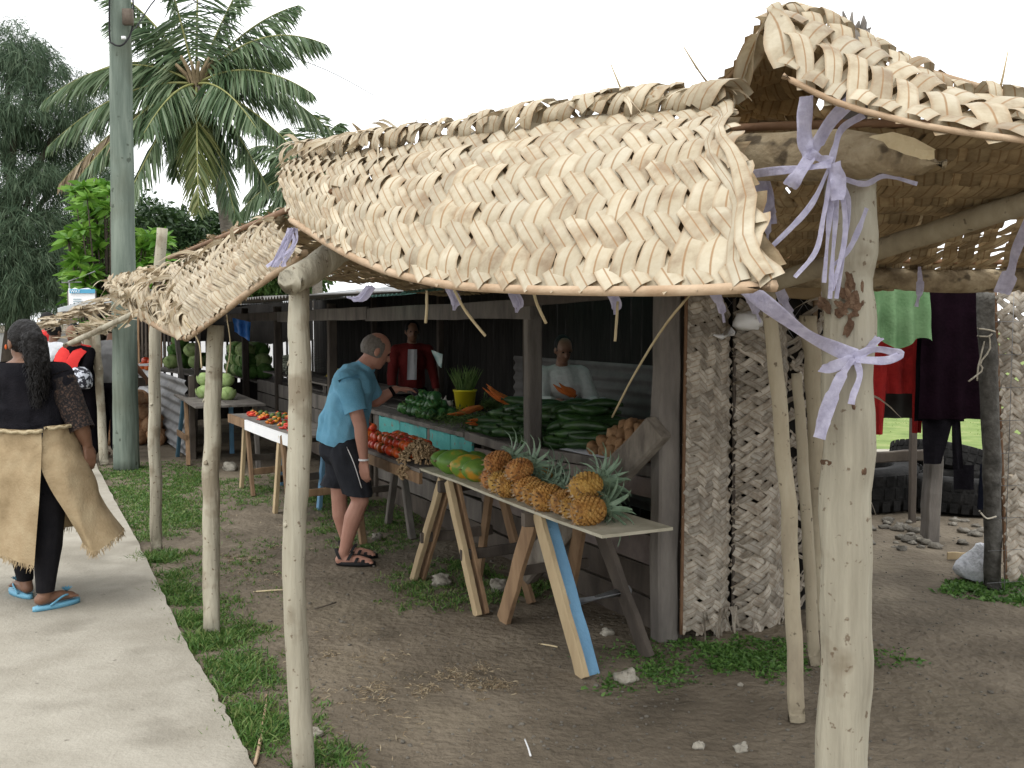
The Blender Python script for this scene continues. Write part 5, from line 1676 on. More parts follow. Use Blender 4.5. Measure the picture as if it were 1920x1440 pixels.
rsh, lsh = w_(112, 706, .03), w_(-8, 706, .07)
rel, rwr = w_(150, 796, -.02), w_(163, 832, .02)
lel, lwr = w_(-40, 800, .12), w_(-35, 850, .25)
chain(g, [(rsh, .062), (rel, .047), (rel.lerp(rwr, .4), .044), (rwr, .029)])
chain(g, [(lsh, .062), (lel, .047), (lwr, .029)])
chain(g, [(che + V((0, 0, .03)), .10), (rsh, .062)]); chain(g, [(che + V((0, 0, .03)), .10), (lsh, .062)])
hand(g, rwr, V((.22, -.05, -1)), V((-.8, .5, 0)), .5, -1, .95)
hand(g, lwr, V((-.1, .3, -1)), V((.8, .4, 0)), .5, 1, .95)
hc, hf, hu = w_(46, 640, .06), V((-.72, .68, -.08)), V((.02, -.05, 1))
head(g, hc, hf, hu, 1.06)
place('body', melt('body', g, SKIN_B, .0065, 5), t)
eyes(t, hc, hf, hu, 1.06)
g = G(); xx = hf.normalized(); uu = (hu - xx * hu.dot(xx)).normalized(); zz = xx.cross(uu); M3 = Matrix((zz, xx, uu)).transposed()
g.ell(hc + uu * .022 - xx * .014, (.088, .104, .102), 18, 14, M3)
hairo = place('hair', melt('hair', g, HAIRB, .006, 2, .003, 50, cuts=((hc + xx * .055, (xx - uu * .45).normalized()), (hc - uu * .062, -uu))), t)
# ponytail: tapered mass with many loose curls
pt = [w_(54, 622, -.06), w_(64, 640, -.10), w_(70, 672, -.10), w_(74, 705, -.09), w_(72, 740, -.08)]
g = G(); chain(g, list(zip(pt, (.045, .062, .064, .052, .022))))
pony = place('ponytail', melt('ponytail', g, HAIRB, .007, 3, .012, 45), t)
g = G()
for i in range(420):
    s = R.random(); c = catmull(pt, s); r0 = catmull([V((v_, 0, 0)) for v_ in (.045, .064, .066, .055, .028)], s).x
    an = R.uniform(0, 6.28); o = V((math.cos(an), math.sin(an), 0))
    ph, rr2 = R.uniform(0, 6), R.uniform(.004, .010)
    P = [c + o * (r0 * .8 + .006 * k * .5) + V((rr2 * math.cos(ph + k * 1.5), rr2 * math.sin(ph + k * 1.5), -.014 * k)) for k in range(7)]
    g.strip(P, [V((o.y, -o.x, .3)).normalized()] * 7, [.005, .006, .006, .005, .005, .004, .001])
part('curls', g, HAIRB, pony)
g = G(); g.ell(w_(55, 622, -.055), (.038, .025, .03), 12, 8); part('hair_tie', g, BLKT, t)
g = G()     # black top
g.ell(wst, (.215, .168, .16)); g.ell(che, (.215, .155, .14)); g.ell(w_(58, 800, .05), (.222, .175, .10))
chain(g, [(w_(58, 800, .05), .168), (wst, .16), (che, .15)])
chain(g, [(w_(88, 790, .04), .14), (w_(92, 720, .04), .11)]); chain(g, [(w_(26, 790, .06), .14), (w_(20, 720, .06), .11)])
chain(g, [(che + V((0, 0, .05)), .115), (nk - V((0, 0, .01)), .072)])
chain(g, [(che + V((0, 0, .05)), .10), (rsh, .078)]); chain(g, [(che + V((0, 0, .05)), .10), (lsh, .078)])
chain(g, [(rsh, .080), (rsh.lerp(rel, .25), .077)]); chain(g, [(lsh, .080), (lsh.lerp(lel, .25), .077)])
place('top', melt('top', g, BLKT, .008, 6, .008, 12, 5, cuts=((w_(50, 812, 0), V((0, 0, -1))), (nk + V((0, 0, .004)), V((0, 0, 1))))), t)
top_o = [c_ for c_ in t.children if c_.name.startswith('top')][0]
LACE = mat('black_lace', [(.006, .005, .006), (.016, .012, .011), (.07, .042, .030)], 90, 2, .9, .4, 140, var=0, contrast=(.3, .52, .66))
sleeve(top_o, rsh, rel + (rel - rsh) * .12, .080, .066, LACE, 4)
sleeve(top_o, lsh, lel + (lel - lsh) * .12, .080, .066, LACE, 5)
g = G()     # leggings
chain(g, [(rhp, .116), (rkn, .080), (rkn.lerp(rr_f, .3), .076), (rkn.lerp(rr_f, .95), .047)])
chain(g, [(lhp, .116), (lkn, .080), (lkn.lerp(lf_f, .3), .074), (lkn.lerp(lf_f, .95), .047)])
g.ell(pel, (.200, .165, .15))
place('leggings', melt('leggings', g, LEGG, .008, 4, .003, 16, 2, cuts=((V((0, 0, .135)), V((0, 0, -1))),)), t)
# waist mat: stiff woven sheet wrapped round, open at the back
MATT = mat('tan_waist_mat', [(.25, .185, .105), (.33, .25, .15), (.39, .31, .195)], 7, 8, .9, .22, 90, (1, 1, 1), 0, .15, second=((.24, .175, .10), 2.2, .56, .2, .4))
hem_ = [(150, 1016, 5.32), (183, 1036, 5.26), (226, 1002, 5.42), (200, 985, 5.80), (100, 990, 5.95), (-20, 1000, 5.88), (-75, 1012, 5.58), (-32, 1032, 5.36), (15, 1046, 5.28), (64, 1060, 5.24)]
mid_ = [(79, 884, 5.235), (128, 880, 5.28), (170, 876, 5.46), (135, 880, 5.72), (60, 885, 5.76), (-8, 885, 5.72), (-46, 890, 5.50), (-14, 890, 5.32), (35, 888, 5.25), (76, 888, 5.222)]
wai_ = [(82, 800, 5.235), (118, 796, 5.30), (138, 792, 5.46), (115, 792, 5.66), (60, 794, 5.70), (2, 796, 5.66), (-24, 800, 5.48), (0, 803, 5.32), (40, 806, 5.245), (78, 804, 5.225)]
hemP, midP, waiP = [[at(*p) for p in q] for q in (hem_, mid_, wai_)]
g = G(); v, f = [], []
nu, nv_ = 70, 30
for j in range(nv_ + 1):
    for i in range(nu + 1):
        s, u = i / nu, j / nv_
        a_, b_, c_ = catmull(waiP, s), catmull(midP, s), catmull(hemP, s)
        p = catmull([a_, b_, c_ + (c_ - b_) * .10], min(u * .955, 1))
        cc = V((at(58, 880, 5.5).x, 5.5, p.z)); o = (p - cc).normalized()
        k = .022 * u * math.sin(s * 19 + 2 * u) + .024 * noise.noise(V((s * 9, u * 3.0, 1))) + .009 * noise.noise(V((s * 24 + u * 5, u * 7, 4)))
        v.append(p + o * k)
for j in range(nv_):
    for i in range(nu):
        q = j * (nu + 1) + i
        f.append((q, q + 1, q + nu + 2, q + nu + 1))
g.add(v, f)
sk = part('waist_mat', g, MATT, t)
g2 = G()
hemrow = [V(v[nv_ * (nu + 1) + i]) for i in range(nu + 1)]
for i in range(520):
    s = R.random() * nu; k = min(int(s), nu - 1); p = hemrow[k].lerp(hemrow[k + 1], s - k)
    l = R.uniform(.012, .045); d = V((R.uniform(-.5, .5), R.uniform(-.5, .5), -1))
    g2.strip([p + V((0, 0, .004)), p + d * l * .5, p + d * l + V((R.uniform(-.01, .01), 0, 0))], [V((1, 0, 0))] * 3, [.004, .004, .001])
part('fringe', g2, MATT, sk, kind='stuff')
g = G(); P = [catmull(waiP, i / 60) + V((0, 0, -.012 + .004 * math.sin(i * 1.7))) for i in range(61)]
cc = at(58, 800, 5.46)
P = [p + (V((p.x, p.y, cc.z)) - cc).normalized() * .016 for p in P]
g.tube(P, .010, 6, .5, 3); part('cord_belt', g, mat('plaited_cord', [(.30, .24, .14), (.42, .35, .23)], 40, 3, .9, .5), t)
FLIP = mat('blue_flip_flop', [(.12, .32, .46), (.17, .40, .54)], 8, 3, .5, .05, var=0)
for a_, tg in ((rr_f, tr), (lf_f, tl_)):
    f0 = V((a_.x, a_.y, .036)); sd = V((-tg.y, tg.x, 0)); g = G(); out = []; n = 20
    for zz_ in (.0, .024):
        for k in range(n):
            an = 2 * math.pi * k / n
            out.append(f0 + tg * (.065 + .135 * math.cos(an)) + sd * (.042 + .008 * math.cos(an)) * math.sin(an) + V((0, 0, zz_)))
    g.add(out, [tuple(reversed(range(n))), tuple(range(n, 2 * n))] + [(k, (k + 1) % n, n + (k + 1) % n, n + k) for k in range(n)])
    o = part('flip_flop', g, FLIP, t)
    for s_ in (-1, 1):
        g = G(); g.tube(smooth_path([f0 + tg * .15 + V((0, 0, .05)), f0 + tg * .09 + sd * s_ * .034 + V((0, 0, .062)), f0 + tg * .01 + sd * s_ * .042 + V((0, 0, .026))], 8), .006, 6); part('strap', g, FLIP, o)
    g = G()
    for k in range(12):
        an = k * .55; d = V((math.cos(an), math.sin(an), .7)); c0 = f0 + tg * .125 + V((0, 0, .075))
        g.strip([c0, c0 + d * .018, c0 + d * .032], [d.cross(V((0, 0, 1))).normalized()] * 3, [.006, .016, .003])
    part('flower_bow', g, FLIP, o)
g = G(); g.ell(hc - hf.cross(hu).normalized() * .0 + V((-.084, -.04, -.03)), (.007, .007, .014), 8, 6); part('earring', g, mat('orange_bead', [(.55, .10, .02)], 5, 1, .4, 0), t)

# ---------------------------------------------------------------- people further off
def figure(label, base, h, facing, top, low, hair, skin=SKIN_B, arms=((.12, .10, -.25), (.12, .10, -.25)), bend=0.0, skirt=False, scarf=None, lowlen=.10, long_sleeve=False, headtilt=-.1, vox=.011, bulk=1.0):
    """a standing person of height h; arms: (forward, out, up) of the wrists from the elbows"""
    k = h / 1.7
    f = V((math.sin(facing), math.cos(facing), 0)); x = V((f.y, -f.x, 0)); U = V((0, 0, 1))
    P = lambda fx, sx, z: base + f * fx * k + x * sx * k + U * z * k
    t = thing('person', label, 'person', base)
    g, gt, gl = G(), G(), G()
    b = bend
    for s in (-1, 1):
        chain(g, [(P(0, s * .09, .86), .085 * k), (P(.01, s * .095, .47), .055 * k), (P(-.02, s * .1, .30), .055 * k), (P(-.03, s * .1, .08), .036 * k)])
        cap_g(g, P(-.03, s * .1, .045), .034 * k, P(.13, s * .12, .03), .026 * k)
    g.ell(P(0, 0, .90), (.14 * k, .14 * k, .12 * k)); chain(g, [(P(0, 0, .90), .13 * k), (P(b * .12, 0, 1.08), .125 * k), (P(b * .3, 0, 1.27), .12 * k)])
    sh = [P(b * .36, s * .185, 1.37 - b * .04) for s in (-1, 1)]
    chain(g, [(sh[0], .055 * k), (P(b * .36, 0, 1.38), .07 * k), (sh[1], .055 * k)])
    chain(g, [(P(b * .36, 0, 1.38), .06 * k), (P(b * .46, 0, 1.50), .052 * k)])
    hc = P(b * .52 + .02, 0, 1.585)
    hu = (U + f * (.25 * b)).normalized(); hf = (f + U * headtilt).normalized()
    head(g, hc, hf, hu, k)
    els, wrs = [], []
    for i, s in enumerate((-1, 1)):
        af, ao, au = arms[i]
        el = sh[i] + x * s * .05 * k - U * .25 * k + f * (.05 + .25 * max(0, af - .12)) * k
        wr = el + (f * af + x * s * ao * .3 + U * au).normalized() * .235 * k
        chain(g, [(sh[i], .052 * k), (el, .042 * k), (wr, .028 * k)])
        hand(g, wr, (wr - el), (-x * s + U * -.3), .6, s, k)
        els.append(el); wrs.append(wr)
        chain(gt, [(sh[i], .068 * k * bulk), (el if long_sleeve else sh[i].lerp(el, .62), .058 * k * bulk)])
        if long_sleeve: chain(gt, [(el, .058 * k * bulk), (el.lerp(wr, .75), .05 * k * bulk)])
    place('body', melt('body', g, skin, vox, 4), t); eyes(t, hc, hf, hu, k)
    chain(gt, [(P(0, 0, .98), .155 * k * bulk), (P(b * .12, 0, 1.10), .152 * k * bulk), (P(b * .3, 0, 1.27), .15 * k * bulk), (P(b * .36, 0, 1.36), .10 * k)])
    gt.ell(P(b * .3, 0, 1.24), (.19 * k * bulk, .17 * k * bulk, .15 * k)); chain(gt, [(sh[0], .066 * k), (P(b * .36, 0, 1.375), .085 * k), (sh[1], .066 * k)])
    place('top', melt('top', gt, top, vox, 5, .007, 14, h, cuts=((P(0, 0, .93), V((0, 0, -1))), (P(b * .42, 0, 1.455), (U + f * b * .6).normalized()))), t)
    if skirt:
        chain(gl, [(P(0, 0, .92), .155 * k), (P(0, 0, .55), .20 * k), (P(0, 0, lowlen + .1), .23 * k)])
    else:
        gl.ell(P(0, 0, .88), (.16 * k, .16 * k, .12 * k))
        for s in (-1, 1): chain(gl, [(P(0, s * .09, .86), .105 * k), (P(.01, s * .095, .47), .078 * k), (P(-.02, s * .1, lowlen + .05), .066 * k)])
    place('skirt' if skirt else 'trousers', melt('lower', gl, low, vox, 4, .006, 12, h + 2, cuts=((P(0, 0, .99), U), (P(0, 0, lowlen), -U))), t)
    gh = G(); zx = hf.cross(hu); M3 = Matrix((zx, hf, hu)).transposed()
    gh.ell(hc + hu * .024 * k - hf * .014 * k, (.086 * k, .102 * k, .10 * k), 14, 10, M3)
    if hair == 'bun': gh.ell(hc - hf * .10 * k + hu * .03 * k, (.05 * k,) * 3, 12, 8)
    place('hair', melt('hair', gh, HAIRB, .009, 2, .003, 50, cuts=((hc + hf * .062 * k + hu * .03 * k, (hf - hu * .8).normalized()), (hc - hu * .06 * k, -hu))), t)
    if scarf:
        gs_ = G(); Q = [P(b * .3 + .21, -.07, .98), P(b * .36 + .20, -.09, 1.26), P(b * .36 - .02, -.10, 1.44), P(b * .36 - .09, 0, 1.45), P(b * .36 - .02, .10, 1.44), P(b * .36 + .20, .09, 1.26), P(b * .3 + .22, .03, .92)]
        Q = smooth_path(Q, 26)
        gs_.strip(Q, [(x + U * .2).normalized()] * 26, [.17 * k] * 26, .03, [f] * 26); part('scarf', gs_, scarf, t)
    return t, wrs
WT = mat('white_tshirt', [(.62, .64, .68), (.70, .72, .75)], 8, 4, .9, .2, 80, var=0)
GT = mat('grey_tshirt', [(.15, .15, .15), (.20, .20, .20)], 8, 4, .9, .2, 80, var=0)
RED = mat('bright_red_cloth', [(.46, .02, .02), (.58, .035, .03)], 8, 4, .85, .2, 80, var=0)
figure('shopper in a white T-shirt and black skirt with black hair tied up', gnd(100, 848), 1.60, rad(20), WT, BLK, 'bun', arms=((.5, .1, -.5), (.4, .0, -.6)), bend=.12, skirt=True)
figure('person in a red shirt partly hidden by the white-shirted shopper', gnd(80, 806), 1.74, rad(70), RED, BLK, 'short', bend=.2)
tt, wr = figure('person in black with a bright red scarf facing the path', gnd(160, 866), 1.58, rad(195), BLK, BLK, 'bun', bend=.25, scarf=RED, long_sleeve=True, arms=((.6, -.2, -.35), (.6, -.5, -.3)), headtilt=-.3)
p = at(150, 712, 10.9)
g = G(); g.lathe([(.10, 0), (.13, .03), (.13, .14), (.10, .2), (.05, .24)], 14, Matrix.Translation(p - V((0, 0, .1))), .3, 2)
solo('patterned_bag', g, mat('patterned_cloth', [(.03, .03, .04), (.5, .52, .58)], 22, 2, .7, .2, contrast=(.5, .56)), 'black and white patterned bag held by the red-scarfed person', 'bag')
figure('person in a grey T-shirt and black trousers behind the utility pole', gnd(207, 858), 1.64, rad(15), GT, BLK, 'bun', bend=.18, arms=((.5, .3, -.4), (.5, .1, -.4)))
# person in red and white in the dark of the stall
t, wr = figure('person in a red jacket over a white shirt, dim behind the customer', sp(6.1, .95), 1.62, rad(165), REDJ, BLK, 'short', bend=.1, long_sleeve=True, vox=.011)
g = sheet_g([at(765, 655, 10.62), at(782, 655, 10.62), at(781, 712, 10.58), at(763, 712, 10.58)], 1, .008); part('white_shirt', g, mat('dull_white_cloth', [(.30, .30, .31), (.38, .38, .39)], 8, 3, .9, .2), t)
# seller behind the counter, head bowed over carrots
cb = sp(2.87, .98)
BLOUSE = mat('white_blouse', [(.50, .50, .48), (.60, .60, .58)], 30, 3, .9, .2, 80, var=0)
t, wr = figure('seller in a white blouse standing behind the cucumbers holding carrots', V((cb.x, cb.y, 0)), 1.50, rad(165), BLOUSE, BLK, 'bun', bend=.3, arms=((.7, -.6, .05), (.7, -.3, .1)), headtilt=-.35, long_sleeve=True, vox=.009, bulk=1.22)
c = (wr[0] + wr[1]) / 2
carrot_bunch('pair of carrots held in the hands of the seller', c + V((0, -.05, .04)), V((-.8, -.2, .45)), 3, .2, .25, False)
g = G(); g.lathe([(.02, .11), (.04, .07), (.075, .02), (.10, -.05), (.09, -.09)], 12, Matrix.Translation(wr[0] + V((.05, -.06, -.06))), .5, 3)
solo('plastic_bag', g, mat('clear_plastic', [(.36, .37, .39), (.5, .5, .52)], 9, 3, .3, .4, 20, var=0, spec=.5), 'thin plastic bag dangling from the hand of the seller', 'plastic bag')
# ================================================================== trees and plants
def foliage(name, cols, transl=.25, rough=.55):
    if name in MATS: return MATS[name]
    m = bpy.data.materials.new(name); MATS[name] = m
    m.use_nodes = True
    N, L = m.node_tree.nodes, m.node_tree.links
    b, out = N['Principled BSDF'], N['Material Output']
    ge = N.new('ShaderNodeNewGeometry'); cr = N.new('ShaderNodeValToRGB')
    el = cr.color_ramp.elements
    for i, c in enumerate(cols):
        pos = i / (len(cols) - 1)
        e = el[i] if i < 2 else el.new(pos)
        e.position = pos; e.color = (*c, 1)
    L.new(ge.outputs['Random Per Island'], cr.inputs['Fac'])
    L.new(cr.outputs[0], b.inputs['Base Color'])
    b.inputs['Roughness'].default_value = rough
    b.inputs['Specular IOR Level'].default_value = .3
    tr = N.new('ShaderNodeBsdfTranslucent'); L.new(cr.outputs[0], tr.inputs['Color'])
    ms = N.new('ShaderNodeMixShader'); ms.inputs[0].default_value = transl
    L.new(b.outputs[0], ms.inputs[1]); L.new(tr.outputs[0], ms.inputs[2]); L.new(ms.outputs[0], out.inputs['Surface'])
    return m
RN = np.random.default_rng(5)
def unit(a): return a / np.maximum(np.linalg.norm(a, axis=1, keepdims=True), 1e-6)
def leaf_mesh(name, P, D, L, W, m, bend=0.0, S=None):
    """many leaf blades as one mesh: base P, direction D, length L, width W (arrays); bend droops the tip"""
    n = len(P)
    D = unit(D)
    if S is None: S = unit(np.cross(D, unit(RN.normal(size=(n, 3)))))
    L = np.asarray(L).reshape(-1, 1) * np.ones((n, 1)); W = np.asarray(W).reshape(-1, 1) * np.ones((n, 1))
    mid = P + D * L * .5 + np.array([0, 0, -.25]) * bend * L
    tip = P + D * L + np.array([0, 0, -1.0]) * bend * L
    v = np.empty((n, 6, 3))
    v[:, 0] = P - S * W * .25; v[:, 1] = P + S * W * .25
    v[:, 2] = mid + S * W * .5; v[:, 3] = mid - S * W * .5
    v[:, 4] = tip + S * W * .06; v[:, 5] = tip - S * W * .06
    me = bpy.data.meshes.new(name)
    me.vertices.add(n * 6); me.vertices.foreach_set('co', v.astype(np.float32).ravel())
    q = (np.arange(n) * 6)[:, None]
    f = np.concatenate([q + np.array([0, 1, 2, 3]), q + np.array([3, 2, 4, 5])], axis=1).reshape(-1)
    me.loops.add(n * 8); me.loops.foreach_set('vertex_index', f.astype(np.int32))
    me.polygons.add(n * 2); me.polygons.foreach_set('loop_start', np.arange(0, n * 8, 4, dtype=np.int32))
    me.polygons.foreach_set('loop_total', np.full(n * 2, 4, dtype=np.int32))
    me.materials.append(m)
    me.update(calc_edges=True)
    return me

TRUNK = mat('palm_trunk', [(.10, .09, .075), (.17, .15, .125), (.23, .205, .17)], 9, 6, .9, .6, 18, (1, 1, 2.5), 0)
BARKD = mat('dark_bark', [(.045, .036, .028), (.09, .072, .055)], 8, 6, .95, .6, 20, (1, 1, .4), 0)
PALM_G = foliage('coconut_frond_green', [(.045, .085, .038), (.08, .13, .06), (.135, .19, .10), (.22, .27, .16)], .2, .38)
PALM_Y = foliage('ageing_frond', [(.07, .105, .035), (.12, .15, .05), (.19, .19, .07)], .25, .45)
PALM_D = foliage('dry_frond', [(.20, .15, .09), (.30, .24, .16)], .15, .6)

def frond(t, c, tip, rise, m, n=64, ll=.62, w=.038, rib=PALM_G, seed=0):
    """one palm leaf: arching rachis with two ranks of hanging leaflets"""
    rr = np.random.default_rng(seed)
    mid = c.lerp(tip, .48) + V((0, 0, rise))
    Q = []
    for i in range(25):
        u = i / 24
        Q.append(c * (1 - u) ** 2 + mid * 2 * u * (1 - u) + tip * u * u)
    g = G(); g.tube(Q, [.030 * (1 - .85 * i / 24) + .004 for i in range(25)], 5)
    o = part('frond', g, RIBG, t)
    A, B_, Ls, Ws, Ss = [], [], [], [], []
    for i in range(n):
        u = .14 + .86 * i / (n - 1)
        p = c * (1 - u) ** 2 + mid * 2 * u * (1 - u) + tip * u * u
        d = ((mid - c) * (1 - u) + (tip - mid) * u).normalized()
        x, y = frame(d)
        for s in (-1, 1):
            j = rr.normal(size=3) * .10
            dd = x * s * (.8) + d * (.50 + .45 * u) + V((0, 0, -.62 - .45 * rr.random())) + V(j)
            A.append(p); B_.append(dd.normalized())
            Ls.append(ll * (math.sin(math.pi * min(.97, .22 + .74 * u)) ** .7) * rr.uniform(.85, 1.1)); Ws.append(w * rr.uniform(.8, 1.2))
    me = leaf_mesh('leaflets', np.array(A), np.array(B_), np.array(Ls), np.array(Ws), m, .22)
    place('leaflets', me, o)
RIBG = mat('green_rachis', [(.16, .17, .06), (.24, .24, .09)], 5, 3, .6, 0)
def palm_tree(label, trunk_pts, r, Y, cx, cy, tips, ll=.62, seed=0, n=64, w=.04):
    t = thing('palm_tree', label, 'palm tree', V((trunk_pts[0].x, trunk_pts[0].y, 0)))
    Q = smooth_path(trunk_pts, 40)
    g = G(); g.tube(Q, [r * (1.25 - .4 * i / 39) * (1 + .05 * (i % 2)) for i in range(40)], 12, .06, seed)
    part('trunk', g, TRUNK, t)
    c = at(cx, cy, Y)
    g = G()
    for i in range(14):
        a = i * 2.4; d = V((math.cos(a), math.sin(a), .9 + .3 * (i % 2)))
        g.tube([c - V((0, 0, .35)), c + d * .2, c + d * .45], [.06, .05, .03], 6)
    part('leaf_bases', g, mat('palm_sheath', [(.16, .12, .07), (.26, .20, .12)], 8, 4, .9, .3), t)
    for i, tp in enumerate(tips):
        px, py, dY, rise = tp[:4]
        m = tp[4] if len(tp) > 4 else PALM_G
        frond(t, c, at(px, py, Y + dY), rise, m, n, ll, w, seed=seed * 50 + i)
    return t
tp1 = [(612, 84, -.4, 1.15), (585, 175, -1.2, .8), (570, 300, -1.5, .55), (625, 250, .5, 1.0), (470, -60, .6, .3), (560, 10, .8, .6), (372, -150, .6, 0), (300, -90, -.2, .3), (190, -30, .3, .7), (205, 40, 1.0, .8),
       (82, 190, -.5, 1.2), (150, 150, .8, .9), (90, 275, -1.0, .9), (150, 330, -1.4, .6), (235, 380, -1.6, .45), (372, 392, -2.2, .35, PALM_Y), (440, 400, -1.0, .35), (505, 360, -.8, .5), (270, 250, -2.0, .5), (480, 240, -2.2, .6),
       (330, 330, 1.4, .5), (540, 110, 1.5, .9), (230, 150, 1.6, .8), (112, 345, -1.2, .6, PALM_D)]
palm_tree('tall coconut palm with a full drooping crown next to the utility pole', [V((at(440, 600, 23).x, 23, -.1)), at(432, 500, 23), at(418, 380, 23), at(392, 260, 23), at(370, 160, 23)], .13, 23, 368, 158, tp1, .92, 1, 105, .050)
palm_tree('second coconut palm showing between the first palm and the awning', [V((at(600, 600, 31).x, 31, -.1)), at(592, 480, 31), at(580, 350, 31)], .14, 31, 578, 335,
          [(440, 300, 0, 1.4), (430, 425, -1, 1.0), (480, 430, -1, .6), (640, 230, .5, .7), (600, 215, 0, .2), (540, 240, .8, .6), (500, 330, 1, .9), (460, 370, .5, 1.2), (680, 330, 0, .9), (520, 440, .4, .5)], 1.05, 2, 70, .06)

def blob_points(c, r, n, hollow=.35):
    d = unit(RN.normal(size=(n, 3)))
    return np.array(c) + d * (np.array(r) * (hollow + (1 - hollow) * RN.random((n, 1)) ** .5))
def tree(name, label, base, trunk_r, h, blobs, leaf, L, W, n_per, droop, group=None, limbs=True, bark=BARKD, hollow=.3, jit=.8):
    t = thing(name, label, 'tree', base, group)
    g = G()
    top = V((base.x, base.y, h * .75))
    g.tube(smooth_path([base - V((0, 0, .1)), base.lerp(top, .5) + V((trunk_r, 0, 0)), top], 14), [trunk_r * (1.2 - .9 * i / 13) for i in range(14)], 9, .15, trunk_r)
    for (c, r) in blobs:
        c = V(c); s = base.lerp(top, min(.95, max(.25, (c.z - r[2]) / max(h, .1))))
        mid = s.lerp(c, .55) + V((0, 0, -.12 * (c - s).length))
        g.tube(smooth_path([s, mid, c], 8), [trunk_r * .45 * (1 - .8 * i / 7) + .012 for i in range(8)], 6, .2, c.x)
    part('trunk', g, bark, t)
    P, D = [], []
    for (c, r) in blobs:
        k = int(n_per * (r[0] * r[1] * r[2]) ** .55)
        # leaves gather in sprays inside each mass so that gaps stay open
        ns = max(6, k // 22)
        sc_ = blob_points(c, r, ns, hollow)
        pp = np.repeat(sc_, 22, axis=0) + RN.normal(size=(ns * 22, 3)) * (.16 * min(r)) * jit
        dd = unit(pp - np.array(c)) * .6 + RN.normal(size=(len(pp), 3)) * .55 + np.array([0, 0, -droop])
        P.append(pp); D.append(dd)
    P, D = np.concatenate(P), np.concatenate(D)
    me = leaf_mesh('crown', P, D, L * RN.uniform(.7, 1.25, len(P)), W * RN.uniform(.7, 1.2, len(P)), leaf, .25)
    o = place('crown', me, t); o['kind'] = 'stuff'
    return t
CAS = foliage('casuarina_needles', [(.036, .068, .036), (.065, .105, .058), (.11, .15, .088)], .15, .7)
DKG = foliage('dark_leaves', [(.014, .035, .012), (.03, .062, .02), (.055, .10, .03)], .2, .5)
MDG = foliage('mid_leaves', [(.03, .07, .015), (.06, .12, .025), (.10, .18, .045)], .25, .5)
BRG = foliage('bright_leaves', [(.05, .14, .015), (.10, .23, .025), (.18, .33, .05)], .3, .45)
def B(px, py, Y, rx, ry, rz):
    return (tuple(at(px, py, Y)), (rx, ry, rz))
b_ = V((at(20, 600, 27).x, 27, 0))
tree('casuarina_tree', 'tall dark feathery casuarina at the left picture edge', b_, .30, 8.5,
     [B(60, 120, 27, .9, 1.2, .8), B(15, 100, 27.5, 1.0, 1.2, .9), B(130, 190, 27, 1.1, 1.1, .9), B(30, 210, 26.5, 1.3, 1.3, .8), B(-30, 260, 27, 1.5, 1.4, 1.1), B(95, 260, 27.6, .9, 1, .6), B(60, 340, 26.4, 1.1, 1.2, .7),
      B(-40, 400, 26.5, 1.3, 1.4, 1.0), B(45, 440, 26, 1.2, 1.2, .8), B(-10, 500, 26, 1.5, 1.5, 1.0), B(80, 500, 26.5, 1.1, 1.3, .9), B(60, 550, 26.2, 1.3, 1.3, .7), B(-50, 560, 26, 1.4, 1.4, .8), B(120, 420, 27.5, .7, .8, .6), B(105, 330, 27.8, .7, .8, .5)],
     CAS, .30, .018, 3700, .75, hollow=.05, jit=.6)
tree('casuarina_tree', 'further casuarina filling the gap behind the palm crown', V((at(200, 600, 36).x, 36, 0)), .25, 7,
     [B(180, 330, 36, 1.3, 1.3, 1.4), B(160, 450, 36, 1.7, 1.5, 1.4), B(240, 420, 36, 1.6, 1.5, 1.3), B(250, 520, 36, 2.0, 1.5, 1.2), B(150, 540, 36, 2, 1.5, 1.1)], CAS, .40, .024, 2200, .7, hollow=.10)
for i, (px, Y, h, lab, lf, bl) in enumerate((
        (330, 33, 3.5, 'dark bushy tree behind the sawn pole top', DKG, [(290, 460), (345, 450), (320, 500), (330, 545), (385, 500), (260, 520), (270, 430)]),
        (420, 36, 3.5, 'dark green tree beneath the coconut palm trunk', DKG, [(400, 490), (450, 465), (430, 530), (480, 500), (380, 440)]),
        (520, 34, 3.0, 'low mid green tree meeting the awning left end', MDG, [(500, 480), (540, 440), (520, 520), (560, 500), (470, 520)]))):
    tree('leafy_tree', lab, V((at(px, 600, Y).x, Y, 0)), .18, h, [B(x, y, Y + R.uniform(-.6, .6), 1.35, 1.2, 1.0) for x, y in bl], lf, .22, .10, 1700, .2, 'bushy trees behind the market')
# bright broad-leaved shrub beside the pole: rosettes of long leaves
t = thing('leafy_shrub', 'bright green large-leaved shrub left of the utility pole', 'shrub', V((at(200, 600, 17).x, 17, 0)))
g = G(); P, D, Ls = [], [], []
bs = V((at(200, 600, 17).x, 17, 0))
for i in range(170):
    px, py = R.uniform(105, 305), R.uniform(348, 610)
    if py < 440 and not (140 < px < 235): py += 90
    if py > 470 and px < 140: px += 30
    c = at(px, py, 17 + R.uniform(-.8, .9))
    g.tube(smooth_path([bs + V((R.uniform(-.2, .2), 0, 0)), bs.lerp(c, .6) + V((0, 0, -.2)), c], 7), [.03, .028, .024, .02, .016, .012, .008], 5)
    for k in range(20):
        a = k * 2.4; el = R.uniform(-.3, 1.0)
        d = V((math.cos(a) * math.cos(el), math.sin(a) * math.cos(el), math.sin(el)))
        P.append(c); D.append(d); Ls.append(R.uniform(.18, .36))
part('stems', g, BARKD, t)
o = place('leaves', leaf_mesh('leaves', np.array(P), np.array(D), np.array(Ls), np.array(Ls) * .30, BRG, .28), t); o['kind'] = 'stuff'
t = thing('leafy_shrub', 'darker green shrub between the utility pole and the sawn pole', 'shrub', V((at(268, 600, 19).x, 19, 0)))
P, D, Ls = [], [], []
g = G(); bs = V((at(268, 600, 19).x, 19, 0))
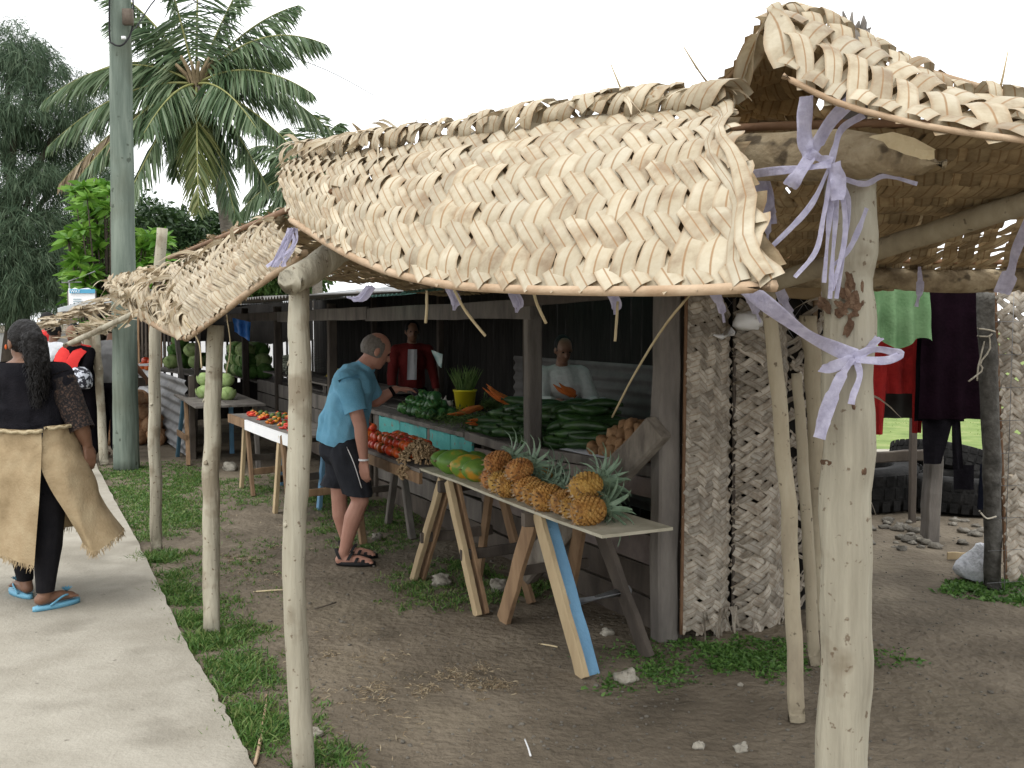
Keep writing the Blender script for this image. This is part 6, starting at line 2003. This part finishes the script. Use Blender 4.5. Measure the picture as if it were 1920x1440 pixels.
for i in range(26):
    c = at(R.uniform(235, 300), R.uniform(440, 570), 19 + R.uniform(-.6, .6))
    g.tube([bs, bs.lerp(c, .6), c], [.03, .02, .008], 5)
    for k in range(18):
        a = k * 2.4; el = R.uniform(-.3, 1.0)
        P.append(c); D.append(V((math.cos(a) * math.cos(el), math.sin(a) * math.cos(el), math.sin(el)))); Ls.append(R.uniform(.2, .4))
part('stems', g, BARKD, t)
o = place('leaves', leaf_mesh('leaves', np.array(P), np.array(D), np.array(Ls), np.array(Ls) * .28, MDG, .28), t); o['kind'] = 'stuff'

# ------------------------------------------------------------------ utility pole with cables
pb = gnd(237, 880)
t = thing('utility_pole', 'tall grey green treated timber pole standing at the path edge', 'utility pole', pb)
Q = [V((pb.x, pb.y, -.1)), V((at(233, 600, pb.y).x, pb.y, 1.63)), at(226, 100, pb.y), at(222, -200, pb.y), at(219, -520, pb.y)]
g = G(); q = smooth_path(Q, 60); g.tube(q, [.140 - .0009 * i + .002 * noise.noise(V((i * .5, 0, 0))) for i in range(60)], 22, .05, 3); part('shaft', g, POLEM, t)
CAB_ = mat('black_cable', [(.012, .012, .013)], 5, 1, .6, 0, var=0)
g = G(); g.tube(smooth_path([at(207, -80, pb.y - .12), at(205, 60, pb.y - .13), at(212, 82, pb.y - .16), at(230, 84, pb.y - .17), at(246, 60, pb.y - .1), at(250, 20, pb.y - .05), at(246, -60, pb.y - .02)], 30), .010, 6); part('cable', g, CAB_, t)
g = G(); c = at(240, 32, pb.y - .14); g.bar(c - V((0, 0, .08)), c + V((0, 0, .08)), .10, .06, V((0, 1, 0))); part('junction_box', g, mat('rusty_box', [(.09, .07, .055), (.16, .13, .10)], 14, 4, .8, .3), t)
g = G(); c = at(232, 71, pb.y - .16); g.bar(c - V((.02, 0, 0)), c + V((.02, 0, 0)), .03, .03); part('clip', g, WHITE, t)
for k, (pp, r) in enumerate(([[(244, 40, pb.y), (330, 18, 12.5), (520, 110, 17), (760, 210, 26)], .008], [[(244, 44, pb.y), (300, 20, 11), (420, 30, 12), (600, 90, 14)], .004])):
    pass
g = G(); g.tube(smooth_path([at(246, 60, pb.y), at(330, -14, 12.0), at(470, 74, 15.5), at(620, 135, 20), at(700, 178, 24)], 40), .008, 5); part('service_wire', g, CAB_, t)

# ------------------------------------------------------------------ neighbouring stall with its ragged thatch
t = thing('thatched_stall', 'neighbouring stall with ragged leaf thatch and a tin roof edge', 'market stall', at(190, 868, 11.3))
nb = t
part('roof_sheet', corr(at(110, 578, 13.2), at(232, 548, 11.6) - at(110, 578, 13.2), V((.9, .9, .12)), 16, .015, V((0, 0, 1))), TIN, t)
sbar('roof_edge', at(110, 584, 13.15), at(232, 556, 11.55), .03, .09, mat('pale_tin_trim', [(.34, .37, .38), (.44, .47, .48)], 4, 4, .5, .1), parent=t)
for i in range(120):
    s = R.random()
    p = at(95, 612, 11.6).lerp(at(240, 566, 10.6), s) + V((0, 0, R.uniform(-.02, .09)))
    stray(t, p, V((-.9, .9, .02)) + V((R.uniform(-.2, .2), R.uniform(-.2, .2), R.uniform(-.08, .08))), R.uniform(.4, .9), R.uniform(.02, .04), LEAF, 700 + i, 'thatch_leaf', .12)
for i in range(130):
    s = R.random()
    p = at(128, 642, 10.9).lerp(at(240, 590, 9.8), s) + V((R.uniform(-.1, .2), R.uniform(0, .3), R.uniform(0, .07)))
    stray(t, p, V((-.3, -.75, .25)) + V((R.uniform(-.5, .5), R.uniform(-.3, .3), R.uniform(-.4, .6))), R.uniform(.10, .24), R.uniform(.02, .05), LEAF, 850 + i, 'thatch_leaf', .1)
g = G(); g.tube(smooth_path([at(122, 648, 10.9), at(170, 626, 10.4), at(250, 588, 9.7)], 10), [.03] * 10, 7, .2); part('eave_pole', g, BARK, t)
pole('canopy_post', 'crooked slender pole with forked top left of the utility pole', [gnd(195, 872), at(188, 740, 11.2), at(182, 660, 11.2), at(178, 596, 11.2)], [.050, .046, .046, .040], BARK, cp, 12, 41, .1, 24, [(.5, 5.2, .03, .012)])
pole('canopy_post', 'greyer pole tapering to a point just behind the crooked slender one', [gnd(180, 842), at(172, 770, 11.6), at(169, 700, 11.6), at(168, 612, 11.6)], [.022, .062, .066, .066], BARK2, cp, 12, 42, .1, 24)
sbar('shelf', at(190, 690, 12.6), at(262, 684, 12.0), .5, .03, WHITE, parent=nb)
sbar('shelf', at(190, 722, 12.8), at(262, 716, 12.2), .5, .10, DARKW, parent=nb)
for k in range(14):
    sbar('wall_stick', at(240 + k * 7, 690, 15.5), at(238 + k * 7, 575, 15.5), .03, .03, DARKW if k % 3 else BROWNW, V((0, 1, 0)), parent=nb)
sbar('roof_board', at(205, 588, 12.5), at(420, 566, 16), 1.6, .04, DARKW, V((0, 0, 1)), parent=nb)
g = G(); g.lathe([(.034, 0), (.042, .10), (.045, .105), (.040, .105), (.032, .01)], 16, Matrix.Translation(at(211, 684, 12.3)))
solo('plastic_cup', g, mat('lilac_plastic', [(.42, .40, .66), (.50, .46, .72)], 4, 2, .4, 0), 'lilac plastic cup on the white shelf beside the utility pole', 'cup')
g = G(); g.lathe([(.02, 0), (.05, .01), (.07, .06), (.06, .11), (.03, .13)], 14, Matrix.Translation(at(200, 684, 12.3)))
solo('green_melon', g, PEP, 'dark green melon on the white shelf next to the cup', 'melon')
HUSK = mat('coconut_husk', [(.20, .10, .05), (.34, .19, .10), (.45, .29, .17)], 12, 5, .9, .5, 30, var=.25)
cocos = []
for k in range(3):
    g = G(); g.ell((0, 0, 0), (.10, .10, .13), 12, 9, None, .25, k + 4); cocos.append(mk('coconut', g, HUSK))
cc_ = gnd(200, 845)
for L in range(4):
    for i in range(5 - L):
        for j in range(3 if L < 2 else 2):
            o = tag(place('coconut', cocos[R.randrange(3)]), 'brown husked coconut in the heap left of the utility pole', 'coconut', 'coconuts heaped on the ground')
            o.location = V((cc_.x - .35 + i * .19 + L * .09, cc_.y + .55 + j * .2 + L * .06, .10 + L * .16)); o.rotation_euler = (R.uniform(0, 6), R.uniform(0, 6), 0)

# tin fence panel in front of the greens
t = thing('tin_fence', 'low fence of horizontal corrugated iron right of the utility pole', 'fence', gnd(345, 862))
A, Bp = gnd(352, 862), gnd(258, 792)
part('sheet', corr(A + V((0, 0, .03)), V((0, 0, .90)), (Bp - A) * .55, 7, .02, NV, 4), TIN, t)
part('sheet', corr(A.lerp(Bp, .53) + V((0, 0, .05)) + NV * .03, V((0, 0, .90)), (Bp - A) * .6, 7, .02, NV, 4), TIN, t)
sbar('fence_post', A + NV * .06 - V((0, 0, .05)), A + NV * .06 + V((0, 0, .98)), .07, .07, DARKW, DV, parent=t)
sbar('fence_post', at(362, 840, 12.6) * 1 + V((0, 0, -.3)), at(372, 600, 12.6), .06, .06, DARKW, DV, parent=t)
sbar('fence_post', at(344, 735, 13.0), at(330, 620, 13.0), .06, .06, GREYW, DV, parent=t)
sbar('shelf', at(395, 702, 13.2), at(300, 690, 14.8), .5, .03, GREYW, parent=t)
for i, (px, py) in enumerate(((322, 690), (338, 688), (352, 690), (368, 690), (330, 668), (346, 664), (360, 668), (338, 650), (384, 686))):
    cabbage('leafy bunch in the green heap above the tin fence', at(px, py, 13.6 + .1 * (i % 3)), .11, CAB if i % 3 == 0 else CABD, 'leafy bunches above the tin fence', 120 + i, 6)
for i, (px, py) in enumerate(((268, 686), (278, 688), (288, 690), (274, 676), (283, 678))):
    o = tag(place('tomato', tom), 'red tomato in the small heap right of the utility pole', 'tomato', 'tomatoes by the utility pole'); o.location = at(px, py, 13.5); o.scale = (1.6,) * 3
g = sheet_g([at(436, 596, 13.6), at(470, 604, 13.4), at(468, 640, 13.4), at(440, 622, 13.6)], 2, .03)
solo('blue_tarpaulin', g, mat('blue_tarp', [(.02, .12, .42), (.03, .18, .52)], 6, 3, .5, .3), 'scrap of bright blue tarpaulin hanging inside the far stall', 'tarpaulin')
# bright rendered wall outside the slatted back of the stall
WALLW = mat('whitewash', [(.62, .63, .64), (.72, .72, .72)], 2, 5, .9, .2, 12, var=0)
t = thing('white_wall', 'whitewashed wall glimpsed through the slatted back of the stall', 'wall', V((-5.5, 22, 0)))
sbar('render', V((-9.5, 22.6, .85)), V((-3.0, 21.4, .85)), .18, 1.75, WALLW, parent=t)
sbar('coping', V((-9.55, 22.6, 1.76)), V((-2.95, 21.4, 1.76)), .26, .07, WALLW, parent=t)
t = thing('boundary_wall', 'low grey block wall far behind the walking woman', 'wall', V((-17, 30, 0)))
sbar('blocks', V((-26, 31, .62)), V((-13.2, 30, .62)), .2, 1.25, mat('grey_block', [(.24, .24, .235), (.32, .32, .31)], 2, 5, .9, .2), parent=t)
sbar('coping', V((-26.1, 31, 1.28)), V((-13.1, 30, 1.28)), .28, .07, CONC, parent=t)

# notice board behind the thatch
t = thing('notice_board', 'white notice board with a blue heading above the thatched stall', 'sign', V((at(145, 600, 14.5).x, 14.5, 0)))
q = [at(129, 541, 14.5), at(178, 541, 14.5), at(178, 575, 14.5), at(129, 575, 14.5)]
sbar('board', (q[0] + q[3]) / 2, (q[1] + q[2]) / 2, .02, (q[0] - q[3]).length, WHITE, parent=t)
g = G(); a, b = at(130.5, 546, 14.47), at(178, 546, 14.47); g.bar(a, b, .01, .06); hd = part('heading_band', g, mat('sign_blue', [(.08, .30, .46)], 3, 1, .5, 0, var=0), t, False)
def lettering(txt, p, size, m, parent):
    cu = bpy.data.curves.new('txt', 'FONT'); cu.body = txt; cu.size = size; cu.extrude = .001
    o = bpy.data.objects.new('txt', cu)
    s2 = bpy.data.scenes.get('melt'); s2.collection.objects.link(o)
    vl = s2.view_layers[0]; vl.update(); dg = vl.depsgraph; dg.update()
    me = bpy.data.meshes.new_from_object(o.evaluated_get(dg), depsgraph=dg)
    s2.collection.objects.unlink(o); bpy.data.objects.remove(o)
    me.materials.clear(); me.materials.append(m)
    me.transform(Matrix.Translation(p) @ Matrix.Rotation(math.pi / 2, 4, 'X'))
    return place('lettering', me, parent)
lettering('WAT', at(132, 549, 14.45), .062, WHITE, hd)
for k in range(3):
    g = G(); a, b = at(137, 561 + k * 4, 14.48), at(152, 561 + k * 4, 14.48); g.bar(a, b, .004, .012); part('text_line', g, mat('faded_ink', [(.30, .38, .42)], 3, 1, .8, 0, var=0), t, False)
sbar('leg', V((at(130, 600, 14.55).x, 14.55, -.05)), at(130, 545, 14.55), .05, .05, GREYW, V((0, 1, 0)), parent=t)
sbar('leg', V((at(176, 600, 14.55).x, 14.55, -.05)), at(176, 545, 14.55), .05, .05, GREYW, V((0, 1, 0)), parent=t)
t = thing('washing_frame', 'thin metal rails rising over the notice board', 'rail', V((at(130, 600, 15).x, 15, 0)))
for a, b in (((116, 530, 15), (152, 529, 15)), ((128, 528, 15), (178, 509, 15.5)), ((130, 530, 15), (131, 600, 15))):
    g = G(); g.tube([at(*a), at(*b)], .012, 6); part('pipe', g, TIN, t)
bpy.data.objects['washing_frame']
g = G(); g.tube([V((at(131, 600, 15).x, 15, 0)), at(131, 600, 15)], .012, 6); part('pipe', g, TIN, t)

# ================================================================== grass, weeds, stones, litter
GRASS = foliage('grass_blades', [(.045, .11, .022), (.08, .17, .036), (.13, .23, .055), (.21, .24, .085)], .3, .5)
DRYG = foliage('dry_straw', [(.17, .12, .07), (.28, .22, .14), (.36, .30, .20)], .1, .7)
CLOV = foliage('clover_leaves', [(.045, .11, .022), (.085, .18, .038), (.14, .25, .06)], .3, .5)
def grass_patch(label, spots, m=GRASS, cat='grass', name='grass', lean=.6, w=.006):
    """spots: (centre, along d radius, along n radius, count, height)"""
    P, D, L = [], [], []
    for (c, ra_, rb_, n, h) in spots:
        k = max(1, n // 9)
        tu = np.column_stack([RN.normal(size=k) * ra_ * .55, RN.normal(size=k) * rb_ * .55])
        ab = np.repeat(tu, 9, axis=0) + RN.normal(size=(k * 9, 2)) * .016
        p = np.array(c)[None, :] + ab[:, :1] * np.array(DV) + ab[:, 1:] * np.array(NV)
        p[:, 2] = -.006
        d = RN.normal(size=(len(p), 3)) * lean; d[:, 2] = 1
        P.append(p); D.append(d); L.append(h * RN.uniform(.45, 1.25, len(p)))
    P, D, L = np.concatenate(P), np.concatenate(D), np.concatenate(L)
    me = leaf_mesh(name, P, D, L, w * RN.uniform(.7, 1.3, len(P)), m, .35)
    return tag(place(name, me), label, cat, None, 'stuff')
ep = [(442, 1395), (425, 1350), (405, 1300), (375, 1255), (350, 1215), (330, 1170), (318, 1130), (300, 1085), (285, 1045), (262, 1010)]
spots = []
for i, q in enumerate(ep):
    c = gnd(*q)
    spots.append((c + NV * .08, .14, .10, R.choice((320, 560, 900)), R.uniform(.06, .10)))
    spots.append((c + NV * .24, .20, .16, R.choice((200, 380, 600)), .055))
for q, n, h in (((290, 1050), 900, .10), ((330, 1110), 700, .10), ((400, 1200), 1100, .10), ((455, 1270), 700, .085), ((440, 1240), 500, .08), ((490, 1370), 500, .09), ((620, 1425), 500, .07), ((420, 1130), 500, .05), ((470, 1180), 500, .05)):
    spots.append((gnd(*q), .13, .12, n, h))
grass_patch('tufted green grass along the footpath edge', spots)
spots = []
for i in range(46):
    q = (R.uniform(195, 370), R.uniform(872, 992))
    if q[0] < 170 + (q[1] - 850) * .5 + 14: q = (q[0] + 70, q[1])
    spots.append((gnd(*q), .35, .22, 420, .05))
grass_patch('short green grass round the utility pole', spots, w=.008)
spots = [(gnd(R.uniform(430, 560), R.uniform(880, 960)), .3, .2, 260, .05) for i in range(14)] + [(gnd(R.uniform(600, 760), R.uniform(930, 1030)), .25, .2, 420, .055) for i in range(20)] + [(gnd(R.uniform(760, 1000), R.uniform(1040, 1130)), .2, .15, 320, .06) for i in range(13)] + [(gnd(R.uniform(400, 540), R.uniform(1000, 1150)), .25, .2, 110, .04) for i in range(10)]
grass_patch('thin grass growing under the trestle tables', spots)
spots = [(gnd(R.uniform(520, 800), R.uniform(1180, 1430)), .2, .16, 70, .04) for i in range(30)] + [(gnd(R.uniform(420, 560), R.uniform(960, 1120)), .2, .16, 90, .04) for i in range(16)] + [(gnd(R.uniform(780, 950), R.uniform(1210, 1290)), .1, .06, 130, .03) for i in range(10)]
grass_patch('dry straw scattered over the trodden dirt', spots, DRYG, 'straw', 'straw', 3.0, .005)
spots = []
for i in range(30):
    q = (R.uniform(1140, 1490), R.uniform(1205, 1290))
    if q[0] > 1300: q = (q[0], R.uniform(1205, 1262))
    spots.append((gnd(*q), .10, .10, 300, .040))
grass_patch('low clover-like weeds round the corner post', spots, CLOV, 'weeds', 'weeds', 1.2, .013)
spots = [(gnd(R.uniform(1800, 1960), R.uniform(1090, 1135)), .15, .15, 220, .05) for i in range(12)] + [(gnd(R.uniform(1640, 1690), R.uniform(1225, 1255)), .08, .08, 120, .04) for i in range(3)]
grass_patch('weeds at the foot of the dark mossy post', spots, CLOV, 'weeds', 'weeds', 1.0, .014)
spots = [(V((R.uniform(3, 9), R.uniform(10.6, 18), 0)), .5, .5, 260, .06) for i in range(60)]
grass_patch('bright green lawn blades in the yard behind', spots, foliage('lawn_blades', [(.12, .20, .04), (.20, .29, .08), (.28, .34, .13)], .3), 'grass', 'lawn_grass', .6, .012)

# stones one can pick out
for i, (px, py, r, lab) in enumerate(((829, 1097, .055, 'pale coral stone under the trestle with pale legs'), (935, 1106, .052, 'pale stone half hidden behind a brown trestle leg'), (1176, 1279, .046, 'round pale stone beside the blue trestle leg'),
                                      (592, 1380, .024, 'white pebble stone right of the slender awning pole'), (1390, 1408, .026, 'grey pebble stone alone on the dirt in front'), (1138, 1190, .028, 'upright small stone behind the blue trestle leg'),
                                      (708, 1012, .04, 'flat pale stone in the grass behind the sandals'), (432, 882, .07, 'pale block of stone under the chilli table'), (1388, 1286, .012, 'tiny white stone before the standing mats'), (1310, 1403, .02, 'flat brown stone low in the picture centre'))):
    p = gnd(px, py)
    g = G(); g.ell(p + V((0, 0, r * .45)), (r * 1.1, r * .9, r * .8), 14, 10, None, .75, i + 3); solo('stone', g, ROCK, lab, 'stone', 'stones on the ground')
g = G()
for i in range(1500):
    p = gnd(R.uniform(430, 1900), R.uniform(1000, 1440))
    if p.x < -.9 - .5 * (p.y - 3.6): continue
    r = R.uniform(.002, .0075) * (1.7 if R.random() < .05 else 1)
    g.ell(p + V((0, 0, ground_z(p.x, p.y) + r * .3)), (r * R.uniform(.8, 1.5), r, r * .7), 5, 4, None, .5, i)
solo('gravel', g, RUBB, 'small gravel and crumbs strewn over the dirt', 'gravel', kind='stuff')
for i, (P, w0, lab, m) in enumerate(([[(500, 1310), (494, 1360), (484, 1415), (478, 1440)], .02, 'brown dry leaf strip lying along the path edge', RIBM], [[(984, 1393), (990, 1408), (995, 1424)], .010, 'bent white straw lying on the dirt', WHITE], [[(475, 1114), (500, 1112), (532, 1110)], .014, 'pale leaf strip on the dirt left of the awning pole', FRESH],
                                    [[(590, 1146), (612, 1140), (630, 1134)], .012, 'dark twig lying right of the awning pole', DARKW], [[(1010, 1212), (1030, 1215), (1045, 1218)], .010, 'pale chip of cane near the blue trestle leg', FRESH])):
    Q = smooth_path([gnd(*p) + V((0, 0, .014)) for p in P], 9)
    g = G(); g.tube(Q, [w0 * .35] * 9, 6, .3, i); solo('leaf_strip' if i in (0, 2) else ('drinking_straw' if i == 1 else 'twig'), g, m, lab, 'litter')

# ================================================================== purple ties and hanging strands
def band(t, P, w0, seed=0, n=26, tails=0, m=TIE, name='band'):
    """flat crinkled plastic band through P"""
    Q = smooth_path(P, n); rr = random.Random(seed)
    g = G(); v, f = [], []
    cols = 7
    tw0 = rr.uniform(-.5, .5)
    for i, p in enumerate(Q):
        d = (Q[min(i + 1, n - 1)] - Q[max(i - 1, 0)]).normalized()
        view = (V((0, 0, CAM_H)) - p).normalized()
        x = d.cross(view).normalized(); nn_ = x.cross(d)
        tw = tw0 + .5 * math.sin(i * .3 + seed)
        e = x * math.cos(tw) + nn_ * math.sin(tw)
        ww = (w0[min(len(w0) - 1, int(i / n * len(w0)))] if isinstance(w0, (list, tuple)) else w0)
        for k in range(cols):
            s = k / (cols - 1) - .5
            v.append(p + e * s * ww + nn_ * (.18 * ww / cols * 2 * (1 if k % 2 else -1) + .002 * noise.noise(V((i * .6, k, seed)))))
        if i:
            for k in range(cols - 1):
                f.append(((i - 1) * cols + k, (i - 1) * cols + k + 1, i * cols + k + 1, i * cols + k))
    g.add(v, f)
    return part(name, g, m, t)
t = thing('plastic_tie', 'lilac plastic band tied in a bow round the thick foreground pole', 'tie', at(1600, 670, 2.33))
Yt = 2.33
band(t, [at(1398, 538, 2.12), at(1450, 580, 2.18), at(1510, 625, 2.26), at(1570, 655, 2.33), at(1605, 668, 2.335)], .036, 1)
band(t, [at(1538, 690, 2.37), at(1560, 688, 2.345), at(1600, 672, 2.33), at(1630, 652, 2.34), at(1648, 632, 2.38)], .028, 2)
band(t, [at(1602, 668, 2.325), at(1640, 655, 2.32), at(1675, 660, 2.32), at(1688, 665, 2.32), at(1660, 676, 2.315), at(1604, 674, 2.32)], .020, 3)
band(t, [at(1600, 672, 2.32), at(1575, 710, 2.31), at(1550, 770, 2.31), at(1536, 822, 2.31)], [.018, .026, .034, .038], 4, name='tail')
band(t, [at(1606, 676, 2.32), at(1612, 705, 2.315), at(1600, 740, 2.31), at(1596, 758, 2.31)], .016, 5, name='tail')
t = thing('plastic_tie', 'lilac bands knotted round the log with long dangling tails', 'tie', at(1560, 310, 2.22))
band(t, [at(1512, 180, 2.2), at(1508, 230, 2.2), at(1510, 270, 2.2), at(1518, 290, 2.2)], .034, 11)
band(t, [at(1600, 185, 2.18), at(1560, 225, 2.2), at(1535, 265, 2.2), at(1522, 288, 2.2), at(1495, 330, 2.2), at(1480, 350, 2.22)], [.03, .03, .022, .03, .034], 12)
band(t, [at(1620, 215, 2.2), at(1580, 240, 2.2), at(1566, 275, 2.19), at(1558, 305, 2.19)], .016, 13)
band(t, [at(1518, 288, 2.19), at(1540, 298, 2.19), at(1560, 305, 2.18)], .024, 14)
band(t, [at(1385, 330, 2.5), at(1440, 322, 2.3), at(1510, 315, 2.21), at(1558, 306, 2.18)], .020, 15)
band(t, [at(1562, 306, 2.18), at(1572, 340, 2.18), at(1570, 375, 2.18)], .034, 16)
for k, P in enumerate(([(1556, 312), (1520, 385), (1460, 450), (1392, 512)], [(1560, 320), (1545, 400), (1530, 470), (1490, 520)], [(1566, 330), (1556, 400), (1550, 470), (1545, 530)], [(1570, 340), (1566, 420), (1560, 500), (1556, 560)],
                       [(1574, 340), (1584, 400), (1582, 460), (1560, 545)], [(1576, 340), (1590, 380), (1580, 480), (1568, 560)], [(1625, 390), (1610, 430), (1590, 470), (1560, 500)], [(1568, 330), (1620, 345), (1660, 330), (1720, 345)])):
    band(t, [at(x, y, 2.2 + .012 * k) for x, y in P], [.012, .014, .012, .010], 20 + k, name='tail')
t = thing('plastic_tie', 'torn lilac tatters hanging behind the mat corner', 'tie', at(1420, 370, 2.75))
band(t, [at(1416, 335, 2.8), at(1428, 370, 2.8), at(1440, 420, 2.8), at(1436, 470, 2.8)], [.05, .06, .03, .01], 31, name='tail')
band(t, [at(1432, 335, 2.8), at(1446, 385, 2.8), at(1450, 420, 2.8)], [.03, .03, .02], 32, name='tail')
for k, (px, Y) in enumerate(((1338, 3.6), (1400, 3.6), (1462, 3.7), (1546, 3.7))):
    band(t, [at(px, 545, Y), at(px + 14, 575, Y), at(px + 20 + 6 * k, 605, Y)], [.04, .03, .01], 40 + k, name='tail')
t = thing('plastic_tie', 'lilac band hanging from the pole at upper right', 'tie', at(1900, 450, 3.0))
band(t, [at(1935, 400, 2.9), at(1905, 470, 3.0), at(1895, 510, 3.05), at(1878, 550, 3.1)], [.03, .03, .05], 51, name='tail')
band(t, [at(1724, 500, 4.0), at(1725, 540, 4.0), at(1718, 575, 4.0)], [.02, .03, .02], 52, name='tail')
t = thing('plastic_tie', 'frayed lilac band at the joint of the two awning mats', 'tie', at(545, 450, 3.5))
for k in range(9):
    band(t, [at(548 + R.uniform(-6, 8), 428, 3.5), at(540 + R.uniform(-16, 12), 460, 3.48), at(522 + R.uniform(-26, 26), 500, 3.46)], .012, 60 + k, 12, name='tail')
for k, (px, py, Y) in enumerate(((690, 545, 3.2), (838, 548, 3.4), (955, 552, 3.0), (1140, 556, 3.2))):
    t = thing('plastic_tie', ['thin lilac shred under the awning left of the log', 'lilac shred hanging near the green roof sheet', 'pair of lilac shreds hanging above the middle post', 'spread lilac shred hanging left of the corner post'][k], 'tie', at(px, py, Y), 'lilac shreds under the awning')
    for q in range(3):
        band(t, [at(px + q * 5, py - 8, Y), at(px + q * 6 + (10 if k != 0 else -20), py + 15, Y), at(px + q * 9 + (12 if k else -40) - q * 8, py + 34 - (k == 0) * 22, Y)], [.018, .018, .006], 80 + k * 5 + q, 10, name='tail')
STRAW = mat('leaf_rib_straw', [(.40, .32, .19), (.52, .44, .28)], 9, 3, .7, .1)
for k, (P, lab) in enumerate(([[(848, 536, 2.78), (872, 582, 2.8), (910, 630, 2.82)], 'straw-coloured leaf rib dangling left of the middle post'], [[(1000, 545, 2.6), (1008, 572, 2.62), (1024, 606, 2.64)], 'short bent leaf rib dangling over the middle post'],
                              [[(1158, 565, 3.0), (1156, 600, 3.0), (1153, 640, 3.0)], 'thin upright leaf rib dangling right of the seller'], [[(1300, 545, 2.6), (1240, 620, 3.2), (1185, 710, 3.9), (1148, 782, 4.4)], 'long leaf rib slanting from the awning down to the cucumbers'],
                              [[(800, 545, 2.9), (800, 575, 2.9), (798, 606, 2.9)], 'leaf rib dangling above the hanging jersey'], [[(345, 600, 4.9), (372, 640, 4.85), (378, 690, 4.8)], 'pale leaf strip hanging off the sagging mat'], [[(258, 585, 6.3), (236, 605, 6.3), (222, 618, 6.3)], 'leaf rib poking down in front of the utility pole'],
                              [[(425, 590, 6.5), (432, 650, 6.5), (424, 700, 6.5)], 'thin strand hanging inside beside the second pole'])):
    Q = smooth_path([at(*p) for p in P], 12); g = G(); g.tube(Q, [.0045] * 12, 5, .2, k); solo('leaf_rib', g, STRAW, lab, 'leaf rib')
g = G()
for k in range(7):
    a = at(1440 + R.uniform(-80, 380), R.uniform(20, 180), 2.4); 
for k, (x0, y0, x1, y1) in enumerate(((1330, 160, 1282, 88), (1180, 200, 1145, 120), (1395, 205, 1335, 150), (1872, 180, 1890, 96))):
    g = G(); g.tube([at(x0, y0, 2.75), at((x0 + x1) / 2, (y0 + y1) / 2 + 3, 2.72), at(x1, y1, 2.7)], [.004, .003, .0015], 5)
    part('leaf_rib_tip', g, STRAW, MAT1)
